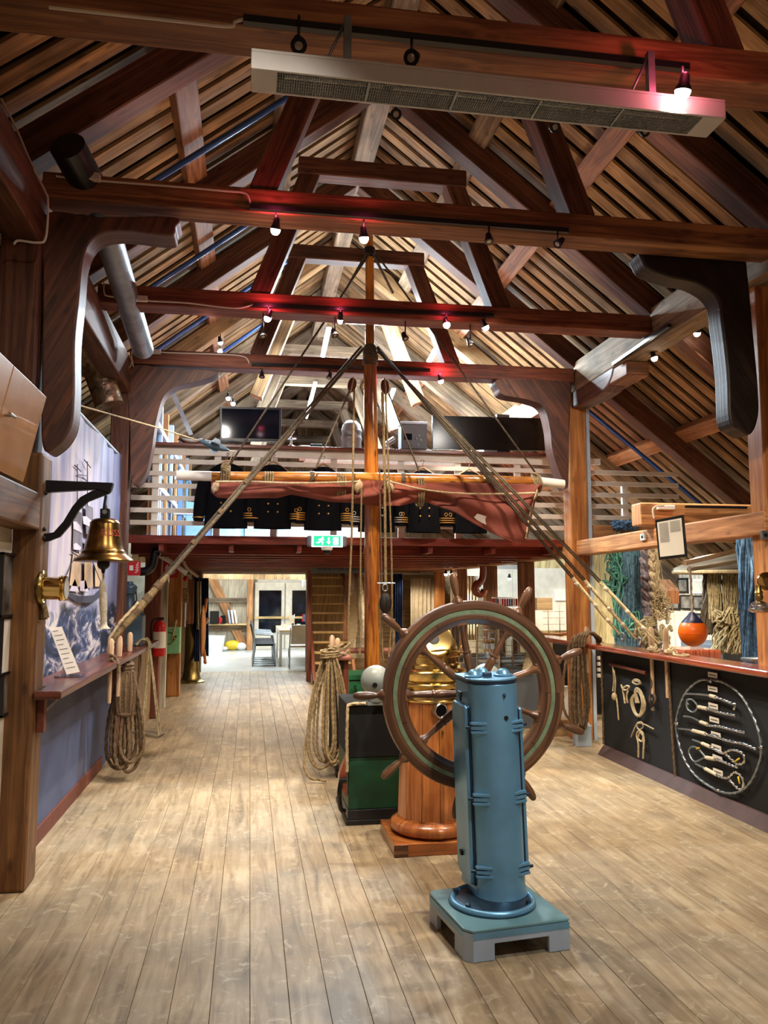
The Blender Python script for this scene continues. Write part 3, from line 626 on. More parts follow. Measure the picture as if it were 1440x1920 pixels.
MB().lathe([(.045, -.02), (.046, .018), (.04, .022), (.036, .018), (.036, .0)], (.004, -.207, .835), (.3, -1, 0), 28).build('dial_bezel', M['chrome'], bn)
MB().lathe([(.036, .0), (.036, .014), (0, .0145)], (.004, -.207, .835), (.3, -1, 0), 28).build('dial_glass', M['blackplastic'], bn)
MB().sphere((.02, -.21, .7), .012, 12, 8, (.6, .6, 1.6)).build('keyhole_cover', M['brassdull'], bn)
for sg in (-1, 1):
    MB().beam((sg*.2, 0, .86), (sg*.42, 0, .86), .07, .022).build('sphere_bracket', M['balus'], bn, bevel=.003)
    s1 = MB().sphere((sg*.362, 0, 1.0), .096, 32, 20).build('iron_sphere', M['balus'], bn)
    MB().lathe([(.05, .871), (.05, .885), (.03, .895), (.03, .92)], (sg*.362, 0, 0), n=24).build('sphere_foot', M['balus'], s1)
    MB().lathe([(.016, .0), (.016, .006), (.009, .006), (.009, .003), (0, .003)], V((sg*.362, 0, 1.0))+V((-.02*1, -.094, -.018)), (-.15, -1, -.12), 16).build('sphere_socket', M['black'], s1)
# ================================================================= green and black deck box left of binnacle
dx = thing('winch_housing', 'tall black and dark green box with roped edges left of the binnacle', 'box', (.67, 5.5, 0))
MB().box(-.01, .44, 0, .66, 0, .035).build('base_plate', M['black'], dx, bevel=.004)
MB().box(.0, .43, .005, .64, .035, .1).build('base_skirt', M['blackm'], dx, bevel=.004)
MB().box(.005, .42, .02, .62, .1, .44).build('green_front', M['green'], dx, bevel=.004)
MB().box(.0, .42, .012, .62, .44, .79).build('felt_cover', M['felt'], dx, bevel=.006)
b = MB(); rope(b, [(-.005, .01, .35), (-.008, .005, .6), (-.004, .005, .79), (.03, .0, .802), (.2, .0, .802), (.42, .0, .8)], .012); b.build('rope_edging', M['ropelight'], dx)
MB().prism(catmull([(-.005, .02, .46), (-.03, .02, .4), (-.055, .02, .33), (-.055, .02, .27), (-.03, .02, .22), (-.005, .02, .18)], 4), (0, .08, 0)).build('side_bracket', M['mahogred'], dx, bevel=.004)
MB().tube(catmull([(-.045, -.01, .31), (-.06, -.02, .22), (-.05, -.02, .12), (-.02, -.01, .1)], 4), .016, 10).build('crank_handle', M['blackplastic'], dx)
MB().cyl((-.06, -.01, .3), (-.01, -.01, .3), .02).build('crank_pivot', M['blackplastic'], dx)
t = thing('wooden_chest', 'green painted chest with black letter S behind the iron sphere', 'chest', (0, 0, 0))
p0 = at(655, 1330, 'y', 8.0); p1 = at(745, 1262, 'y', 8.0)
MB().box(p0.x, p1.x, 8.0, 8.45, .28, .68).build('body', M['greenchest'], t, bevel=.006)
MB().box(p0.x-.01, p1.x, 7.99, 8.46, .692, .745).build('lid', M['greenchest'], t, bevel=.006); MB().box(p0.x, p1.x, 8.0, 8.45, .68, .692).build('hinge_gap', M['black'], t)
pc = at(666, 1292, 'y', 7.995); text_mesh('S', .09, Matrix.Translation(pc) @ Matrix.Rotation(PI/2, 4, 'X'), 'lettering', M['black'], t)
tag(MB().box(p0.x+.02, p1.x, 8.02, 8.43, 0, .28).build('storage_crate', M['black'], bevel=.005), 'black crate carrying the green chest', 'box')
# ================================================================= mast, yard, sail
MY = 7.5
ms = thing('ship_mast', 'varnished knotty pine mast standing in the middle of the floor', 'mast', (1.14, MY, 0))
pts = [(.0, 0, 0), (.0, 0, 1.0), (-.008, 0, 2.2), (-.03, 0, 3.9)]
MB().tube(catmull(pts, 8), [.088-.0011*i for i in range(25)], 28).build('lower_mast', M['mast'], ms)
MB().tube([(-.03, 0, 3.88), (-.035, 0, 4.85)], [.046, .042], 20).build('topmast', M['mast'], ms)
MB().tube([(-.035, 0, 4.83), (-.035, 0, 4.93)], .055, 20).build('masthead_band', M['blackm'], ms)
MB().lathe([(.06, 3.84), (.066, 3.88), (.066, 3.92), (.05, 3.95)], (-.03, 0, 0), n=20).build('mast_collar', M['tar'], ms)
MB().tube([(-.035, 0, 4.93), (-.04, 0, 5.32)], [.038, .03], 16).build('mast_pole', M['mast'], ms)
# yard
YY = 7.36
yd = thing('yard_spar', 'varnished pine yard with white painted ends lashed across the mast', 'spar', (0, 0, 0))
yl = at(397, 893, 'y', YY); yr = at(1012, 903, 'y', YY); wl = at(331, 891, 'y', YY); wr = at(1057, 908, 'y', YY)
ym = (yl+yr)/2
MB().tube([yl, yl.lerp(ym, .5), ym, ym.lerp(yr, .5), yr], [.043, .055, .06, .055, .043], 20).build('spar', M['yard'], yd)
MB().tube([wl, yl], [.043, .045], 20).build('spar_end', M['white'], yd); MB().tube([yr, wr], [.045, .043], 20).build('spar_end', M['white'], yd)
for px in (585, 755): 
    p = at(px, 893+.016*(px-397), 'y', YY); MB().tube([p-V((.02, 0, 0)), p+V((.02, 0, 0))], .063, 20).build('leather_band', M['tar'], yd)
# sail: furled canvas hanging from the yard
SB = [(397, 922), (408, 932), (440, 934), (480, 934), (520, 933), (545, 926), (565, 930), (620, 940), (660, 943), (700, 948), (745, 949), (775, 941), (795, 938), (820, 950), (850, 962), (880, 978), (905, 992), (930, 1006), (955, 1015), (972, 1018), (984, 1012), (990, 990), (996, 960), (1004, 925), (1010, 915)]
ST = [(397, 903), (500, 903), (620, 905), (700, 903), (780, 905), (900, 908), (1010, 908)]
def interp(T, x):
    for (a, ya), (b2, yb) in zip(T, T[1:]):
        if x <= b2: return ya+(yb-ya)*(x-a)/(b2-a) if b2 > a else ya
    return T[-1][1]
def sailp(u, v):
    px = 397+u*613; top = interp(ST, px); bot = interp(SB, px); p0 = at(px, top, 'y', YY); p1 = at(px, bot, 'y', YY); z = p0.z+(p1.z-p0.z)*v
    depth = min(1, (p0.z-p1.z)/.25)
    y = YY-.045+.03*math.sin(u*19+v*2)*v+.025*math.sin(u*43+v*5)*v*depth+.022*math.sin(v*11+u*8+math.sin(u*13)*2)*depth-.05*math.sin(PI*min(1, v))
    return (p0.x, y, z)
sl = thing('furled_sail', 'dusty red furled sail hanging from the yard', 'sail', (0, 0, 0))
MB().grid(sailp, 150, 24).build('canvas', M['sail'], sl, solid=.012)
def sailq(u, v): p = sailp(u, v*.8); return (p[0], p[1]+.075+.02*math.sin(u*31), p[2])
MB().grid(sailq, 120, 12).build('canvas_fold', M['sail'], sl, solid=.012)
hem = [V(sailp(i/150, 1.0)) for i in range(151)]
MB().tube(hem, .009, 8).build('bolt_rope', M['sail'], sl)
b = MB(); pp = [at(x, y, 'y', YY-.13) for x, y in ((889, 970), (895, 963), (905, 966), (913, 968), (910, 975), (912, 984), (903, 980), (893, 974))]; b.prism(pp, (0, .004, 0)).build('sail_patch', M['patch'], sl)
# ================================================================= rigging
mt_ = at(690, 668, 'y', MY)
def line(name, lab, pts, r, mat, cat='rope', group=None, laid=False, cm=0):
    pts = [V(p) for p in pts]
    if cm: pts = catmull(pts, cm)
    b = MB(); rope(b, pts, r) if laid else b.tube(pts, r, 8)
    return tag(b.build(name, mat), lab, cat, group)
# right shrouds, each a doubled rope ending in a splice and a steel eye
for k, (ex, ey, l) in enumerate(((1168, 1197, 'leftmost of the three shrouds running down to the right rail'), (1200, 1207, 'middle of the three shrouds running down to the right rail'), (1243, 1216, 'rightmost of the three shrouds running down to the right rail'))):
    e = at(ex, ey, 'x', 3.42); t = thing('shroud_rope', 'pale rope, '+l, 'rope', (0, 0, 0), 0, 'shrouds on the right'); top = V((1.17, MY-.04-.03*k, 3.92-.03*k))
    d = (e-top).normalized(); sd = d.cross(V((0, 1, 0))).normalized(); lo = top.lerp(e, .8)
    MB().tube([top, lo], .009, 8).build('strand', M['tar'] , t); MB().tube([top+sd*.014, lo+sd*.018], .007, 8).build('strand', M['tar'], t)
    MB().tube([lo, lo.lerp(e, .3)+sd*.004, lo.lerp(e, .6)-sd*.004, e-d*.05], [.009, .0135, .013, .009], 8).build('splice', M['ropelight'], t)
    MB().tube([lo+sd*.018, e-d*.05+sd*.008], .006, 8).build('lanyard', M['ropelight'], t)
    for f in (.1, .45, .7): q = lo.lerp(e, f); MB().tube([q-d*.02, q+d*.02], .017, 8).build('seizing', M['ropewhite'], t)
    MB().tube([e+V((0, 0, .02))+V((0, math.cos(a), math.sin(a)))*.032 for a in [i*PI/8 for i in range(16)]], .008, 8, closed=True).build('steel_eye', M['galv'], t)
    MB().cyl(e-V((0, 0, .03)), e-V((0, 0, .0)), .015, n=8).build('eye_bolt', M['galv'], t)
# left shroud
e = at(205, 1205, 'x', -1.12); t = thing('shroud_rope', 'thick served brown shroud running from the mast down to the left rail', 'rope', (0, 0, 0)); top = V((1.04, MY-.05, 3.9)); d = (e-top).normalized(); sd = V((0, 1, 0)).cross(d).normalized()
MB().tube([top, top.lerp(e, .82)], [.013, .02], 10).build('served_rope', M['tar'], t)
MB().tube([top+sd*.028, top.lerp(e, .85)+sd*.026], .012, 8).build('strand', M['tar'], t)
lo = top.lerp(e, .8)
MB().tube([lo, lo.lerp(e, .3), lo.lerp(e, .6), lo.lerp(e, .8), e], [.022, .032, .036, .028, .018], 10).build('splice', M['rope'], t)
for f in (.15, .35, .55, .75): q = lo.lerp(e, f); MB().tube([q-d*.03, q+d*.03], .038 if f < .7 else .03, 10).build('seizing', M['ropedark'], t)
for f in (.5, .6, .7): q = top.lerp(e, f); MB().tube([q-d*.02+sd*.013, q+d*.02+sd*.013], .026, 10).build('seizing', M['ropedark'], t)
b = MB(); rope(b, [lo.lerp(e, .5)+V((0, -.03, .05)), lo.lerp(e, .8)+V((0, -.05, .06)), e+V((0, -.03, .03)), e+V((.03, .05, .0))], .014); b.build('lanyard', M['ropelight'], t)
# yard lifts
mb_ = V((1.1, MY-.05, 4.86))
line('lift_rope', 'thin rope from the masthead down to the left end of the yard', [mb_, at(425, 880, 'y', YY)], .0095, M['tar'])
line('lift_rope', 'thin rope from the masthead down to the right end of the yard', [mb_+V((.06, 0, 0)), at(1003, 885, 'y', YY)], .0095, M['tar'])
for px, l in ((645, 'left'), (737, 'right')):
    line('stay_chain', 'dark chain hanging from the masthead band on the %s side' % l, [mb_+V(((px-691)*.0006, 0, 0)), at(px, 550, 'y', MY+.1)], .013, M['tar'], 'chain', 'masthead chains')
# blocks
def block(lab, px, py, Y, w, h, mat, group=None, tilt=0, strap=True):
    c = at(px, py, 'y', Y); t = thing('rigging_block', lab, 'pulley block', c, 0, group); t.rotation_euler = (0, tilt, 0)
    MB().sphere((0, 0, 0), 1, 24, 14, (w*.5, w*.42, h*.5)).build('shell', mat, t)
    MB().sphere((0, -.0, 0), 1, 20, 10, (w*.16, w*.46, h*.46)).build('sheave_slot', M['black'], t)
    if strap: MB().tube([V((0, w*.46*math.cos(a), h*.54*math.sin(a))) for a in [i*PI/10 for i in range(20)]], .007, 6, closed=True).build('strap', M['ropelight'], t)
    MB().cyl((0, -w*.48, 0), (0, w*.48, 0), .008, n=8).build('pin', M['iron'], t)
    return t
block('reddish wooden block hanging left of the mast below the collar', 660, 722, MY-.1, .085, .15, M['mahog'], tilt=.2)
block('reddish wooden block hanging right of the mast below the collar', 722, 725, MY-.1, .085, .15, M['mahog'], tilt=-.1)
block('pale wooden block under the yard just left of the mast', 672, 912, YY-.12, .085, .115, M['pin'], tilt=.2)
block('pale wooden block under the yard just right of the mast', 731, 911, YY-.12, .085, .115, M['pin'], tilt=-.4)
block('pale wooden block at the right end of the sail', 1003, 926, YY-.08, .06, .11, M['pin'], tilt=.3)
block('pale wooden block at the left end of the sail', 404, 913, YY-.08, .07, .1, M['pin'], tilt=.3)
block('large dark wooden block hanging on a shackle right of the mast', 723, 1131, 7.1, .115, .185, M['kneedark'], strap=False)
p = at(722, 1102, 'y', 7.1); b = MB().tube([p+V((.022*math.cos(a), 0, .03*math.sin(a))) for a in [i*PI/8 for i in range(16)]], .006, 8, closed=True); b.tube([p+V((-.07, 0, .04)), p+V((.09, 0, .04))], .006); tag(b.build('shackle', M['galv']), 'steel shackle holding the large dark block', 'shackle')
for pts, r, mt2, l in (
    ([(664, 732), (660, 980), (653, 1165), (655, 1232)], .010, 'rope', 'long fall from the left reddish block down past the exit sign'),
    ([(656, 732), (592, 878)], .008, 'tar', 'line from the left reddish block down to the left half of the yard'),
    ([(729, 738), (786, 884)], .008, 'tar', 'line from the right reddish block down to the right half of the yard'),
    ([(717, 736), (721, 880), (723, 1092)], .013, 'rope', 'rope carrying the large dark block'),
    ([(723, 738), (733, 1000), (735, 1105), (734, 1160), (729, 1232)], .008, 'rope', 'thin fall right of the mast passing the large dark block'),
    ([(678, 915), (676, 1060), (676, 1195), (674, 1228)], .008, 'rope', 'fall from the pale block left of the mast to the fife rail'),
    ([(713, 880), (712, 900), (716, 1092)], .007, 'ropedark', 'thin line just right of the mast'),
    ([(716, 1150), (715, 1210), (719, 1245)], .006, 'ropedark', 'thin line below the large dark block')):
    line('running_rope', l, [at(x, y, 'y', 7.2 if x > 700 or y > 0 else MY) for x, y in pts], r, M[mt2], 'rope', None, False, 4)
line('running_rope', 'laid rope hanging close beside the right face of the mast', [at(x, y, 'y', 7.22) for x, y in ((712, 1130), (714, 1180), (717, 1242))], .018, M['rope'], laid=True)
line('running_rope', 'laid rope behind the wheel handle right of the mast', [at(x, y, 'y', 7.3) for x, y in ((738, 1160), (738, 1200), (735, 1236))], .016, M['rope'], laid=True)
line('clew_rope', 'pale line running under the yard from the left end to the mast', [at(x, y, 'y', YY-.14) for x, y in ((404, 903), (470, 903), (560, 906), (672, 903))], .0085, M['ropelight'], cm=5)
line('clew_rope', 'pale line running under the yard from the mast to the right end', [at(x, y, 'y', YY-.15) for x, y in ((731, 903), (790, 917), (860, 925), (940, 926), (1003, 924))], .0085, M['ropelight'], cm=5)
line('leech_rope', 'thin pale line down the right edge of the sail', [at(x, y, 'y', YY-.06) for x, y in ((1002, 930), (992, 970), (986, 1010))], .008, M['ropelight'])
def lashing(lab, px, py, n, drop, w=.012, mat='rope'):
    c = at(px, py, 'y', YY); b = MB()
    for i in range(n):
        x = (i-(n-1)/2)*w*1.9; rz = .062+drop*.5
        b.tube([c+V((x, 1.0*math.cos(a)*(.066 if drop < .05 else .085), -drop*.5+rz*math.sin(a))) for a in [j*PI/10 for j in range(20)]], w*.8, 6, closed=True)
    tag(b.build('lashing', M[mat]), lab, 'lashing', 'lashings on the yard')
lashing('rope lashing tying the sail to the yard left of the middle', 504, 898, 4, .1)
lashing('rope lashing on the yard at its left end', 422, 896, 4, .03); lashing('rope lashing just left of the mast', 639, 900, 4, .12)
lashing('rope lashing tying the sail right of the mast', 787, 905, 3, .16); lashing('short rope lashing on the right half of the yard', 910, 906, 2, .0, .008); lashing('rope lashing on the yard at its right end', 1004, 905, 5, .03, .01)
c = at(423, 880, 'y', YY-.02); b = MB()
for i in range(4): b.tube([c+V((.035*math.cos(a+i), .03*math.sin(a*1), .035*math.sin(a+i*.7)-.02*i+.02)) for a in [j*PI/8 for j in range(16)]], .011, 6, closed=True)
tag(b.build('rope_knot', M['rope']), 'knot of pale rope on top of the left end of the yard', 'knot')
c = at(1003, 893, 'y', YY-.02); b = MB()
for i in range(3): b.tube([c+V((.025*math.cos(a+i), .03*math.sin(a), .03*math.sin(a+i*.7)+.0)) for a in [j*PI/8 for j in range(16)]], .010, 6, closed=True)
tag(b.build('rope_knot', M['rope']), 'knot of pale rope on top of the right end of the yard', 'knot')
# collar ropes where the shrouds meet the mast
b = MB()
for i in range(7): b.tube([V((1.115+.066*math.cos(a), MY+.066*math.sin(a), 3.76+i*.02+.012*math.sin(a+i))) for a in [j*PI/10 for j in range(20)]], .010, 6, closed=True)
tag(b.build('mast_collar', M['tar']), 'dark rope collar wound around the mast where the shrouds meet', 'rope collar')
# signal line on the left with towed log
line('signal_line', 'thin pale line stretched from the left knee towards the yard', [at(138, 757, 'y', 5.4), at(300, 803, 'y', 6.6), at(372, 826, 'y', 7.1)], .006, M['ropelight'])
t = thing('towed_log', 'dark pointed metal log with fins hanging at the end of the thin left line', 'patent log', (0, 0, 0))
a0 = at(372, 826, 'y', 7.1); a1 = at(430, 845, 'y', 7.1); d = (a1-a0).normalized(); Lg = (a1-a0).length
MB().lathe([(0, 0), (.012, .02), (.03, Lg*.3), (.038, Lg*.5), (.025, Lg*.8), (.006, Lg), (0, Lg)], a0, d, 16).build('body', M['lampblue'], t)
for i in range(4):
    n1 = d.orthogonal().normalized(); n1.rotate(Matrix.Rotation(i*PI/2+.5, 3, d)); MB().prism([a0+d*Lg*.35, a0+d*Lg*.45+n1*.075, a0+d*Lg*.62+n1*.07, a0+d*Lg*.75], d.cross(n1)*.004).build('fin', M['lampblue'], t)
line('signal_line', 'thin pale line from the towed log to the knot on the yard', [a1, at(440, 846, 'y', 7.25), c*0+at(424, 876, 'y', YY)], .005, M['ropelight'])
# ================================================================= fife rail with coil
M['caprail'] = wood('dusty pink brown cap rail', '94594a', 'b47c66', .5, 24, .2, 0, .05)
t = thing('fife_rail', 'small red capped fife rail on dark panels around the mast foot', 'fife rail', (0, 0, 0))
MB().box(.70, .865, 6.9, 7.75, .975, 1.02).build('cap', M['caprail'], t, bevel=.02, seg=3)
MB().box(.84, 1.62, 7.62, 7.78, .98, 1.025).build('cap', M['caprail'], t, bevel=.02, seg=3)
MB().box(1.46, 1.62, 6.9, 7.7, .975, 1.02).build('cap', M['mahogred'], t, bevel=.02, seg=3)
MB().box(.745, .79, 6.96, 7.0, .03, .975).build('panel', M['black'], t, bevel=.004); MB().box(.755, .8, 6.98, 7.7, .03, .975).build('panel', M['counter'], t)
for X, Y in ((.825, 6.98), (1.5, 6.98), (.8, 7.7), (1.5, 7.7)): MB().box(X-.02, X+.025, Y, Y+.045, 0, .98).build('post', M['mahog'], t, bevel=.004)
MB().box(.74, .88, 6.9, 7.02, 0, .04).build('foot', M['black'], t, bevel=.004)
def pin(lab, c, group=None, top=.1, bot=.3, r=.017, parent=None):
    t = tag(MB().lathe([(0, -bot), (r*.7, -bot+.004), (r*.8, -.03), (r*.8, .0), (r, .004), (r*1.05, .02), (r*1.15, top*.6), (r*1.05, top*.9), (r*.6, top), (0, top+.004)], c, (0, 0, 1), 14).build('belaying_pin', M['pin']), lab, 'belaying pin', group); return t
pin('left of two pale belaying pins on the fife rail above the hemp coil', (.705, 6.97, 1.02), 'belaying pins on the fife rail', .165, .3, .022); pin('right of two pale belaying pins on the fife rail above the hemp coil', (.755, 6.98, 1.02), 'belaying pins on the fife rail', .14, .3, .022)
def coil(name, lab, top, length, width, depth, n, r, mat, seed, tail=None, wrap=None, spread=1.0, laid=True, flat=.45):
    random.seed(seed); top = V(top); b = MB(); 
    for i in range(n):
        f = (i+.5)/n*2-1; l = length*(1-rr(0, .16)); ww = width*(.3+.7*abs(f))*.5*rr(.8, 1.1); ox = f*width*.28*spread; oy = rr(-depth, depth)*.5
        P = [top+V((ox*.25, oy*.5, rr(-.01, .015))), top+V((ox*.5-ww*.45, oy, -length*.12)), top+V((ox-ww*.8, oy+rr(-.01, .01), -l*.5)), top+V((ox-ww*.9, oy, -l*.85)), top+V((ox-ww*.3, oy+rr(-.02, .02), -l)), top+V((ox+ww*.4, oy, -l*.985)), top+V((ox+ww*.9, oy, -l*.84)), top+V((ox+ww*.7, oy+rr(-.01, .01), -l*.5)), top+V((ox*.5+ww*.4, oy, -length*.12))]
        P = catmull(P, 8, True); P.append(P[0])
        rope(b, P, r) if laid else b.tube(P, r, 7)
    if tail:
        P = catmull(tail, 8); rope(b, P, r) if laid else b.tube(P, r, 7)
    o = b.build(name, mat); tag(o, lab, 'rope coil')
    if wrap:
        for (dz, rx, ry, k) in wrap:
            wb = MB()
            for j in range(k): 
                z = -dz-j*r*2.1; P = [top+V((rx*math.cos(a), ry*math.sin(a), z+.006*math.sin(a+j))) for a in [q*PI/12 for q in range(24)]]; P.append(P[0]); rope(wb, P, r) if laid else wb.tube(P, r, 7)
            wb.build('wrapping_turns', mat, o)
    random.seed(seed+1); return o
coil('rope_coil', 'large coil of twisted hemp rope hanging on the fife rail', (.675, 6.86, 1.04), .97, .27, .12, 11, .0115, M['rope'], 3, tail=[(.7, 6.86, 1.0), (.6, 6.85, .8), (.52, 6.85, .5), (.47, 6.85, .25), (.47, 6.8, .1), (.52, 6.75, .04), (.58, 6.74, .03), (.64, 6.72, .02)], wrap=[(-.02, .075, .07, 3)])
b = MB(); rope(b, catmull([(.62, 6.85, 1.05), (.68, 6.84, 1.08), (.76, 6.9, 1.06), (.83, 6.95, 1.09), (.87, 7.0, 1.12)], 6), .013); rope(b, catmull([(.63, 6.86, 1.07), (.72, 6.86, 1.05), (.8, 6.9, 1.03), (.85, 6.97, 1.06)], 6), .013); rope(b, catmull([(.66, 6.87, 1.1), (.74, 6.88, 1.09), (.8, 6.9, 1.12)], 6), .013)
tag(b.build('rope_turns', M['rope']), 'turns of hemp rope belayed around the pins on the fife rail', 'rope')
# flags and models behind the fife rail
t = thing('display_banner', 'pale cream pointed banner hanging behind the fife rail', 'banner', (0, 0, 0))
MB().prism([at(x, y, 'y', 11.5) for x, y in ((655, 1120), (668, 1105), (671, 1180), (663, 1210), (662, 1232), (655, 1230))], (0, .01, 0)).build('cloth', M['ropelight'], t)
t = thing('canopy_cloth', 'grey green draped cloth beside the stairs', 'cloth', (0, 0, 0))
MB().grid(lambda u, v: (lambda p: (p.x, p.y+.05*math.sin(u*14+v*2), p.z))(at(652+u*(26+22*v)+0*v, 1075+v*160, 'y', 12.4)), 30, 10).build('cloth', M['wallwood'], t, solid=.01)
tag(MB().beam(at(652, 1080, 'y', 11.0), at(648, 1200, 'y', 11.0), .07, .05, (0, 1, 0)).build('wooden_staff', M['beam'], bevel=.005), 'brown wooden staff leaning beside the stairs', 'staff')
# ================================================================= left side: tapestry, rail, bell
def tapmat():
    m, nt, b = nm('printed storm seascape cloth'); Lk = nt.links; tc = nt.nodes.new('ShaderNodeTexCoord'); sp = nt.nodes.new('ShaderNodeSeparateXYZ'); Lk.new(tc.outputs['Object'], sp.inputs[0])
    mp = N(nt, 'ShaderNodeMapping'); mp.inputs['Scale'].default_value = (1, 3.4, .5); Lk.new(tc.outputs['Object'], mp.inputs[0])
    ray = N(nt, 'ShaderNodeTexNoise', Scale=2.2, Detail=5.0, Distortion=.4); Lk.new(mp.outputs[0], ray.inputs['Vector'])
    sky = ramp(nt, ray.outputs[0], [(.3, lin('777a9a')), (.5, lin('a29aaa')), (.72, lin('c4b6ae'))])
    gy = ramp(nt, mth(nt, 'MULTIPLY_ADD', sp.outputs[1], .3, -1.75), [(.15, (1, 1, 1, 1)), (.75, lin('7c90c8'))]); sky = mixc(nt, .9, sky, gy, 'MULTIPLY')
    wv = N(nt, 'ShaderNodeTexNoise', Scale=1.7, Detail=10.0, Distortion=1.8, Roughness=.66); mp2 = N(nt, 'ShaderNodeMapping'); mp2.inputs['Scale'].default_value = (1, .9, 2.2); Lk.new(tc.outputs['Object'], mp2.inputs[0]); Lk.new(mp2.outputs[0], wv.inputs['Vector'])
    sea = ramp(nt, wv.outputs[0], [(.42, lin('0c1222')), (.5, lin('223258')), (.54, lin('64667c')), (.6, lin('c9bdb6')), (.66, lin('3a4568'))])
    h = mth(nt, 'MULTIPLY_ADD', wv.outputs[0], .5, sp.outputs[2]); f = ramp(nt, h, [(0, (0,)*3), (1, (1,)*3)])
    f = mth(nt, 'SMOOTH', h, 1.62, 1.78)
    c = mixc(nt, f, sea, sky)
    # lower border below the rail
    c = mixc(nt, mth(nt, 'SMOOTH', mth(nt, 'MULTIPLY_ADD', wv.outputs[0], .25, sp.outputs[2]), .86, .9), lin('5c5a6c'), c)
    b.inputs['Roughness'].default_value = .7; Lk.new(c, b.inputs['Base Color']); return m
def mth(nt, op, a, b_, c=None):
    if op == 'SMOOTH':
        n = nt.nodes.new('ShaderNodeMapRange'); n.interpolation_type = 'SMOOTHSTEP'; nt.links.new(a, n.inputs[0]); n.inputs[1].default_value = b_; n.inputs[2].default_value = c; return n.outputs[0]
    n = nt.nodes.new('ShaderNodeMath'); n.operation = op
    for i, x in enumerate((a, b_, c)):
        if x is None: continue
        if isinstance(x, (int, float)): n.inputs[i].default_value = x
        else: nt.links.new(x, n.inputs[i])
    return n.outputs[0]
M['tap'] = tapmat(); M['canvas'] = plain('blue grey painted panel', '555a74', .85, nz=.2, sc=1.5)
tp = thing('printed_tapestry', 'large hanging cloth printed with a sailing ship in a stormy sea', 'wall hanging', (0, 0, 0))
def tapf(u, v): 
    y = 4.82+3.62*u; z = .98+1.9*v; fold = .02*math.sin(u*60)*max(0, u-.6)*2.5
    return (-1.27+fold+.008*math.sin(u*22+v), y, z)
MB().grid(tapf, 160, 16).build('printed_cloth', M['tap'], tp)
MB().cyl((-1.275, 4.86, 2.88), (-1.275, 8.46, 2.88), .014).build('top_rod', M['pale'], tp)
struct(MB().box(-1.33, -1.285, 4.8, 8.46, 0, .98).build('wall_left', M['canvas']))
hz = lambda u: .77+.17*min(1, u*1.7)**1.3
b = MB(); b.grid(lambda u, v: (-1.268, 4.82+3.0*u, hz(u)*(1-v)+.985*v), 40, 4); b.build('tapestry_hem', M['tap'], tp)
MB().grid(lambda u, v: (-1.266, 4.82+3.0*u, hz(u)-.02*v), 40, 1).build('hem_band', M['netgrey'], tp)
# printed ship, flat in the cloth
def flat(pts, x, mat, nme): return MB().prism([at(px, py, 'x', x) for px, py in pts], (.002, 0, 0)).build(nme, mat, tp)
M['prsail'] = plain('printed grey brown sails', '5e5660', .8, nz=.35, sc=4); M['prtan'] = plain('printed tan lower sails', 'a88a6c', .8, nz=.3, sc=5); M['prlight'] = plain('printed pale sails', 'b5aab8', .8, nz=.15); M['prdark'] = plain('printed dark hull', '2c2b3a', .8, nz=.3)
XT = -1.252
for pts, mt2 in ((((160, 945), (174, 952), (174, 1010), (161, 1000)), 'prsail'), (((138, 955), (153, 962), (154, 1035), (136, 1030)), 'prsail'), (((160, 1010), (174, 1015), (172, 1045), (156, 1040)), 'prsail'),
                 (((137, 1035), (152, 1040), (150, 1100), (130, 1098)), 'prtan'), (((158, 1048), (172, 1052), (174, 1100), (158, 1105)), 'prtan'), (((178, 1055), (190, 1060), (196, 1100), (178, 1100)), 'prtan'),
                 (((150, 1090), (160, 1088), (166, 1110), (150, 1108)), 'prlight'), (((130, 1108), (140, 1085), (148, 1110)), 'prlight')):
    flat(pts, XT, M[mt2], 'printed_sail')
for pts in ([(137, 978), (143, 978), (150, 986), (154, 1000), (146, 996), (138, 992)], [(155, 968), (162, 968), (170, 976), (174, 990), (164, 986), (156, 982)], [(137, 1020), (143, 1018), (152, 1026), (150, 1032), (138, 1030)]):
    flat(pts, XT+.003, M['prlight'], 'printed_sail')
flat([(116, 1095), (130, 1112), (150, 1118), (175, 1116), (192, 1100), (188, 1118), (170, 1130), (145, 1130), (126, 1118)], XT+.001, M['prdark'], 'printed_hull')
b = MB()
for p, q in (((145, 870), (145, 960)), ((164, 865), (164, 950)), ((140, 872), (152, 884)), ((158, 862), (170, 877)), ((134, 1035), (160, 1050)), ((145, 890), (164, 892)), ((117, 1095), (146, 1030)), ((192, 1100), (168, 1040)), ((155, 896), (163, 902))):
    b.tube([at(*p, 'x', XT+.002), at(*q, 'x', XT+.002)], .004, 4)
b.build('printed_mast', M['prdark'], tp)
tag(MB().box(-1.285, -1.27, 4.8, 7.6, 0, .105).build('skirting_board', M['basered'], bevel=.003), 'red brown skirting board below the blue grey panel', 'skirting')
# pin rail
rl = thing('pin_rail', 'polished mahogany pin rail along the left wall below the tapestry', 'rail', (0, 0, 0))
MB().prism([(-1.125, 4.56, .985), (-.985, 4.56, .985), (-.985, 9.3, .985), (-1.262, 9.3, .985), (-1.262, 4.82, .985), (-1.125, 4.82, .985)], (0, 0, .045)).build('rail_board', M['mahog'], rl, bevel=.01, seg=3)
MB().box(-1.26, -1.24, 4.82, 8.2, .9, .985).build('rail_support', M['postorange'], rl); MB().box(-1.126, -1.09, 4.66, 4.72, .8, .985).build('bracket', M['basered'], rl)
for px, py, l in ((188, 1240, 'nearest pale belaying pin standing in the left rail'), (203, 1232, 'second pale belaying pin in the left rail, leaning'), (242, 1222, 'third pale belaying pin in the left rail, behind the shroud')):
    p = at(px, py, 'z', 1.03); p.x = -1.05; pin(l, (p.x, p.y, 1.03), 'belaying pins in the left rail', .17, .32, .022)
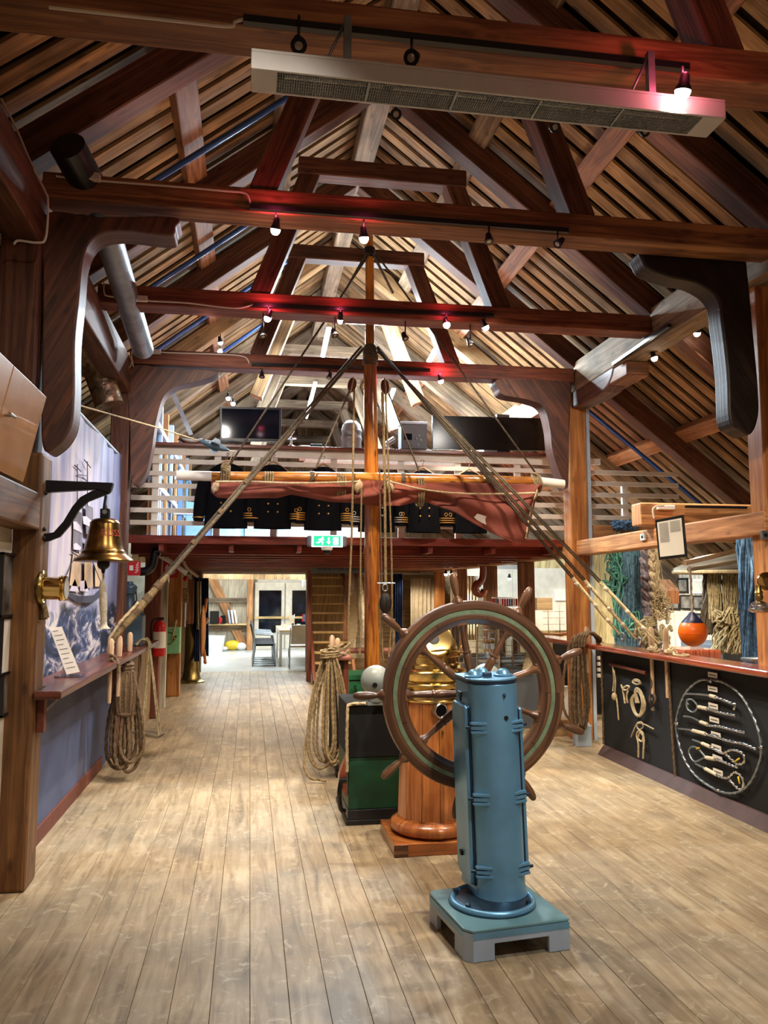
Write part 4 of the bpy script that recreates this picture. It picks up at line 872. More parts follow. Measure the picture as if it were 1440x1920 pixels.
# coil under rail
cp = V((-1.0, 7.05, .92))
coil('rope_coil', 'thick brown rope coil hanging from the left rail and wrapped at half height', cp, .88, .25, .15, 7, .0165, M['ropedark'], 11, wrap=[(.36, .085, .075, 1), (-.04, .04, .06, 3)], spread=1.0)
b = MB()
for i in range(7): x = (i-3)*.018; b.tube(catmull([cp+V((x, -.05, -.02)), cp+V((x*1.3, -.07-.01*(i % 2), -.2)), cp+V((x*1.0, -.06, -.36))], 5), .017, 8)
tag(b.build('rope_strands', M['ropedark']), 'plaited upper strands of the brown coil on the left rail', 'rope')
b = MB(); rope(b, catmull([at(205, 1228, 'x', -1.05), at(215, 1232, 'x', -1.02), at(222, 1245, 'x', -.985), at(222, 1262, 'x', -.98)], 6), .014); rope(b, catmull([at(207, 1236, 'x', -1.05), at(216, 1242, 'x', -1.0), at(224, 1252, 'x', -.985)], 6), .014)
tag(b.build('rope_turns', M['ropedark']), 'turns of brown rope around the leaning pin on the left rail', 'rope')
# bosun's chair
t = thing('bosuns_chair', 'wooden plank seat hanging by ropes from the left rail', 'bosun chair', (0, 0, 0))
s0 = at(246, 1368, 'y', 8.0); s1 = at(303, 1379, 'y', 7.95)
MB().beam(s0, s1, .2, .03).build('seat', M['boat'], t, bevel=.004)
h0 = V((-1.0, 8.3, 1.06))
for f, dy in ((.38, -.08), (.38, .08), (.93, -.08), (.93, .08)): MB().tube(catmull([h0+V((-.03, 0, .0)), h0+V((.02, dy*.3, -.02)), s0.lerp(s1, f)+V((0, dy, .01))], 5), .0075, 8).build('rope_leg', M['hemp'], t)
MB().tube(catmull([at(262, 1212, 'y', 8.2), at(262, 1260, 'y', 8.2), at(236, 1340, 'y', 8.2)], 5), .008, 8).build('rope_leg', M['ropedark'], t)
b = MB(); rope(b, catmull([h0+V((-.1, -.03, -.02)), h0+V((-.05, -.02, .03)), h0+V((.01, 0, .02)), h0+V((.04, 0, -.05))], 6), .016); b.build('top_loop', M['hemp'], t)
# info card
t = thing('card_holder', 'clear acrylic holder with printed card leaning on the left rail', 'card stand', (0, 0, 0))
cs = [at(93, 1178, 'y', 5.45), at(116, 1175, 'y', 5.45), at(150, 1260, 'y', 5.3), at(125, 1265, 'y', 5.3)]
c1, c2, c3, c4 = cs; n_ = (c2-c1).cross(c4-c1).normalized()*(-.003)
MB().prism([c1, c2, c3, c4], n_).build('card', M['paper'], t)
for k in range(9):
    f = .08+k*.1; a0 = c1.lerp(c4, f).lerp(c2.lerp(c3, f), .15); a1 = c1.lerp(c4, f).lerp(c2.lerp(c3, f), .8-.2*(k % 3 == 0))
    for sgn in (-1.0, 2.0): MB().beam(a0-n_.normalized()*.0005*1+n_*(0 if sgn < 0 else 1.2), a1+n_*(0 if sgn < 0 else 1.2), .004, .0006, n_).build('printed_line', M['ink'], t)
q = c1.lerp(c4, .35).lerp(c2.lerp(c3, .35), .4); MB().box(c4.x-.07, c3.x, 5.28, 5.42, 1.031, 1.037).build('foot', M['glass'], t)
# lantern
lp = V((-1.2, 8.42, 1.03)); t = thing('ship_lantern', 'blue grey enamelled lantern with domed chimney at the far end of the left rail', 'lantern', lp)
MB().box(-.15, .15, -.13, .13, 0, .3).build('body', M['lampblue'], t, bevel=.01)
MB().lathe([(.155, .3), (.15, .315), (.1, .345), (.07, .39), (.055, .45), (.05, .5), (.055, .51), (.07, .515), (.07, .56), (.075, .565), (.075, .58), (.06, .6), (.035, .615), (.03, .635), (0, .64)], n=32).build('chimney', M['lampblue'], t)
MB().tube([(.05, -.06, .4), (.08, -.06, .45), (.07, -.05, .53)], .006, 6).build('wire_handle', M['iron'], t)
# low cupboard behind
t = thing('low_cupboard', 'tan boarded cupboard front under the far end of the left rail', 'cupboard', (0, 0, 0))
MB().box(-1.6, -1.2, 8.5, 10.4, 0, .95).build('body', M['chipwall'], t, bevel=.004)
for Y in (8.6, 9.25, 9.85): MB().box(-1.2, -1.19, Y, Y+.5, .1, .88).build('door', M['chipwall'], t, bevel=.004)
# bell and bracket
bk = thing('bell_bracket', 'black wrought iron wall bracket on the left post carrying the brass bell', 'bracket', (0, 0, 0))
BY = 4.68
def bx_(pts, th, w=.05, nme='arm'): return MB().prism([at(x, y, 'y', BY-w/2) for x, y in pts], (0, w, 0)).build(nme, M['iron'], bk, bevel=.004)
bx_([(64, 899), (212, 905), (207, 920), (204, 924), (180, 917), (68, 924)], .05)
bx_([(66, 900), (78, 905), (78, 1000), (84, 1010), (72, 1018)], .05, .06, 'back_plate')
bx_([(72, 1018), (72, 1002), (100, 998), (118, 978), (135, 950), (150, 932), (172, 920), (204, 912), (206, 924), (188, 931), (165, 940), (148, 955), (130, 985), (112, 1006), (92, 1014)], .05, .035, 'scroll_brace')
bx_([(80, 920), (84, 912), (79, 965), (76, 955)], .05, .04, 'gusset')
for z in (2.1, 1.9, 1.85): MB().sphere((-1.125, BY-.04, z), .012, 10, 6).build('bolt', M['iron'], bk)
bt = at(197, 972, 'y', BY); bz = at(197, 1053, 'y', BY); H_ = bt.z-bz.z
be = thing('ship_bell', 'tarnished brass ship bell with worn red letters hanging from the bracket', 'bell', (bt.x, BY, bz.z))
prof = [(.158, .0), (.16, .006), (.156, .014), (.14, .026), (.122, .042), (.118, .05), (.115, .053), (.106, .07), (.098, .1), (.09, .14), (.084, .18), (.08, .205), (.076, .222), (.066, .234), (.05, .24), (.0, .242)]
sc_ = H_/.242
MB().lathe([(r*sc_, z*sc_) for r, z in prof], n=56).build('bell_body', M['brassold'], be)
MB().lathe([(.15*sc_, .002), (.1*sc_, .05*sc_), (.07*sc_, .2*sc_), (0, .21*sc_)], n=32).build('bell_inside', M['black'], be)
for z, r in ((.05, .1205), (.057, .1145), (.215, .0805)): MB().tube([(r*sc_*math.cos(a), r*sc_*math.sin(a), z*sc_) for a in [i*PI/24 for i in range(48)]], .0022, 6, closed=True).build('bead', M['brassold'], be)
MB().box(-.026, .026, -.018, .018, H_, H_+.055).build('crown', M['iron'], be, bevel=.006)
MB().cyl((0, -.022, H_+.035), (0, .022, H_+.035), .013, n=14).build('crown_bolt', M['galv'], be)
MB().tube([(0, 0, H_+.05), (-.004, 0, H_+.08), (.0, 0, H_+.13)], [.016, .009, .007], 10).build('hook', M['iron'], be)
MB().sphere((0, 0, -.012), .035, 18, 12).tube([(0, 0, 0), (0, 0, -.065)], [.02, .008], 10).build('clapper', M['iron'], be)
b = MB(); b.tube([(0, 0, -.06), (0.004, 0, -.1)], .006, 8)
b.tube(catmull([(.002, 0, -.1), (0, 0, -.12), (.004, 0, -.2), (.01, 0, -.3), (.012, 0, -.36), (.012, 0, -.37)], 4), [.006]*4+[.016, .018, .02, .018]+[.02]*4+[.017]*4+[.024, .03, .034, .036]+[.03], 12)
b.build('bell_lanyard', M['ropewhite'], be)
def bw(co):
    a = -.35+co.x/.085; r = .086*sc_+.002+(.16-.0)*0; z = .155*sc_+co.y; rad = (.0905-(z/sc_-.14)*.15)*sc_+.0015+co.z
    return (rad*math.sin(a+.62+.35), -rad*math.cos(a+.62+.35), z)
text_mesh('RUSS', .052, None, 'lettering', M['copper'], be, ext=.0008, align='CENTER', wrap=bw)
# brass porthole clock with tassel rope
pc = at(62, 1103, 'y', 4.64); pc.x = -1.13
t = thing('porthole_clock', 'polished brass clock drum on the left post ringed by a striped rope', 'clock', pc)
MB().lathe([(.07, 0), (.07, .012), (.062, .014), (.062, .1), (.07, .102), (.07, .112), (.064, .114), (.07, .125), (.066, .135), (.0, .136)], (0, 0, 0), (1, 0, 0), 40).build('drum', M['brass'], t)
MB().lathe([(.06, .136), (.055, .137), (0, .1375)], (0, 0, 0), (1, 0, 0), 32).build('glass_face', M['plastic'], t)
P = [V((.008, .085*math.cos(a), .085*math.sin(a))) for a in [i*PI/20 for i in range(41)]]; b = MB(); rope(b, P, .015, .09); b.build('rope_ring', M['brassdull'], t)
MB().tube([(.01, .01, -.09), (.015, .012, -.12), (.02, .015, -.17)], [.014, .014, .02], 12).tube([(.025, -.02, -.09), (.035, -.02, -.12), (.04, -.022, -.16)], [.014, .013, .018], 12).build('tassel', M['rope'], t)
# leaning cabinet, beige, upper left edge
t = thing('leaning_cabinet', 'beige lacquered cabinet doors leaning outward on the upper left beam', 'cabinet', (0, 0, 0))
tf = V((-1.075, 4.3, 2.565)); bf = V((-1.17, 4.3, 2.115))
MB().prism([bf, tf, tf+V((-.25, 0, .0)), bf+V((-.15, 0, 0))], (0, -2.4, 0)).build('body', M['cab'], t, bevel=.004)
for k, (ya, yb) in enumerate(((3.72, 4.298), (3.1, 3.71), (2.5, 3.09))):
    dn = V(((tf-bf).z, 0, -(tf-bf).x)).normalized()*.018
    MB().prism([V((bf.x, ya, bf.z)), V((tf.x, ya, tf.z)), V((tf.x, yb, tf.z)), V((bf.x, yb, bf.z))], dn).build('door', M['cab'], t, bevel=.003)
hp = at(10, 778, 'x', -1.1); MB().cyl(hp-V((.03, 0, 0)), hp+V((.03, 0, 0)), .009, n=10).tube([hp+V((.03, -.04, 0)), hp+V((.03, .04, .0))], .008, 8).build('handle', M['chrome'], t)
# panel with framed pictures at the left edge
struct(MB().box(-1.3, -1.27, 1.0, 4.58, 0, 1.9).build('wall_left', M['offwhite'])); struct(MB().box(-1.27, -1.255, 1.0, 4.58, 0, .12).build('baseboard_left', M['basered']))
def pic(lab, pts, x, mat, fr=.012, cat='framed photograph'):
    ps = [at(px, py, 'x', x) for px, py in pts]; ys = [p.y for p in ps]; zs = [p.z for p in ps]; y0, y1, z0, z1 = min(ys), max(ys), min(zs), max(zs)
    t = thing('framed_picture', lab, cat, (0, 0, 0)); sx = 1 if x < 0 else -1
    MB().box(min(x, x+sx*.01), max(x, x+sx*.01), y0+fr, y1-fr, z0+fr, z1-fr).build('print', mat, t)
    for a in ((y0, y1, z0, z0+fr), (y0, y1, z1-fr, z1), (y0, y0+fr, z0, z1), (y1-fr, y1, z0, z1)): MB().box(min(x, x+sx*.02), max(x, x+sx*.02), a[0], a[1], a[2], a[3]).build('frame', M['frame'], t)
    return t
pic('framed dark photograph on the white panel at the left edge', [(0, 1035), (24, 1155)], -1.27, M['photo'])
pic('framed photograph low on the white panel at the left edge', [(0, 1262), (19, 1335)], -1.27, M['photo'])
t = pic('framed sheet of printed text on the white panel at the left edge', [(0, 1160), (20, 1258)], -1.27, M['paper'], .004, 'framed text')
for k in range(12): MB().box(-1.262, -1.259, 3.9, 4.38, 1.44-k*.022, 1.445-k*.022).build('printed_line', M['ink'], t)
# fire signs, extinguisher, ducts
def sign(lab, x0, y0, x1, y1, Y, ext_=False):
    a, b2 = at(x0, y0, 'y', Y), at(x1, y1, 'y', Y); t = thing('fire_sign', lab, 'safety sign', (0, 0, 0)); MB().box(a.x, b2.x, Y, Y+.006, b2.z, a.z).build('plate', M['redsign'], t)
    w = b2.x-a.x; h = a.z-b2.z; cx_ = a.x+w*.28; cz = b2.z+h*.45
    if ext_: MB().box(cx_-w*.13, cx_+w*.13, Y-.002, Y, cz-h*.3, cz+h*.22).box(cx_-w*.06, cx_+w*.06, Y-.002, Y, cz+h*.22, cz+h*.34).build('symbol', M['plastic'], t, bevel=.002)
    else: MB().box(cx_-w*.15, cx_+w*.15, Y-.002, Y, cz-h*.1, cz+h*.25).build('symbol', M['plastic'], t)
    b = MB()
    for j in range(4):
        zz = b2.z+h*(.2+.17*j); b.tube([(a.x+w*(.55+.03*j), Y-.001, zz), (a.x+w*.68, Y-.001, zz+h*.02), (a.x+w*.78, Y-.001, zz+h*.14), (a.x+w*.84, Y-.001, zz+h*.2)], h*.03, 6)
    b.build('flame_symbol', M['plastic'], t)
sign('red fire sign with hose symbol beside the black duct, left of the post', 240, 1052, 263, 1079, 8.75); sign('red fire extinguisher sign with flames on the dark red post', 306, 1052, 334, 1083, 10.35, True)
ex = at(289, 1230, 'y', 10.35); t = thing('fire_extinguisher', 'red fire extinguisher hanging on the dark red brown post', 'fire extinguisher', (-1.1, 10.33, ex.z))
MB().lathe([(0, 0), (.07, .0), (.078, .012), (.078, .36), (.065, .4), (.03, .425), (.02, .44), (0, .44)], n=28).build('cylinder', M['red'], t)
MB().lathe([(.079, .1), (.079, .3)], n=28).build('label', M['paper'], t); MB().tube(catmull([(0, 0, .44), (-.06, -.02, .46), (-.1, -.02, .38), (-.09, -.01, .2)], 5), .01, 8).build('hose', M['blackm'], t); MB().box(-.03, .05, -.012, .012, .44, .475).build('valve_handle', M['blackm'], t, bevel=.004)
def tubes(name, lab, pts, Y, r, mat, cat, seg=6): return tag(MB().tube(catmull([at(x, y, 'y', Y) for x, y in pts], seg), r, 16).build(name, mat), lab, cat)
tubes('black_duct', 'curved black duct hose beside the red fire sign', [(262, 1072), (275, 1070), (286, 1060), (289, 1045), (292, 1034), (302, 1036)], 8.9, .045, M['blackpipe'], 'duct')
tubes('white_pipe', 'white ventilation pipe running under the loft on the left', [(298, 1040), (318, 1052), (335, 1064), (350, 1075)], 9.6, .03, M['plastic'], 'pipe')
tubes('white_pipe', 'thin white pipe with a hooked end under the loft', [(322, 1040), (340, 1046), (350, 1064), (372, 1082)], 11.0, .02, M['offwhite'], 'pipe')
# round ducts upper left
tag(MB().cyl(at(196, 420, 'x', -1.0), at(268, 655, 'x', -1.0), .095, n=28).build('ventilation_duct', M['galv']), 'long galvanised round duct running along the upper left wall plate', 'duct')
p = at(147, 300, 'x', -1.0); tag(MB().cyl(p+V((-.05, -.05, .05)), p+V((.1, .5, -.15)), .1, n=28).build('duct_stub', M['blackm']), 'short dark duct stub sticking up above the left end of a tie beam', 'duct')
tag(MB().tube(catmull([at(x, y, 'y', 7.6) for x, y in ((120, 690), (150, 680), (178, 690), (192, 720), (205, 760))], 6), .13, 24).build('foil_duct', M['foil']), 'crinkled foil duct curving behind the left knee', 'duct')
# far left display
t = tag(MB().box(-1.2, -1.12, 11.4, 11.5, 0, 1.93).build('white_board', M['wallwood']), 'tall pale board beside the dark red post on the left', 'board')
gb = at(323, 1200, 'y', 12.5); t = thing('switch_box', 'mint green metal box with switches on the orange post', 'electrical box', (0, 0, 0)); MB().box(gb.x-.11, gb.x+.12, 12.42, 12.58, gb.z-.2, gb.z+.19).build('case', M['mint'], t, bevel=.015)
MB().box(gb.x, gb.x+.07, 12.41, 12.42, gb.z+.04, gb.z+.07).box(gb.x, gb.x+.05, 12.41, 12.42, gb.z-.0, gb.z+.02).build('switch', M['black'], t)
MB().tube([(gb.x-.05+.09*math.cos(a), 12.4, gb.z+.03+.09*math.sin(a)) for a in [i*PI/8 for i in range(16)]], .008, 6, closed=True).build('wire_ring', M['brassdull'], t); MB().tube([(gb.x, 12.4, gb.z), (gb.x+.06, 12.4, gb.z+.3)], .012, 8).build('cord', M['ropelight'], t)
tg = at(358, 1279, 'z', 0); t = thing('engine_telegraph', 'brass ship telegraph on a flared column at the far left', 'telegraph', (tg.x, tg.y, 0))
MB().lathe([(.0, 0), (.24, .0), (.24, .02), (.2, .03), (.17, .06), (.13, .2), (.12, .5), (.12, 1.02), (.15, 1.06), (0, 1.07)], n=32).build('column', M['brassdull'], t)
MB().lathe([(.0, -.09), (.16, -.09), (.18, -.05), (.18, .05), (.16, .09), (0, .09)], (.1, 0, 1.0), (1, 0, 0), 32).build('drum_head', M['blackm'], t); MB().tube(catmull([(.02, -.2, 1.25), (.0, -.22, .95), (.08, -.22, .7), (.0, -.22, .35)], 5), .03, 8).build('lever_handle', M['brassold'], t)
w2 = at(380, 1183, 'y', 13.6); t = thing('small_ships_wheel', 'reddish wooden ship wheel seen edge on beside the blue curtain', 'steering wheel', w2)
MB().sphere((0, 0, 0), 1, 30, 16, (.05, .3, .42)).build('rim', M['postorange'], t)
for a in (90, -90, 20): MB().lathe([(.02, .3), (.025, .42), (.02, .46), (.03, .52), (0, .55)], (0, 0, 0), (0.1, math.cos(math.radians(a)), math.sin(math.radians(a))), 10).build('handle', M['binn'], t)
def curtain(lab, x0, x1, y0, y1, Y, mat, n=10, dep=.05, kind='curtain'):
    f = lambda u, v: (lambda p: (p.x, p.y+dep*math.sin(u*n*2*PI), p.z))(at(x0+u*(x1-x0), y0+v*(y1-y0), 'y', Y)); return tag(MB().grid(f, n*8, 6).build('curtain', mat, solid=.006), lab, kind)
curtain('dark blue curtain beside the opening to the bright room', 364, 374, 1082, 1240, 14.3, M['bluecurtain'], 3); curtain('white curtain strip between blue cloths on the far left', 369, 377, 1090, 1180, 14.2, M['whitecurtain'], 2)
curtain('blue curtain with a flag colour at the opening to the bright room', 376, 391, 1084, 1230, 14.9, M['bluecurtain'], 4)
tag(MB().box(at(352, 1100, 'y', 13).x, at(364, 1100, 'y', 13).x, 13.0, 13.04, at(352, 1170, 'y', 13).z, at(352, 1086, 'y', 13).z).build('dark_board', M['beam']), 'tall brown mounting board above the telegraph', 'board')
p = at(347, 1115, 'y', 12.9); t = thing('barometer_case', 'olive green instrument case mounted high on the left', 'instrument', p); MB().box(-.05, .05, -.05, .03, -.12, .1).build('case', M['hemp'], t, bevel=.01); MB().sphere((.0, 0, .25), .04).build('red_lamp', M['red'], t); MB().cyl((0, 0, -.5), (0, 0, -.13), .025).build('tube', M['chrome'], t)
# ================================================================= right counter with rope display
ct = thing('display_counter', 'black display panel below the right pin rail', 'display board', (0, 0, 0))
MB().box(3.42, 3.5, 3.6, 7.5, 0, 1.0).build('panel', M['counter'], ct); MB().prism([(3.335, 3.6, 0), (3.42, 3.6, 0), (3.42, 3.6, .085), (3.4, 3.6, .085)], (0, 3.88, 0)).build('skirting', M['base'], ct)
rr_ = thing('pin_rail', 'glossy red mahogany pin rail on top of the right counter', 'rail', (0, 0, 0))
MB().prism([(3.3, 4.76, 1.0), (3.3, 9.2, 1.0), (3.56, 9.2, 1.0), (3.56, 4.76, 1.0)], (0, 0, .05)).build('rail_board', M['mahogred'], rr_, bevel=.018, seg=3)
MB().box(3.42, 3.56, 3.6, 4.755, 1.0, 1.05).build('rail_board', M['mahogred'], rr_, bevel=.012, seg=2)
XC = 3.405
def A(x, y, o=0): return at(x, y, 'x', XC-o)
b = MB(); rope(b, [A(1253, 1238), A(1256, 1300), A(1262, 1400), A(1267, 1462)], .012); tag(b.build('divider_rope', M['ropedark']), 'vertical brown laid rope dividing the black display panel', 'rope')
b = MB(); rope(b, [V((3.41, 7.495, .97)), V((3.41, 7.495, .09))], .012); tag(b.build('edge_rope', M['ropedark']), 'laid rope along the far edge of the black display panel', 'rope')
pin('left of two tall pale belaying pins in the right rail', (at(1225, 1222, 'x', 3.4).x, at(1225, 1222, 'z', 1.05).y, 1.05), 'belaying pins in the right rail', .21, .36, .022)
pin('right of two tall pale belaying pins in the right rail', (3.4, at(1255, 1226, 'z', 1.05).y, 1.05), 'belaying pins in the right rail', .21, .36, .022)
for px, l in ((1225, 'pale cotton turns around the left tall pin'), (1258, 'pale cotton turns and loose end around the right tall pin')):
    c = at(px, 1213, 'x', 3.4); c.z = 1.07; b = MB()
    for i in range(3): b.tube([c+V((.045*math.cos(a), .045*math.sin(a+i), .012*i+.012*math.sin(a+i))) for a in [j*PI/8 for j in range(16)]], .010, 6, closed=True)
    if px > 1240: b.tube(catmull([c, c+V((-.02, -.08, -.0)), c+V((-.06, -.16, -.01)), c+V((-.03, -.26, -.01)), c+V((.04, -.2, -.01)), c+V((.05, -.08, -.01))], 6), .009, 6)
    tag(b.build('rope_turns', M['ropelight']), l, 'rope')
pin('short belaying pin carrying the big coil at the end of the right rail', (3.36, 7.72, 1.05), None, .16, .3, .022)
coil('rope_coil', 'large coil of laid rope hanging from the far end of the right rail', (3.24, 7.66, 1.13), .97, .2, .12, 8, .0155, M['ropedark'], 23, spread=1.2)
b = MB()
for i in range(4): rope(b, catmull([(3.2+i*.02, 7.62-.02*i, 1.02), (3.22+i*.02, 7.6-.02*i, 1.13), (3.33, 7.6-.03*i, 1.16), (3.42, 7.62-.03*i, 1.1), (3.44, 7.66-.02*i, 1.06)], 5), .0155)
tag(b.build('rope_turns', M['ropedark']), 'turns of brown rope over the end of the right rail', 'rope')
# wooden bar with rings
t = thing('display_bar', 'brown wooden bar with rope ends mounted on the black panel', 'display bar', (0, 0, 0)); MB().tube([A(1144, 1245, .02), A(1212, 1262, .02)], .016, 12).build('bar', M['mahog'], t)
def knot(name, lab, paths, r, mat, group=None, extra=None):
    b = MB()
    for P in paths: b.tube(catmull([A(x, y, .012+.006*(i % 2)) for i, (x, y) in enumerate(P)], 5), r, 7)
    o = tag(b.build(name, M[mat]), lab, 'knot', group)
    return o
knot('bell_rope', 'pale rope with round knot hanging from the left end of the bar', [[(1146, 1243), (1149, 1252), (1151, 1275), (1149, 1296)], [(1151, 1256), (1154, 1275), (1153, 1300)], [(1156, 1308), (1158, 1325), (1160, 1350)]], .0075, 'ropelight')
c = A(1152, 1306, .02); tag(MB().sphere(c, .036, 16, 10, (.7, 1, 1)).build('monkeys_fist', M['ropelight']), 'round pale knot ball on the leftmost display rope', 'knot')
knot('small_knot', 'small pale knot above the oval coil', [[(1186, 1278), (1190, 1274), (1197, 1275), (1201, 1280), (1196, 1283), (1190, 1282), (1186, 1278), (1194, 1277), (1202, 1282)]], .007, 'ropelight')
knot('bow_knot', 'pale looped knot left of the oval coil', [[(1165, 1284), (1168, 1292), (1175, 1294), (1180, 1288), (1175, 1286), (1168, 1292), (1170, 1305), (1172, 1319)], [(1178, 1294), (1175, 1305), (1177, 1318)]], .0085, 'ropelight')
knot('oval_coil', 'oval flat coil of pale rope in the middle of the left display panel', [[(1196-w, 1318), (1192-w*.2, 1296-w), (1200+w*.2, 1298-w), (1206+w, 1318), (1204+w, 1334), (1198, 1342+w*.4), (1190-w*.5, 1334), (1185-w*.6, 1312), (1194, 1300-w*.6)] for w in (-2, 1, 3.5)]+[[(1190, 1298), (1194, 1290), (1200, 1298)]], .009, 'ropelight')
knot('tackle_knot', 'dark block with rope strop hanging at the right of the bar', [[(1221, 1264), (1222, 1285), (1220, 1300), (1218, 1312), (1224, 1322), (1229, 1312), (1226, 1300)], [(1224, 1322), (1226, 1332), (1222, 1330)]], .009, 'ropedark')
c = A(1223, 1316, .02); tag(MB().sphere(c, .03, 14, 8, (.7, .9, 1.2)).build('small_block', M['kneedark']), 'small dark wooden block on the black panel', 'pulley block')
knot('hitch_knot', 'thin rope hitch low on the left display panel', [[(1183, 1382), (1188, 1370), (1195, 1356), (1203, 1354), (1206, 1362), (1200, 1368), (1195, 1364), (1196, 1356), (1208, 1358), (1220, 1364), (1226, 1367)]], .006, 'ropelight')
knot('bottom_loop', 'pale looped rope with two tails low on the left display panel', [[(1197, 1420), (1197, 1395), (1194, 1378), (1199, 1370), (1206, 1376), (1204, 1390), (1197, 1385), (1200, 1374), (1207, 1382), (1207, 1400), (1206, 1422)]], .0085, 'ropelight')
# wire ring with splices
t = thing('wire_ring', 'large ring of steel wire rope mounted on the black panel', 'wire ring', (0, 0, 0))
rg = [A(*p, .01) for p in ((1332, 1275), (1310, 1277), (1285, 1300), (1270, 1340), (1269, 1375), (1282, 1420), (1305, 1455), (1345, 1482), (1378, 1487), (1405, 1470), (1424, 1430), (1427, 1395), (1415, 1350), (1390, 1305), (1360, 1281))]
b = MB(); rope(b, (lambda q: q+[q[0]])(catmull(rg, 8, True)), .0105, .1); b.build('wire', M['galv'], t)
for p in ((1332, 1276), (1269, 1356), (1428, 1400), (1346, 1481)): MB().tube([A(p[0]-4, p[1], .022), A(p[0]+4, p[1]+2, .022)], .012, 8).build('clamp', M['chrome'], t)
spl = [('top', [(1284, 1301), (1310, 1302), (1330, 1304)], [(1330, 1304), (1345, 1308), (1368, 1317), (1379, 1322), (1376, 1330)]),
       ('second', [(1291, 1322), (1288, 1313), (1298, 1312), (1308, 1325), (1300, 1335), (1290, 1330), (1287, 1318)], [(1308, 1325), (1330, 1330), (1350, 1336), (1380, 1342)]),
       ('third', [(1282, 1343), (1296, 1345), (1312, 1353)], [(1312, 1353), (1330, 1360), (1350, 1362), (1372, 1368), (1398, 1374)]),
       ('fourth', [(1272, 1366), (1296, 1369)], [(1296, 1369), (1330, 1378), (1370, 1390), (1395, 1395), (1420, 1406)]),
       ('fifth', [(1299, 1387), (1315, 1393)], [(1315, 1393), (1335, 1402), (1355, 1412), (1372, 1406), (1392, 1412), (1396, 1428), (1382, 1432), (1362, 1414)]),
       ('sixth', [(1322, 1419), (1308, 1403), (1296, 1401), (1292, 1412), (1302, 1428), (1320, 1421)], [(1322, 1420), (1345, 1424), (1370, 1434), (1386, 1440)]),
       ('lowest', [(1304, 1432), (1320, 1440)], [(1320, 1440), (1350, 1456), (1366, 1458), (1378, 1448), (1392, 1458), (1394, 1474), (1386, 1480), (1368, 1462)])]
for n_, p1, p2 in spl:
    t = thing('wire_splice', 'steel wire splice sample, %s of the row inside the wire ring' % n_, 'wire splice', (0, 0, 0), 0, 'wire splices inside the ring')
    MB().tube(catmull([A(x, y, .014) for x, y in p1], 5), .0075, 8).build('wire', M['galv'], t); b = MB(); rope(b, catmull([A(x, y, .014) for x, y in p2], 5), .0105, .06); b.build('splice', M['chrome'], t)
    q = A(*p2[0], .016); q2 = A(p2[1][0], p2[1][1], .016); MB().tube([q.lerp(q2, .1), q.lerp(q2, .8)], .014, 10).build('served_part', M['ropewhite'], t)
for x, y in ((1336, 1266), (1336, 1292), (1337, 1324), (1339, 1350), (1342, 1378), (1343, 1402), (1345, 1422), (1346, 1448)):
    p = A(x, y, .003); l = tag(MB().box(XC-.004, XC, p.y-.06, p.y+.06, p.z-.018, p.z+.02).build('name_label', M['paper']), 'small printed paper label in the column inside the wire ring', 'label', 'paper labels of the wire splices'); MB().box(XC-.005, XC-.004, p.y-.045, p.y+.045, p.z-.003, p.z+.004).build('printed_line', M['ink'], l)
for (x0, y0, x1, y1) in ((1386, 1422, 1378, 1428), (1311, 1402, 1306, 1404), (1384, 1456, 1387, 1470)): tag(MB().tube([A(x0, y0, .02), A(x1, y1, .02)], .006, 8).build('yellow_tape', M['yellow']), 'yellow tape tie on a wire splice', 'tape', 'yellow ties')
t = thing('stacked_slab', 'small grey metal plate lying on the near end of the right rail', 'plate', (0, 0, 0)); p = at(1420, 1240, 'z', 1.05); MB().box(p.x-.09, p.x+.09, p.y-.07, p.y+.07, 1.05, 1.075).build('plate', M['galv'], t, bevel=.004)
# ---------------------------------------------------------------- hanging nets
def strands(name, lab, cx, cy, z0, z1, rx, ry, n, r, mat, cat='fishing net', seed=5, wav=.02, taper=(1, 1), parent=None, ns=14):
    random.seed(seed); b = MB()
    for i in range(n):
        a = rr(0, 2*PI); q = math.sqrt(rr(.25, 1)); x = cx+rx*q*math.cos(a); y = cy+ry*q*math.sin(a); ph = rr(0, 6); P = []
        for k in range(ns+1):
            f = k/ns; s = taper[0]+(taper[1]-taper[0])*f; P.append((cx+(x-cx)*s+wav*math.sin(ph+f*9)+rr(-.3, .3)*wav, cy+(y-cy)*s+wav*math.cos(ph*1.3+f*7)+rr(-.3, .3)*wav, z0+(z1-z0)*f+(rr(-.02, .02) if k in (0, ns) else 0)))
        b.tube(P, r*rr(.7, 1.3), 5)
    o = b.build(name, mat, parent)
    return o if parent else tag(o, lab, cat)
def px2(x, Y): return at(x, 1100, 'y', Y).x
NY = 8.2
xa, xb = px2(1153, NY), px2(1204, NY); cx_ = (xa+xb)/2
strands('fishing_net', 'thick blue green fishing net hanging over the right pin rail', cx_, NY, 2.12, .75, (xb-xa)/2, .09, 170, .011, M['net'], seed=5, wav=.016)
xa, xb = px2(1130, NY), px2(1162, NY)
def tangle(name, lab, cx, cy, cz, sx, sy, sz, n, r, mat, seed, cat='rope', m=9):
    random.seed(seed); b = MB()
    for i in range(n):
        c0 = V((cx+rr(-sx, sx), cy+rr(-sy, sy), cz+rr(-sz, sz))); s = rr(.04, .1); P = [c0+V((rr(-s, s), rr(-.03, .03), rr(-s, s)*1.2)) for _ in range(m)]; b.tube(catmull(P, 5), r*rr(.7, 1.2), 6)
    return tag(b.build(name, mat), lab, cat)
tangle('rope_tangle', 'tangled teal rope ends hanging left of the blue green net', (xa+xb)/2, NY-.1, 1.85, .07, .03, .25, 16, .008, M['netteal'], 8)
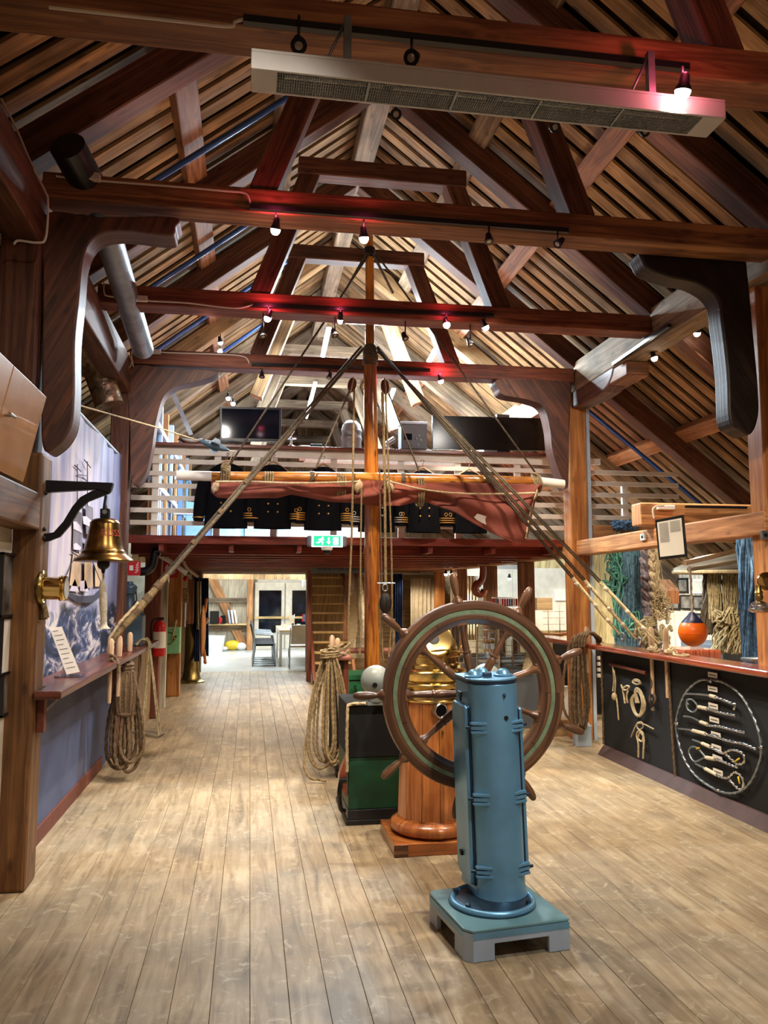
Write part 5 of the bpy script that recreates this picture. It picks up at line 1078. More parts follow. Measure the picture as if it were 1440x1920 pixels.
strands('rope_tails', 'thin teal ropes trailing down along the blue green net', (xa+xb)/2+.03, NY-.08, 2.0, 1.1, .05, .04, 9, .009, M['netteal'], 'rope', 9, .03)
tangle('rope_tangle', 'small teal rope loops on the lower part of the blue green net', px2(1178, NY), NY-.12, 1.22, .05, .02, .07, 4, .008, M['netteal'], 12)
strands('net_over_beam', 'faded blue net bundle lying over the short orange cross beam', at(1180, 980, 'y', 8.2).x, 8.3, 2.34, 2.25, .14, .1, 60, .011, M['netblue'], seed=3, wav=.03, ns=5)
# braided nets
def braid(name, lab, cx, cy, z0, z1, r, mat, amp, seed=1):
    b = MB(); 
    for s in range(3):
        P = []; n = 60
        for k in range(n+1):
            f = k/n; ph = f*(z0-z1)/.16*PI*1.0+s*2*PI/3; P.append((cx+amp*math.sin(ph), cy+amp*.6*math.sin(2*ph), z0+(z1-z0)*f))
        b.tube(P, [r*(.85+.25*math.sin(i*.8+s)) for i in range(n+1)], 9)
        for j in range(5):
            b.tube([V(p)+V((r*.95*math.cos(j*1.26+i*.15), -abs(r*.95*math.sin(j*1.26+i*.15)), 0)) for i, p in enumerate(P)], .0045, 4)
    return tag(b.build(name, mat), lab, 'fishing net')
braid('braided_net', 'grey violet braided net hanging right of the blue green net', px2(1214, 7.9), 7.9, 2.12, 1.35, .036, M['netgrey'], .042)
braid('braided_net', 'cream braided net hanging in front of the framed text sheet', px2(1227, 7.85), 7.85, 2.1, 1.4, .03, M['netcream'], .03)
strands('net_tassel', 'frayed grey violet lower end of the braided net tied with yellow rope', px2(1216, 7.8), 7.8, 1.38, .98, .04, .04, 60, .009, M['netgrey'], seed=21, taper=(.6, 2.2), wav=.02)
c = V((px2(1217, 7.76), 7.76, 1.3)); b = MB()
for i in range(5): b.tube([c+V((.06*math.cos(a), .06*math.sin(a), -.02*i)) for a in [j*PI/8 for j in range(16)]], .011, 6, closed=True)
tag(b.build('rope_binding', M['hemp']), 'yellow rope binding around the braided net', 'binding')
tangle('rope_tangle', 'mass of brown rope loops on the rail below the braided nets', px2(1222, 7.6), 7.6, 1.12, .13, .05, .08, 12, .014, M['hemp'], 31)
tangle('twine_tangle', 'tangled cream twine hanging right of the cream braided net', px2(1240, 7.7), 7.7, 1.42, .06, .03, .14, 20, .005, M['ropelight'], 33)
strands('twine_tails', 'thin cream cords hanging behind the framed text sheet', px2(1238, 7.8), 7.8, 2.05, 1.3, .04, .03, 7, .007, M['ropelight'], 'cord', 34, .015)
# rowing boat and rafters in the aisle, hemp curtain, dark net, right blue net
t = thing('wooden_boat', 'old plank rowing boat hanging upside down under the right aisle roof', 'boat', (0, 0, 0))
b0 = at(1285, 1055, 'y', 8.6); 
def hull(u, v):
    y = 0; s = min(1, u*1.9+.002)**.6; a = (v-.5)*PI; return (b0.x+.02+u*1.3, 8.9+.45*s*math.sin(a)*1.0, 1.92-.05*u*0+.0+.22*s*math.cos(a)-.12)
MB().grid(hull, 24, 14).build('hull', M['boat'], t, solid=.02)
MB().tube([hull(i/20, 0) for i in range(21)], .022, 8).tube([hull(i/20, 1) for i in range(21)], .022, 8).build('gunwale', M['ropelight'], t)
MB().beam(at(1283, 1056, 'y', 8.0), at(1425, 1022, 'y', 8.4), .05, .05).build('spar_above', M['pin'], t)
tag(MB().beam(at(1290, 1068, 'y', 7.9), at(1400, 1050, 'y', 8.0), .045, .045).build('carrying_pole', M['boat'], bevel=.01), 'grey wooden pole in front of the hanging rowing boat', 'pole')
tag(MB().beam(at(1245, 1098, 'y', 9.6), at(1262, 1120, 'y', 9.0), .14, .16).build('roof_bracket', M['beam']), 'dark brown slanted timber end above the wall photographs', 'timber')
hx = at(1360, 1150, 'y', 8.9).x
strands('hemp_curtain', 'thick olive hemp lines hanging like a curtain right of the orange buoy', hx, 8.9, 1.86, 1.25, .22, .05, 120, .008, M['hemp'], 'rope bundle', 41, .008)
strands('hemp_skirt', 'flared lower bundle of olive hemp lines knotted at the middle', hx+.03, 8.8, 1.32, .85, .17, .08, 110, .011, M['hemp'], 'rope bundle', 42, .03, (.9, 1.75))
tangle('hemp_knots', 'loops of olive hemp line across the middle of the hemp curtain', hx, 8.72, 1.26, .2, .03, .05, 16, .011, M['hemp'], 43)
strands('dark_net', 'dark brown net hanging between the orange buoy and the hemp curtain', at(1332, 1140, 'y', 9.2).x, 9.2, 1.8, 1.05, .1, .05, 70, .012, M['netgrey'] if 0 else M['tar'], seed=44, wav=.02, taper=(.5, 1.3))
strands('fishing_net', 'long faded blue net hanging just left of the right post', at(1408, 1150, 'y', 6.4).x, 6.4, 2.1, .9, .085, .07, 130, .009, M['netblue'], seed=45, wav=.016)
strands('fishing_net', 'narrow dark blue net strip hanging beside the right post', at(1432, 1150, 'y', 6.0).x, 6.0, 1.6, .9, .03, .04, 40, .009, M['netblue'], seed=46, wav=.01)
# orange buoy
bc_ = at(1299, 1185, 'y', 6.8); t = thing('mooring_buoy', 'round orange inflatable buoy with navy cap hanging on a cord', 'buoy', bc_)
R0 = .128; MB().lathe([(max(R0*math.sin(a), 1e-4)*(1 if a < 2.2 else 1), -R0*math.cos(a)*1.04) for a in [i*PI/24 for i in range(18)]]+[(.075, .108)], n=40).build('ball', M['buoy'], t)
MB().lathe([(.1, .085), (.075, .115), (.05, .14), (.03, .165), (.02, .18), (0, .182)], n=32).build('cap', M['buoyblue'], t)
MB().tube([(R0*1.003*math.cos(a), R0*1.003*math.sin(a), -.01) for a in [i*PI/24 for i in range(48)]], .0022, 6, closed=True).build('seam', M['buoy'], t)
b = MB(); rope(b, catmull([(0, 0, .175), (.003, 0, .25), (-.002, 0, .35), (.0, 0, .48), (-.01, .0, .6)], 5), .013, .1); b.build('cord', M['ropewhite'], t)
# framed text sheet hanging at the beam
t = thing('hanging_text_frame', 'black framed sheet of text hanging tilted on the right long beam', 'framed text', (0, 0, 0))
q = [at(1228, 975, 'y', 5.35), at(1281, 965, 'y', 5.2), at(1288, 1044, 'y', 5.2), at(1235, 1050, 'y', 5.35)]
nn = (q[1]-q[0]).cross(q[3]-q[0]).normalized(); nn = nn if nn.y > 0 else -nn; MB().prism(q, nn*.02).build('frame_board', M['frame'], t, bevel=.003)
ce = sum(q, V())/4; qi = [ce+(p-ce)*.86-nn*.003 for p in q]; MB().prism(qi, nn*.003).build('sheet', M['paper'], t)
for k in range(16):
    for (u0, u1) in ((.07, .45), (.52, .93)):
        if u0 > .4 and k > 8: continue
        f = .06+k*.035; l = qi[0].lerp(qi[3], f); r2 = qi[1].lerp(qi[2], f); MB().beam(l.lerp(r2, u0)-nn*.001, l.lerp(r2, u1)-nn*.001, .0015, .003).build('printed_line', M['ink'], t)
t = thing('wall_switch', 'small white rotary switch on the right long beam', 'switch', (0, 0, 0)); p = at(1206, 1007, 'x', 3.47); MB().box(3.46, 3.48, p.y-.04, p.y+.04, p.z-.03, p.z+.03).build('plate', M['plastic'], t, bevel=.003); MB().cyl((3.455, p.y, p.z), (3.46, p.y, p.z), .012).build('knob', M['blackm'], t)
t = thing('light_switch', 'grey rotary switch on the right post', 'switch', (0, 0, 0)); p = at(1433, 1003, 'y', 4.99); MB().box(p.x-.025, p.x+.03, 4.98, 5.0, p.z-.03, p.z+.03).build('plate', M['galv'], t, bevel=.003); MB().cyl((p.x, 4.97, p.z), (p.x, 4.98, p.z), .012).build('knob', M['blackm'], t)
# ship lamp at the right edge
p = at(1424, 1140, 'y', 4.85); t = thing('ship_lamp', 'chrome and brass gimbal ship lamp on the right post', 'lamp', p)
MB().lathe([(0, -.0), (.05, .0), (.068, .01), (.072, .022), (.06, .03), (.06, .045), (.05, .05), (.052, .06), (.03, .075), (0, .08)], (0, 0, -.03), n=28).build('chrome_tank', M['chrome'], t)
MB().lathe([(.02, 0), (.028, .02), (.022, .04), (.028, .05), (.018, .07), (.016, .1), (.0, .1)], (-.0, 0, .05), n=20).build('brass_burner', M['brassdull'], t)
MB().lathe([(.0, 0), (.03, 0), (.045, -.012), (.062, -.012), (.062, .0), (.05, .006), (.02, .006), (0, .006)], at(1437, 1090, 'y', 4.9)-p, (0, -1, 0), 28).build('brass_reflector', M['brass'], t)
# right aisle wall photos
for (xa, ya, xb, yb, l) in ((1270, 1084, 1290, 1112, 'upper dark framed photograph left of the buoy cord'), (1252, 1116, 1274, 1144, 'leftmost framed photograph of the lower row behind the buoy cord'), (1275, 1115, 1298, 1144, 'second framed photograph of the lower row behind the buoy cord'), (1299, 1116, 1320, 1144, 'third framed photograph of the lower row behind the buoy cord'), (1291, 1149, 1316, 1176, 'framed photograph behind the navy cap of the buoy'), (1291, 1086, 1320, 1113, 'pale printed sheet above the framed photographs'), (1380, 1120, 1396, 1151, 'framed photograph right of the hemp curtain'), (1385, 1098, 1394, 1115, 'small dark framed photograph high right of the hemp curtain'), (1421, 1157, 1429, 1189, 'narrow framed photograph beside the right post')):
    p, q = at(xa, ya, 'x', 6.5), at(xb, yb, 'x', 6.5); t = thing('framed_picture', l, 'framed photograph', (0, 0, 0), 0, 'photographs on the right aisle wall'); y0, y1 = sorted((p.y, q.y)); z0, z1 = sorted((p.z, q.z)); f = .03; pl_ = 'sheet' in l
    MB().box(6.5, 6.518, y0, y1, z0, z1).build('frame', M['paper'] if pl_ else M['frame'], t); MB().box(6.495, 6.5, y0+f, y1-f, z0+f, z1-f).build('print', M['offwhite'] if pl_ else M['photo'], t)
tag(MB().box(5.9, 6.5, 9.4, 10.4, 0, .9).build('storage_chest', M['greypaint'], bevel=.02), 'grey chest standing against the right aisle wall', 'chest'); 
tag(MB().box(4.9, 5.4, 8.6, 9.2, 0, .9).build('red_crate', M['mahogred'], bevel=.03), 'red painted box just behind the right rail below the buoy', 'box')
t = thing('slatted_bench_back', 'white slatted back rest seen between the orange post and the black panel', 'bench back', (0, 0, 0))
for k in range(4): p = at(1129, 1234+k*11, 'y', 9.2); MB().box(p.x-.05, p.x+.22, 9.2, 9.24, p.z-.02, p.z+.02).build('slat', M['white'], t, bevel=.002)
# ---------------------------------------------------------------- right middle: cream walls, showcases, models
def up(x, y, Y): return at(x, y, 'y', Y)
tag(boardwall('partition_wall', M['creamwood'], (4.55, 12.6, 0), (6.5, 12.6, 0), 0, 2.3, .3), 'cream wooden partition at the back of the right side aisle', 'partition')
tag(boardwall('partition_wall', M['offwhite'], (3.7, 14.6, 0), (6.5, 14.6, 0), 0, 2.0, .3), 'off white partition behind the showcases', 'partition')
curtain('cream curtain behind the upper left of the wheel', 770, 830, 1084, 1240, 15.2, M['whitecurtain'], 8, .03); curtain('blue curtain between the mast and the wheel', 738, 754, 1076, 1230, 14.7, M['bluecurtain'], 4, .05)
curtain('cream curtain seen above the top of the wheel', 862, 896, 1080, 1200, 13.8, M['whitecurtain'], 6, .03)
curtain('dull violet cloth hanging behind the brass binnacle', 822, 862, 1150, 1262, 12.0, M['base'] if 0 else plain('dull violet cloth', '6f5f5a', .9), 5, .03)
p = up(1018, 1075, 12.4); 
t = tag(MB().box(up(977, 0, 12.4).x, up(1060, 0, 12.4).x, 12.36, 12.4, up(0, 1190, 12.4).z, up(0, 1060, 12.4).z).build('white_board', M['offwhite']), 'large cream board on the back wall of the side aisle', 'board')
t = thing('notice_sheet', 'printed notice sheet pinned on the cream board', 'notice', (0, 0, 0)); MB().box(up(1018, 0, 12.3).x, up(1040, 0, 12.3).x, 12.34, 12.35, up(0, 1128, 12.3).z, up(0, 1103, 12.3).z).build('sheet', M['paper'], t)
tag(MB().box(up(985, 0, 11.5).x, up(1012, 0, 11.5).x, 11.5, 11.6, up(0, 1148, 11.5).z, up(0, 1122, 11.5).z).build('brown_panel', M['chipwall']), 'brown panel behind the top right wheel handle', 'panel')
t = thing('flag_rack', 'white wire rack holding small red and blue signal flags', 'rack', (0, 0, 0))
for z in (1121, 1136): a0, a1 = up(922, z, 10.5), up(975, z, 10.5); MB().tube([a0, a1], .008, 6).build('wire_rail', M['white'], t)
for k in range(12): p = up(925+k*4.3, 1129, 10.5); MB().box(p.x-.012, p.x+.014, 10.49, 10.5, p.z-.05, p.z+.045).build('flag', M[('red', 'bluefr', 'mahogred', 'white', 'red', 'red')[k % 6]], t)
t = thing('cargo_hook', 'large orange red painted hook hanging on the grey brown post', 'hook', (0, 0, 0))
hp_ = [up(x, y, 11.3) for x, y in ((906, 1062), (905, 1082), (900, 1092), (893, 1097), (891, 1106), (897, 1114), (905, 1113), (908, 1106))]; MB().tube(catmull(hp_, 5), [.05]*12+[.06]*12+[.05]*12, 14).build('hook', M['mahogred'], t)
# showcases
def showcase(lab, xl, xr, yt, yb, Y, dep, group='glass showcases with models'):
    a, b2 = up(xl, yb, Y), up(xr, yt, Y); t = thing('glass_showcase', lab, 'showcase', (0, 0, 0)); x0, x1, z0, z1 = a.x, b2.x, a.z, b2.z
    MB().box(x0, x1, Y, Y+dep, z0, z1).build('glass_hood', M['glass'], t)
    for (X, Y2) in ((x0, Y), (x1, Y), (x0, Y+dep), (x1, Y+dep)): MB().box(X-.008, X+.008, Y2-.008, Y2+.008, z0, z1).build('edge_strip', M['pin'], t)
    MB().box(x0-.01, x1+.01, Y-.01, Y+dep+.01, z0-.05, z0).build('base_board', M['greypaint'], t, bevel=.003)
    return x0, x1, z0, z1, t
def plinth(lab, x0, x1, y0, y1, z, mat): return tag(MB().box(x0, x1, y0, y1, 0, z).build('display_plinth', mat, bevel=.004), lab, 'plinth')
pl = up(972, 1270, 9.3); pr_ = up(1020, 1330, 9.3)
plinth('dark grey display plinth right of the blue pedestal behind the wheel', up(935, 0, 9.0).x, up(1012, 0, 9.0).x, 9.0, 10.4, up(0, 1272, 9.0).z, M['greypaint'])
x0, x1, z0, z1, t = showcase('glass showcase on the dark grey plinth seen through the wheel', 936, 1008, 1180, 1268, 9.05, .9)
plinth('grey plinth with showcase left of the other behind the wheel', up(868, 0, 10.6).x, up(950, 0, 10.6).x, 10.6, 11.4, up(0, 1245, 10.6).z, M['greypaint'])
x2, x3, z2, z3, t = showcase('glass showcase with white ship model behind the upper spokes', 870, 948, 1160, 1243, 10.65, .7)
def model(lab, cx, cy, cz, L_, mat, masts=2):
    t = thing('ship_model', lab, 'ship model', (cx, cy, cz)); 
    def f(u, v): s = math.sin(PI*(.1+u*.9))**.6 if u < 1 else 0; a = (v-.5)*PI; return ((u-.5)*L_, .07*L_*2*s*math.sin(a)*.8, .0+.1*L_-.12*L_*s*math.cos(a)*.8+(abs(u-.5)*2)**2*.03)
    MB().grid(f, 16, 8).build('hull', mat, t, solid=.006); MB().box(-L_*.35, L_*.35, -.03, .03, .085*L_, .1*L_).build('deck', M['pine'], t)
    for k in range(masts):
        x = (k-(masts-1)/2)*L_*.28; MB().cyl((x, 0, .1*L_), (x, 0, L_*.75), .006, .003, 6).build('mast', M['beam'], t)
        b = MB()
        for z in (.3, .45, .6): b.cyl((x-L_*.13, 0, L_*z), (x+L_*.13, 0, L_*z), .003, n=6)
        b.build('yard', M['beam'], t)
    return t
model('white hulled ship model in the showcase behind the upper spokes', (x2+x3)/2-.1, 11.0, z2+.02, .55, M['white']); model('dark ship model with yellow deck in the showcase on the dark plinth', (x0+x1)/2, 9.5, z0+.02, .5, M['mahog'])
model('tall masted ship model standing right behind the wheel rim', up(1014, 0, 10.8).x, 10.8, up(0, 1205, 10.8).z, .6, M['beam'], 2)
plinth('cream plinth carrying the tall masted ship model', up(985, 0, 10.6).x, up(1085, 0, 10.6).x, 10.6, 11.1, up(0, 1206, 10.6).z, M['creamwood'])
for i in range(6):
    X = x2+.1+i*.08; tag(MB().box(X, X+.04, 10.9, 10.93, z2, z2+.06+.02*(i % 3)).build('model_building', M[('plastic', 'white', 'mint', 'paper', 'pine', 'white')[i]]), 'tiny block of a harbour model in the showcase behind the spokes', 'model block', 'harbour model blocks')
tag(MB().prism([up(978, 1262, 8.9), up(1000, 1172, 9.4), up(1006, 1175, 9.4), up(1000, 1262, 8.9)], (0, .02, 0)).build('pale_sail', M['ropelight']), 'narrow pale triangular sail seen through the lower right of the wheel', 'sail')
tag(MB().box(up(1040, 0, 9.9).x, up(1100, 0, 9.9).x, 9.9, 10.5, 0, up(0, 1215, 9.9).z).build('black_table', M['black'], bevel=.01), 'black draped table behind the big right rope coil', 'table')
# white enamel jug + lantern box by the right coil
jp = up(1060, 1345, 8.6); t = thing('enamel_jug', 'white enamel jug with curved handle on a wooden crate', 'jug', (jp.x, 8.6, jp.z))
MB().lathe([(0, 0), (.1, 0), (.105, .02), (.095, .12), (.06, .22), (.045, .3), (.06, .34), (.05, .33), (.04, .3)], n=28).build('body', M['plastic'], t); MB().tube(catmull([(.045, 0, .3), (.11, 0, .36), (.12, 0, .27), (.08, 0, .17)], 5), .011, 8).build('handle', M['plastic'], t)
tag(MB().box(jp.x-.2, jp.x+.25, 8.45, 8.85, 0, jp.z).build('wooden_crate', M['chipwall'], bevel=.005), 'small wooden crate carrying the white jug', 'crate')
lp2 = at(1092, 1398, 'z', 0); t = thing('square_lantern', 'pale grey square metal lantern standing at the foot of the orange post', 'lantern', (lp2.x, lp2.y, 0))
MB().box(-.075, .075, -.07, .07, 0, .2).build('body', M['galv'] if 0 else M['platgrey'], t, bevel=.006); b = MB(); b.lathe([(.11, .2), (.06, .25), (.03, .25), (.03, .275), (0, .28)], n=4); b.xf(Matrix.Rotation(PI/4, 4, 'Z')); b.build('roof', M['platgrey'], t, bevel=.003)
# ================================================================= uniform jackets on the loft railing
JY = LY-.13
def jacket(lab, cpx, zt, stripes, col, wide=1.0, mat='navy'):
    c = at(cpx, 900, 'y', JY); t = thing('uniform_jacket', lab, 'jacket', (c.x, JY, zt)); H_ = .7
    def f(u, v):
        a = u*2*PI; z = -H_*v
        w = (.055+.15*min(1, v/.17)**.8) if v < .17 else .205-.012*math.sin(min(1, (v-.17)/.5)*PI)+.02*max(0, v-.6)
        if v < .17: z = -.02-.11*(v/.17)**1.3*1.0
        else: z = -.13-(H_-.13)*(v-.17)/.83
        d = .035+.045*min(1, v/.2); return (w*wide*math.cos(a)*(abs(math.cos(a))**-.15 if abs(math.cos(a)) > .2 else 1), d*math.sin(a)+.006*math.sin(a*5+v*6), z)
    MB().grid(f, 40, 26).build('torso', M[mat], t)
    for sg in (-1, 1):
        P = catmull([(sg*.17*wide, 0, -.13), (sg*.215*wide, 0, -.2), (sg*.245*wide, -.01, -.36), (sg*.262*wide, -.02, -.55), (sg*.265*wide, -.025, -.63)], 5)
        s = MB().tube(P, [.05+.014*math.sin(i/20*PI) for i in range(len(P))], 16).build('sleeve', M[mat], t)
        for k in range(stripes):
            q0 = P[-2-k]*1; z = -.6+k*.024; q = V((sg*.2645*wide, -.022, z)); MB().cyl(q, q+V((0, 0, .010)), .0655, n=18).build('cuff_stripe', M[col], s)
        if stripes > 1: q = V((sg*.2645*wide, -.078, -.6+stripes*.024+.02)); MB().tube([q+V((.016*math.cos(a), 0, .018*math.sin(a))) for a in [i*PI/6 for i in range(12)]], .0035, 6, closed=True).build('braid_loop', M[col], s)
        MB().prism([(sg*.012, -.083, -.33), (sg*.02, -.07, -.04), (sg*.06, -.065, -.07), (sg*.085, -.082, -.17), (sg*.06, -.085, -.2)], (0, -.006, 0)).build('lapel', M[mat], t, bevel=.002)
        for k in range(3): MB().sphere((sg*.05, -.086, -.36-k*.085), .0105, 10, 6).build('button', M['gold' if col == 'gold' else 'silver'], t)
    h = thing('clothes_hanger', 'wooden clothes hanger inside the '+lab.split(',')[0].split(' with ')[0].replace('uniform ', ''), 'hanger', (c.x, JY, zt), 0, 'hangers on the loft railing')
    MB().tube(catmull([(-.17, 0, -.1), (-.06, 0, -.02), (0, 0, .012), (.06, 0, -.02), (.17, 0, -.1)], 5), .013, 8).build('yoke', M['pin'], h)
    MB().tube(catmull([(0, 0, .01), (0, 0, .06), (.02, .02, .09), (0, .05, .105), (-.01, .07, .09)], 5), .004, 6).build('hook', M['chrome'], h)
zt = at(500, 868, 'y', JY).z
jacket('leftmost navy uniform jacket with a single thin gold cuff stripe', 425, zt, 1, 'gold', 1.05); jacket('second navy uniform jacket from the left, three gold cuff stripes', 512, zt, 3, 'gold', .92)
jacket('third navy uniform jacket from the left, four bold gold cuff stripes', 606, zt-.01, 4, 'gold', .95); jacket('navy uniform jacket with silver cuff stripes behind the mast', 706, zt-.02, 3, 'silver', .95)
jacket('navy uniform jacket with gold stripes just right of the mast', 793, zt-.02, 3, 'gold', .9); jacket('rightmost navy uniform jacket half hidden behind the sail', 880, zt-.02, 3, 'gold', .9)
# ---------------------------------------------------------------- things on the railing cap
ZC = 3.13
def capx(px): return at(px, 830, 'y', RY).x
t = thing('television', 'large black flat television standing on the loft railing', 'television', (0, 0, 0)); a, b2 = at(412, 763, 'y', RY+.05), at(528, 830, 'y', RY+.05)
MB().prism([at(412, 762, 'y', RY+.03), at(528, 764, 'y', RY+.03), at(527, 828, 'y', RY+.03), at(412, 826, 'y', RY+.03)], (0, .04, 0)).build('casing', M['blackm'], t, bevel=.004)
MB().prism([at(416, 766, 'y', RY+.028), at(524, 768, 'y', RY+.028), at(523, 823, 'y', RY+.028), at(416, 821, 'y', RY+.028)], (0, .003, 0)).build('screen', M['screen'], t)
for px in (431, 510): p = at(px, 828, 'y', RY); MB().box(p.x-.05, p.x+.05, RY-.05, RY+.15, 3.13, 3.15).build('foot', M['black'], t)
MB().box(a.x+.03, b2.x-.03, RY-.04, RY+.0, 3.131, 3.137).build('base_strip', M['white'], t)
t = thing('diving_helmet', 'large domed metal diving helmet on the loft railing left of the mast', 'helmet', (capx(660), RY+.05, ZC))
MB().lathe([(.0, 0), (.105, 0), (.11, .02), (.11, .1), (.118, .11), (.118, .13), (.11, .14), (.11, .2), (.118, .21), (.11, .225), (.098, .28), (.06, .32), (0, .335)], n=32).build('dome', M['galv'], t)
t = thing('radio_set', 'grey box shaped radio instrument on the loft railing right of the mast', 'radio', (0, 0, 0)); p0, p1 = at(752, 834, 'y', RY), at(800, 797, 'y', RY)
MB().box(p0.x, p1.x, RY-.02, RY+.18, 3.15, p1.z).build('case', M['greypaint'], t, bevel=.008); MB().box(p0.x-.005, p1.x+.005, RY-.03, RY+.18, p1.z, p1.z+.03).build('lid', M['platgrey'], t, bevel=.005)
for dx, dz, r in ((.2, .15, .014), (.22, .1, .014), (.17, .12, .012), (.08, .05, .01), (.13, .04, .01), (.19, .04, .012)): MB().cyl((p0.x+dx, RY-.03, 3.15+dz), (p0.x+dx, RY-.02, 3.15+dz), r).build('knob', M['blackm'], t)
MB().box(p0.x+.03, p0.x+.12, RY-.024, RY-.02, 3.25, 3.32).build('display', M['screen'], t)
t = thing('display_screen', 'long dark glossy panel standing on the right half of the loft railing', 'panel', (0, 0, 0)); MB().prism([at(811, 779, 'y', RY+.03), at(1023, 784, 'y', RY+.03), at(1024, 845, 'y', RY+.03), at(811, 842, 'y', RY+.03)], (0, .04, 0)).build('panel', M['darkpanel'], t, bevel=.004)
t = thing('instrument_stand', 'small polished stand with discs beside the television', 'instrument', (capx(546), RY+.05, ZC))
MB().lathe([(.04, 0), (.045, .02), (.015, .04), (.015, .1), (.06, .105), (.06, .11), (.012, .115), (.012, .15), (.03, .17), (.04, .19), (0, .19)], n=20).build('stand', M['chrome'], t)
t = thing('chart_lamp', 'tilted metal lamp head on the loft railing just right of the mast', 'lamp', (capx(728), RY+.02, ZC)); MB().lathe([(.03, 0), (.035, .02), (.01, .03), (.01, .06)], n=16).build('foot', M['chrome'], t); MB().cyl((-.03, -.02, .06), (.07, 0, .13), .03, .035).build('head', M['galv'], t)
t = thing('model_hull', 'shallow silver dish lying on the left end of the loft railing', 'dish', (capx(362), RY-.02, ZC)); MB().lathe([(0, 0), (.1, .0), (.15, .03), (.16, .04), (.15, .038), (.1, .012), (0, .01)], n=28).build('dish', M['chrome'], t)
for px, w, h, m_, l in ((582, .16, .12, 'offwhite', 'pale box standing in the loft left of the diving helmet'), (600, .14, .14, 'black', 'black box standing in the loft left of the diving helmet'), (628, .1, .1, 'redsign', 'dark red box beside the diving helmet')):
    p = capx(px); tag(MB().box(p-w/2, p+w/2, RY+.5, RY+.7, 3.1, 3.13+h).build('storage_box', M[m_], bevel=.004), l, 'box')
tag(MB().box(.6, 2.4, RY+.45, RY+.75, 3.05, 3.1).build('wall_shelf', M['white']), 'shelf board behind the loft railing', 'shelf')
for k, (px, h) in enumerate(((862, .06), (870, .09), (878, .1), (888, .15))): tag(MB().box(capx(px+60)-.05, capx(px+60)+.01 if k < 3 else capx(px+60)+.1, RY+.15, RY+.35, 3.1, 3.5+h*.8).build('ring_binder', M['plastic' if k < 3 else 'greypaint']), ('white ring binder' if k < 3 else 'grey file box')+' %s, behind the long dark panel in the loft' % ('leftmost of three', 'middle of three', 'rightmost of three', 'right of the binders')[k], 'file')
tag(MB().beam(at(318, 722, 'y', 9.6), at(358, 815, 'y', 9.6), .05, .05, (0, 1, 0)).build('white_strut', M['pale']), 'white slanted strut at the left end of the loft', 'strut')
# ================================================================= lights on the beams
spots = []
def track_lamp(lab, px, py, Y, lit=True, aim=(.0, 0, -1), stem=.07, power=0, col=(1, .82, .6), red=0, size=.03, ang=75, grp='spotlights on the beams'):
    p = at(px, py, 'y', Y); t = thing('spotlight', lab, 'spotlight', p, 0, grp); d = V(aim).normalized()
    MB().cyl((0, 0, .035), (0, 0, .035+stem), .006, n=8).build('stem', M['blackm'], t)
    MB().lathe([(.012, -.06), (.018, -.05), (.022, -.02), (size, .0), (size, .008), (size*.9, .008)], (0, 0, 0), d, 20).build('lamp_housing', M['blackm'], t)
    MB().lathe([(size*.92, .0), (size*.98, .012), (size*.85, .028), (size*.5, .04), (0, .044)] if lit else [(size*.9, .004), (size*.5, .008), (0, .01)], (0, 0, 0), d, 20).build('lens', M['bulb' if lit == 1 else 'bulbpink'] if lit else M['lens'], t)
    if power:
        l = bpy.data.lights.new('spotlight', 'SPOT'); l.energy = power; l.color = col; l.spot_size = math.radians(ang); l.spot_blend = .6; l.shadow_soft_size = .025
        o = bpy.data.objects.new('lamp_light', l); C.objects.link(o); o.location = p+d*.06; o.rotation_euler = d.to_track_quat('-Z', 'Y').to_euler()
    if red:
        l = bpy.data.lights.new('lamp_glow', 'POINT'); l.energy = red; l.color = (1, .09, .17); l.shadow_soft_size = .02
        o = bpy.data.objects.new('lamp_glow', l); C.objects.link(o); o.location = p+V((0, -.03, .085))
    return t
PW = 190; WARM = (1, .85, .66)
T2 = 4.6; T3 = 6.3; T4 = 8.0
track_lamp('lit spotlight on the knee beam, left of the two lit ones', 517, 427, T2, 1, (-.1, .4, -1), .06, PW, WARM, 2.2)
track_lamp('lit spotlight on the knee beam, near the mast', 682, 443, T2, 1, (.1, .25, -1), .07, PW, WARM, 1.2)
track_lamp('unlit spotlight on the knee beam right of the mast', 917, 452, T2, 0, (0, -.3, -1), .06)
track_lamp('unlit spotlight tilted aside at the right end of the knee beam track', 1046, 457, T2, 0, (-.6, -.2, -.6), .05)
track_lamp('unlit spotlight under the nearest beam, above the heater left end', 560, 84, 3.0, 0, (.05, -.6, -1), .09, 0, size=.033)
track_lamp('unlit spotlight under the nearest beam, above the heater middle', 772, 108, 3.0, 0, (-.5, -.6, -.6), .05, 0, size=.033)
track_lamp('lit pinkish spotlight at the right end of the nearest beam', 1281, 166, 2.83, 2, (-.05, .32, -1), .06, PW*.9, WARM, 2.5, size=.033, ang=125)
for px, py, l in ((742, 214, 'left'), (1040, 238, 'middle'), (1209, 246, 'right')): track_lamp('unlit pale faced spotlight below the heater, %s of three' % l, px, py, 3.9, 0, (.05, -.9, -.6), .09)
track_lamp('lit red glowing spotlight on the plain beam, far left', 503, 594, T3, 2, (-.35, .1, -1), .06, PW, WARM, 2.5)
track_lamp('small lit red glowing spotlight on the plain beam, left of the mast', 638, 598, T3, 2, (0, .5, -1), .05, PW*.6, WARM, 1.2, size=.022)
track_lamp('lit spotlight on the plain beam right of the mast', 837, 607, T3, 1, (.1, -.4, -1), .06, PW, WARM, .8)
track_lamp('rightmost lit spotlight on the plain beam', 909, 611, T3, 1, (.55, .1, -1), .06, PW*1.2, WARM, .0)
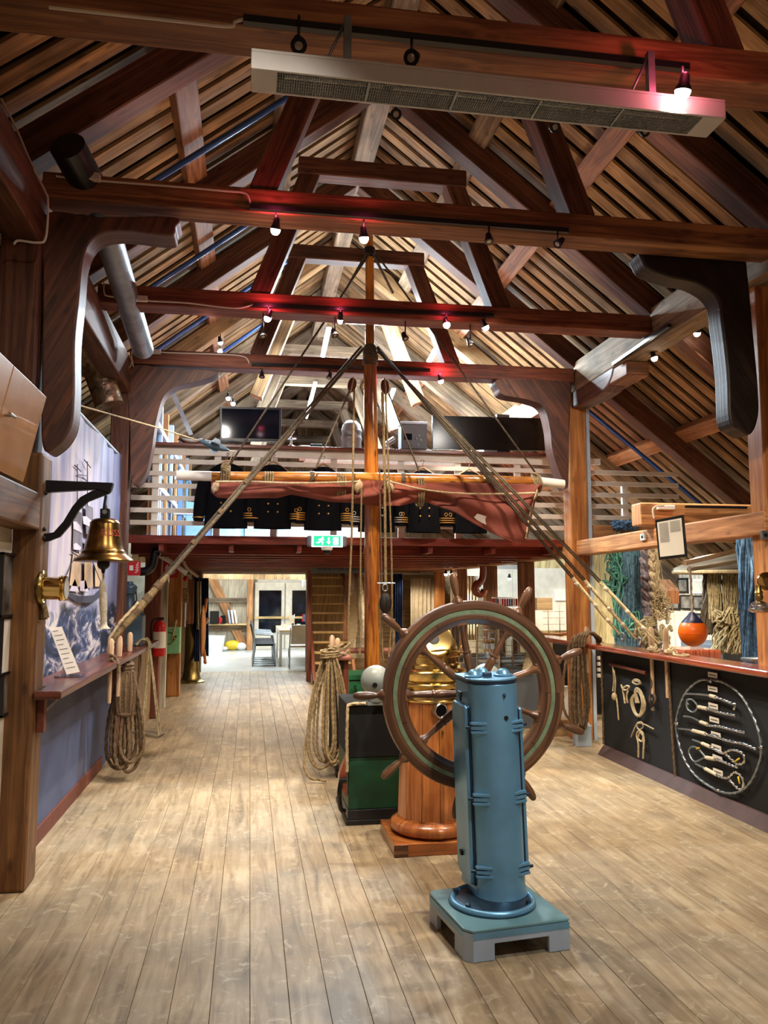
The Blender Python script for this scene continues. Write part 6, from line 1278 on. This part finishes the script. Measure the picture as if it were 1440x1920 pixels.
for px, py, l in ((493, 630, 'hanging low under the plain beam, left'), (628, 628, 'tilted dark one under the plain beam near the bright strip'), (760, 634, 'tilted dark one right of the mast under the plain beam'), (882, 645, 'hanging low under the plain beam, right')): track_lamp('unlit spotlight '+l, px, py, T3+.1, 0, (.3, -.4, -1), .16)
track_lamp('bright white spotlight upper left above the knee beam behind the mast', 413, 640, 9.3, 1, (.2, .3, -1), .05, 60, (.85, .93, 1)); track_lamp('bright white spotlight just under another, upper left behind the mast', 413, 659, 9.3, 1, (-.1, -.8, -.6), .05, 60, (.85, .93, 1))
track_lamp('small lit spotlight left on the beam behind the mast', 491, 706, T4, 0, (0, -.3, -1), .05); track_lamp('small unlit spotlight on the beam behind the mast', 617, 708, T4, 0, (-.3, -.3, -1), .05)
track_lamp('small red glowing spotlight behind the right reddish block', 826, 712, T4, 2, (.3, .1, -1), .05, PW*.8, WARM, 3)
track_lamp('bright white spotlight above the television', 428, 745, 10.3, 1, (0, -.2, -1), .05, 60, (.85, .93, 1)); track_lamp('small bright spotlight above the television right', 437, 755, 10.2, 1, (0, -.2, -1), .05, 30, (.85, .93, 1))
track_lamp('lit spotlight above the right aisle, lower left of three', 1172, 706, at(1172, 706, 'x', 3.6).y, 1, (.35, .1, -1), .08, PW*.9, WARM)
track_lamp('lit spotlight above the right aisle, middle of three', 1226, 669, at(1226, 669, 'x', 3.6).y, 1, (.25, -.1, -1), .08, PW*.9, WARM)
track_lamp('lit spotlight above the right aisle, upper right of three', 1307, 622, at(1307, 622, 'x', 3.8).y, 1, (.1, .3, -1), .05, PW*.8, WARM)
for px, py, Y, l in ((517, 1031, 10.4, 'left'), (490, 1051, 12.0, 'second from left'), (594, 1052, 12.0, 'beside the camera dome'), (706, 1030, 10.2, 'just right of the mast'), (836, 1075, 13.5, 'left of a row of three far right'), (846, 1075, 13.5, 'middle of a row of three far right'), (856, 1075, 13.5, 'right of a row of three far right'), (955, 1083, 12.2, 'near the cream board')):
    track_lamp('lit downlight under the loft, '+l, px, py, Y, 1, (0, .1, -1), .03, 60, WARM, size=.03, ang=120, grp='downlights under the loft')
# tracks
def track(lab, x0, y0, x1, y1, Y): return tag(MB().beam(at(x0, y0, 'y', Y), at(x1, y1, 'y', Y), .03, .03).build('light_track', M['blackm']), lab, 'light track')
track('black light track on the nearest beam', 456, 37, 1290, 128, 3.03); track('black light track on the beam with the big knees', 468, 388, 1065, 433, 4.63)
track('black light track on the plain beam', 474, 572, 925, 591, 6.33); track('black light track on the beam behind the mast', 472, 683, 806, 694, 8.03)
p0, p1 = at(1150, 683, 'x', 3.42), at(1255, 610, 'x', 3.42); tag(MB().beam(p0, p1, .03, .03).build('light_track', M['blackm']), 'black light track under the right wall plate', 'light track')
p0, p1 = at(1285, 950, 'y', 6.48), at(1400, 952, 'y', 6.48); tag(MB().beam(p0, p1, .02, .02).build('light_track', M['blackm']), 'short black light track on the orange cross beam', 'light track')
def cable(lab, pts, Y, ax='y'): return tag(MB().tube(catmull([at(x, y, ax, Y) for x, y in pts], 5), .0065, 6).build('white_cable', M['cable']), lab, 'cable')
cable('white cable along the nearest beam', [(92, 14), (200, 26), (330, 40), (428, 50), (440, 42), (456, 36)], 3.03)
cable('white cable along the beam with the big knees', [(105, 330), (140, 335), (200, 340), (330, 350), (420, 358), (458, 362), (467, 374), (470, 388)], 4.63)
cable('white cable running down the upper left post', [(2, 185), (30, 240), (60, 310), (84, 358), (90, 380), (86, 445), (70, 455), (35, 451), (26, 458)], 4.4)
cable('white cable on the plain beam', [(195, 530), (196, 550), (208, 556), (276, 564), (350, 568), (440, 578), (474, 571)], 6.33)
cable('white cable on the left of the beam behind the mast', [(250, 688), (247, 660), (262, 656), (310, 661), (400, 664), (455, 668), (468, 682)], 8.03)
cable('white cable at the framed text sheet', [(1226, 972), (1224, 955), (1232, 949), (1245, 948)], 5.3)
cable('white cable loop at the left wall plate corner', [(213, 687), (238, 691), (247, 680), (244, 668)], 7.9)
for px, py, Y, w, l in ((167, 333, 4.62, .13, 'on the knee beam upper left'), (247, 560, 6.33, .24, 'on the plain beam'), (286, 660, 8.03, .16, 'on the beam behind the mast')):
    p = at(px, py, 'y', Y); tag(MB().box(p.x-w/2, p.x+w/2, Y-.03, Y+.01, p.z-.022, p.z+.022).build('connector_box', M['cable'], bevel=.005), 'white connector box '+l, 'connector')
p = at(1257, 950, 'y', 6.4); tag(MB().box(p.x-.08, p.x+.08, 6.46, 6.5, p.z-.018, p.z+.02).build('connector_box', M['plastic'], bevel=.005), 'white connector box on the orange cross beam', 'connector')
# infrared heater under nearest beam
t = thing('infrared_heater', 'long grey infrared heater with mesh grille hanging under the nearest beam', 'heater', (0, 0, 0))
hx0, hx1 = -.03, 1.935; ya, yb, z0, z1 = 2.89, 3.04, 3.53, 3.6
MB().box(hx0, hx1, ya, ya+.012, z0, z1).box(hx0, hx1, yb-.012, yb, z0, z1).box(hx0, hx1, ya, yb, z1, z1+.012).build('housing', M['alu'], t, bevel=.003)
for X in (hx0, hx1-.1): MB().box(X, X+.1, ya+.005, yb-.005, z0-.001, z1).build('end_cap', M['alu'], t, bevel=.003)
MB().prism([(hx0+.1, ya+.015, z1-.005), (hx0+.1, ya+.075, z1-.02), (hx0+.1, yb-.015, z1-.005)], (hx1-hx0-.2, 0, 0)).build('reflector', M['chrome'], t)
for k in range(4): X = hx0+.13+k*.43; MB().cyl((X, (ya+yb)/2, z0+.03), (X+.39, (ya+yb)/2, z0+.03), .008).build('heating_tube', M['chrome'], t)
b = MB()
X = hx0+.1
while X < hx1-.1: b.box(X, X+.0016, ya+.01, yb-.01, z0+.001, z0+.003); X += .0095
for j in range(7): Yj = ya+.02+j*.019; b.box(hx0+.1, hx1-.1, Yj, Yj+.0016, z0, z0+.002)
b.build('wire_grille', M['galv'], t)
for k in range(1, 5): X = hx0+.1+k*.352; MB().box(X, X+.008, ya+.01, yb-.01, z0-.002, z0+.02).build('grille_bar', M['galv'], t)
for X in (.33, 1.62): MB().box(X, X+.03, 2.94, 2.97, z1, 3.83).build('hanger', M['galv'], t); MB().tube([(X+.015, 2.95, 3.83), (X-.08, 2.98, z1+.02)], .006, 6).build('hanger_stay', M['galv'], t)
# fluorescent strips in the loft
def strip(lab, p, q, power, vis=True):
    p, q = V(p), V(q); t = thing('strip_light', lab, 'strip light', (0, 0, 0), 0, 'strip lights in the loft'); MB().tube([p, q], .02, 12).build('tube', M['tubelight'], t); MB().beam(p+V((0, 0, .04)), q+V((0, 0, .04)), .06, .03).build('housing', M['white'], t)
    l = bpy.data.lights.new('strip_glow', 'AREA'); l.shape = 'RECTANGLE'; l.size = (q-p).length; l.size_y = .08; l.energy = power; l.color = (.75, .9, 1)
    o = bpy.data.objects.new('strip_glow', l); C.objects.link(o); o.location = (p+q)/2-V((0, 0, .03)); d = (q-p).normalized()
    o.rotation_euler = Matrix((d, V((0, 0, 1)).cross(d), V((0, 0, 1)))).transposed().to_euler()
    l2 = bpy.data.lights.new('strip_glow', 'POINT'); l2.energy = power*.5; l2.color = (.75, .9, 1); l2.shadow_soft_size = .15; o = bpy.data.objects.new('strip_glow', l2); C.objects.link(o); o.location = (p+q)/2-V((0, 0, .1))
z = 4.82
strip('bright horizontal fluorescent strip crossing behind the mast', at(648, 604, 'y', 9.4), at(762, 609, 'y', 9.4), 200)
strip('bright fluorescent strip left of the mast in the loft', at(617, 617, 'z', 4.7), at(605, 672, 'z', 4.7), 190); strip('bright fluorescent strip right of the mast in the loft', at(829, 640, 'z', 4.7), at(803, 684, 'z', 4.7), 190)
strip('fluorescent strip farther back above the television', at(591, 722, 'z', 4.7), at(575, 783, 'z', 4.7), 190)
strip('farthest fluorescent strip low behind the right ropes', at(738, 735, 'z', 4.4), at(720, 780, 'z', 4.4), 190)
# exit sign and dome camera
t = thing('exit_sign', 'lit green exit sign with running figure, arrow and door under the loft edge', 'exit sign', (0, 0, 0)); EY = LY-.12; a, b2 = at(588, 1004, 'y', EY), at(639, 1025, 'y', EY)
MB().box(a.x-.07, b2.x+.07, EY+.01, EY+.1, b2.z+.0, a.z+.0).build('casing', M['greypaint'], t, bevel=.02); MB().box(a.x-.02, b2.x+.02, EY, EY+.012, b2.z-.005, a.z+.005).build('white_edge', M['exitw'], t, bevel=.004); MB().box(a.x, b2.x, EY-.003, EY, b2.z+.005, a.z-.002).build('green_panel', M['exit'], t)
w = b2.x-a.x; h = a.z-b2.z; q = lambda u, v: V((a.x+w*u, EY-.005, b2.z+h*v))
b = MB(); b.sphere(q(.33, .82), h*.08, 10, 6, (1, .3, 1)); b.tube([q(.33, .74), q(.27, .5)], h*.08, 8); b.tube([q(.27, .5), q(.34, .38), q(.31, .18)], h*.05, 6); b.tube([q(.27, .5), q(.2, .36), q(.1, .36)], h*.05, 6); b.tube([q(.32, .7), q(.22, .68), q(.18, .55)], h*.04, 6); b.tube([q(.32, .7), q(.38, .6)], h*.04, 6); b.build('running_figure', M['exitw'], t)
MB().prism([q(.52, .82), q(.58, .82), q(.58, .45), q(.63, .45), q(.55, .2), q(.47, .45), q(.52, .45)], (0, -.002, 0)).build('arrow', M['exitw'], t); MB().prism([q(.72, .85), q(.9, .85), q(.9, .15), q(.72, .15)], (0, -.002, 0)).build('door_symbol', M['exitw'], t)
p = at(613, 1030, 'y', EY+.03); t = thing('dome_camera', 'white dome camera under the exit sign', 'camera', p); MB().lathe([(.06, .03), (.06, -.0), (.05, -.012), (0, -.012)], n=24).build('housing', M['plastic'], t); MB().sphere((0, 0, -.015), .04, 20, 12).build('dome', M['blackplastic'], t)
# blue sprinkler pipes along the slopes
for k, Y in enumerate((5.85, 7.55, 9.2, 10.9)):
    x0_, x1_ = (-.85 if k == 0 else -1.2), XR-.6; z = lambda x: zr(x, A_B-.2)
    tag(MB().cyl((x0_, Y, z(x0_)), (x1_, Y, z(x1_)), .024, n=14).build('sprinkler_pipe', M['pipeblue']), 'blue steel pipe running up the left roof slope, %s from the camera' % ('nearest', 'second', 'third', 'fourth')[k], 'pipe')
tag(MB().cyl((3.8, 8.9, zr(3.8, A_B-.2)), (5.9, 8.9, zr(5.9, A_B-.2)), .024, n=14).build('sprinkler_pipe', M['pipeblue']), 'blue steel pipe running down the right roof slope over the aisle', 'pipe')
# ================================================================= far room furniture
def up2(x, y, Y): return at(x, y, 'y', Y)
ty = 17.4; p0 = up2(524, 1176, ty); p1 = up2(583, 1176, ty); tt = thing('dining_table', 'pale wooden table with white legs in the bright far room', 'table', (0, 0, 0)); zt_ = .76
MB().box(p0.x, p0.x+.9, ty, 19.9, zt_-.03, zt_).build('tabletop', M['pine'], tt, bevel=.005); MB().box(p0.x+.02, p0.x+.88, ty+.03, 19.8, zt_-.1, zt_-.03).build('apron', M['white'], tt)
for X in (p0.x+.03, p0.x+.83):
    for Y in (ty+.03, 19.8): MB().cyl((X, Y, 0), (X, Y, zt_-.03), .03).build('leg', M['white'], tt)
def chair(lab, x, y, rz, mat, frame, arms=True, group=None):
    t = thing('chair', lab, 'chair', (x, y, 0), rz, group)
    MB().box(-.22, .22, -.22, .22, .43, .48).build('seat', mat, t, bevel=.02); MB().prism([(-.21, .2, .5), (.21, .2, .5), (.2, .3, .9), (-.2, .3, .9)], (0, .03, 0)).build('backrest', mat, t, bevel=.015)
    for sx in (-1, 1):
        MB().tube([(sx*.23, -.22, 0), (sx*.23, -.2, .42)], .014, 8).build('leg', frame, t); MB().tube([(sx*.23, .26, 0), (sx*.23, .2, .44), (sx*.22, .27, .85)], .014, 8).build('leg', frame, t)
        if arms: MB().tube([(sx*.24, -.2, .42), (sx*.25, -.16, .66), (sx*.25, .2, .68)], .016, 8).build('armrest', frame, t)
        MB().tube([(sx*.23, -.22, .02), (sx*.23, .26, .02)], .01, 6).build('runner', frame, t)
    return t
c0_ = chair('black chair with metal armrests, nearest of those left of the far table', p0.x-.3, 17.6, -PI/2+PI, M['fabricblk'], M['galv'], True, 'black chairs at the far table')
for k, Y in enumerate((18.2, 18.8, 19.4)): dup(c0_, (p0.x-.3, Y, 0), None, 'black chair with metal armrests, %s behind the nearest one left of the far table' % ('first', 'second', 'third')[k])
for k, Y in enumerate((18.0, 18.7, 19.4)): dup(c0_, (p0.x+1.15, Y, 0), -PI/2, 'black chair on the right side of the far table, %s' % ('nearest', 'middle', 'farthest')[k])
cw = chair('white chair at the near end of the far table', p0.x+.42, 16.95, PI, M['white'], M['chrome'], False); 
for px, l in ((518, 'left'), (534, 'middle'), (560, 'right')):
    p = up2(px, 1170, 18.2); p.z = zt_; p.x = max(p.x, p0.x+.1); t = tag(MB().lathe([(0, 0), (.035, 0), (.04, .1), (.036, .1), (.03, .01)], p, n=16).build('white_cup', M['plastic']), 'white cup on the far table, %s of three' % l, 'cup')
t = thing('table_flag', 'small white pennant on a stand on the far table', 'flag', (p0.x+.35, 18.0, zt_)); MB().cyl((0, 0, 0), (0, 0, .32), .006, n=6).build('pole', M['chrome'], t); MB().box(-.12, .0, -.003, .003, .12, .3).build('cloth', M['paper'], t)
t = thing('table_flag', 'small red, white and blue flag on a pole on the far table', 'flag', (p0.x+.62, 18.0, zt_)); MB().cyl((0, 0, 0), (0, 0, .32), .006, n=6).build('pole', M['chrome'], t); MB().box(-.1, 0, -.003, .003, .16, .32).build('cloth', M['red'], t); MB().box(-.1, 0, -.004, .004, .225, .255).box(-.07, -.04, -.004, .004, .16, .32).build('cross', M['bluefr'], t)
t = thing('coffee_maker', 'black coffee maker with glass jug on the far shelf', 'coffee maker', tuple(up2(402, 1163, 22.35))); MB().box(-.12, .12, -.1, .1, -.1, .25).build('body', M['blackplastic'], t, bevel=.02); MB().lathe([(.07, -.08), (.09, 0), (.07, .08)], (.16, 0, 0), n=16).build('jug', M['red'], t)
tag(MB().lathe([(0, 0), (.08, 0), (.07, .2), (.05, .22), (0, .22)], up2(418, 1164, 22.35)-V((0, 0, .08)), n=16).build('kettle', M['blackplastic']), 'small black kettle right of the coffee maker', 'kettle')
for k, px in enumerate((432, 438, 444)): p = up2(px, 1156, 22.4); tag(MB().beam(p+V((0, 0, -.18)), p+V((-.06, 0, .18)), .05, .25, (0, 1, 0)).build('ring_binder', M['platgrey' if k == 0 else 'plastic'], bevel=.004), 'ring binder leaning on the far shelf, %s of three' % ('left', 'middle', 'right')[k], 'binder')
tag(MB().lathe([(0, 0), (.26, 0), (.32, .42), (.3, .42), (.25, .02)], at(399, 1222, 'z', 0), n=24).build('plastic_tub', M['plastic']), 'white plastic tub on the floor of the far room', 'tub')
t = tag(MB().sphere(at(436, 1219, 'z', 0)+V((0, 0, .13)), .15, 16, 10, (1.5, 1, .9)).build('carrier_bag', M['yellow']), 'yellow and white carrier bag on the floor of the far room', 'bag'); tag(MB().sphere(at(412, 1221, 'z', 0)+V((0, 0, .07)), .1, 16, 10, (2.2, 1, .7)).sphere(at(452, 1219, 'z', 0)+V((0, 0, .1)), .12, 16, 10, (1.2, 1, .9)).build('plastic_bag', M['plastic']), 'crumpled white plastic bags beside the yellow bag', 'bag')
p0_, p1_ = up2(568, 1101, 17.5), up2(583, 1088, 17.5); tag(MB().box(p0_.x, p1_.x+.3, 17.5, 17.8, p0_.z, p1_.z+.0).build('ceiling_unit', M['white'], bevel=.01), 'white ceiling unit hanging in the far room', 'unit')
# ================================================================= light
def area(loc, rot, sx, sy, e, col, name='room_light'):
    l = bpy.data.lights.new(name, 'AREA'); l.shape = 'RECTANGLE'; l.size = sx; l.size_y = sy; l.energy = e; l.color = col
    o = bpy.data.objects.new(name, l); C.objects.link(o); o.location = loc; o.rotation_euler = rot; return o
for X, Y in ((-.6, 18.2), (.9, 18.2), (-.6, 20.8), (1.2, 20.8)):     # ceiling panels of the far room
    t = thing('ceiling_panel', 'lit white ceiling panel in the bright far room', 'ceiling light', (X, Y, 2.54), 0, 'ceiling panels of the far room'); MB().box(-.3, .3, -.6, .6, -.01, .0).build('panel', M['tubelight'], t)
    area((X, Y, 2.5), (0, 0, 0), .6, 1.2, 45, (.95, .98, 1))
def spotl(loc, aim, e, ang=70, col=WARM, soft=.06, blend=.7):
    l = bpy.data.lights.new('unseen_spot', 'SPOT'); l.energy = e; l.color = col; l.spot_size = math.radians(ang); l.spot_blend = blend; l.shadow_soft_size = soft
    o = bpy.data.objects.new('unseen_spot', l); C.objects.link(o); o.location = loc; o.rotation_euler = (V(aim)-V(loc)).to_track_quat('-Z', 'Y').to_euler()
# unseen added spots without fixtures, filling pedestal, floor, rails, loft front and buoy
spotl((1.75, 1.4, 3.75), (1.15, 3.8, .5), 170, 50, (.9, .95, 1)); spotl((2.2, 1.4, 3.75), (2.8, 5.2, 0), 80, 60); spotl((.3, 1.4, 3.75), (-1.0, 5.6, 1.2), 110, 60, (1, .88, .74))
spotl((1.2, 3.2, 3.75), (3.4, 6.2, .8), 170, 70); spotl((1.0, 4.6, 3.75), (-1.2, 6.4, 1.6), 160, 80, (.92, .9, 1)); spotl((1.9, 6.3, 3.7), (1.1, 7.3, 2.2), 100, 80)
spotl((2.3, 4.6, 3.75), (1.4, 6.4, .2), 170, 70); spotl((-.4, 6.3, 3.75), (-.2, 8.6, 2.7), 75, 80, (1, .93, .85)); spotl((2.6, 6.3, 3.75), (2.6, 8.6, 2.7), 75, 80, (1, .93, .85)); spotl((3.3, 5.0, 3.6), (4.0, 6.9, 1.2), 60, 50)
for X, Y, e in ((4.6, 6.2, 50), (4.9, 8.2, 60), (4.4, 10.5, 60), (2.6, 12.0, 50), (1.4, 12.9, 45), (2.4, 10.2, 40), (.2, 10.2, 22), (.2, 13.0, 30), (3.0, 14.5, 30), (5.6, 11.5, 40)):
    l = bpy.data.lights.new('aisle_lamp', 'SPOT'); l.spot_size = 2.7; l.spot_blend = .5; l.energy = e*1.3; l.color = (1, .84, .62); l.shadow_soft_size = .05; o = bpy.data.objects.new('aisle_lamp', l); C.objects.link(o); o.location = (X, Y, 1.86 if X < 4 else 2.0)
for Y in (1.5, 3.15, 4.75, 6.45, 8.15):
    for X in (-.3, 1.06, 2.4):                       # unseen fill lights added at tie beam height to brighten the roof
        l = bpy.data.lights.new('roof_fill', 'SPOT'); l.spot_size = 2.9; l.spot_blend = .6; l.energy = {1.5: 1.2, 3.15: 2.2, 4.75: 5, 6.45: 8, 8.15: 8}[Y]; l.color = (1, .62, .38) if Y < 6 else (1, .78, .58); l.shadow_soft_size = .08; o = bpy.data.objects.new('roof_fill', l); C.objects.link(o); o.location = (X, Y+.02, 4.05); o.rotation_euler = (PI, 0, 0)
w_ = bpy.data.worlds.new('world'); bpy.context.scene.world = w_; w_.use_nodes = True; bg = w_.node_tree.nodes['Background']; bg.inputs[0].default_value = (1, .62, .4, 1); bg.inputs[1].default_value = .22
vs = bpy.context.scene.view_settings; vs.view_transform = 'Standard'; vs.look = 'None'; vs.gamma = 1; vs.exposure = .42; vs.use_curve_mapping = False
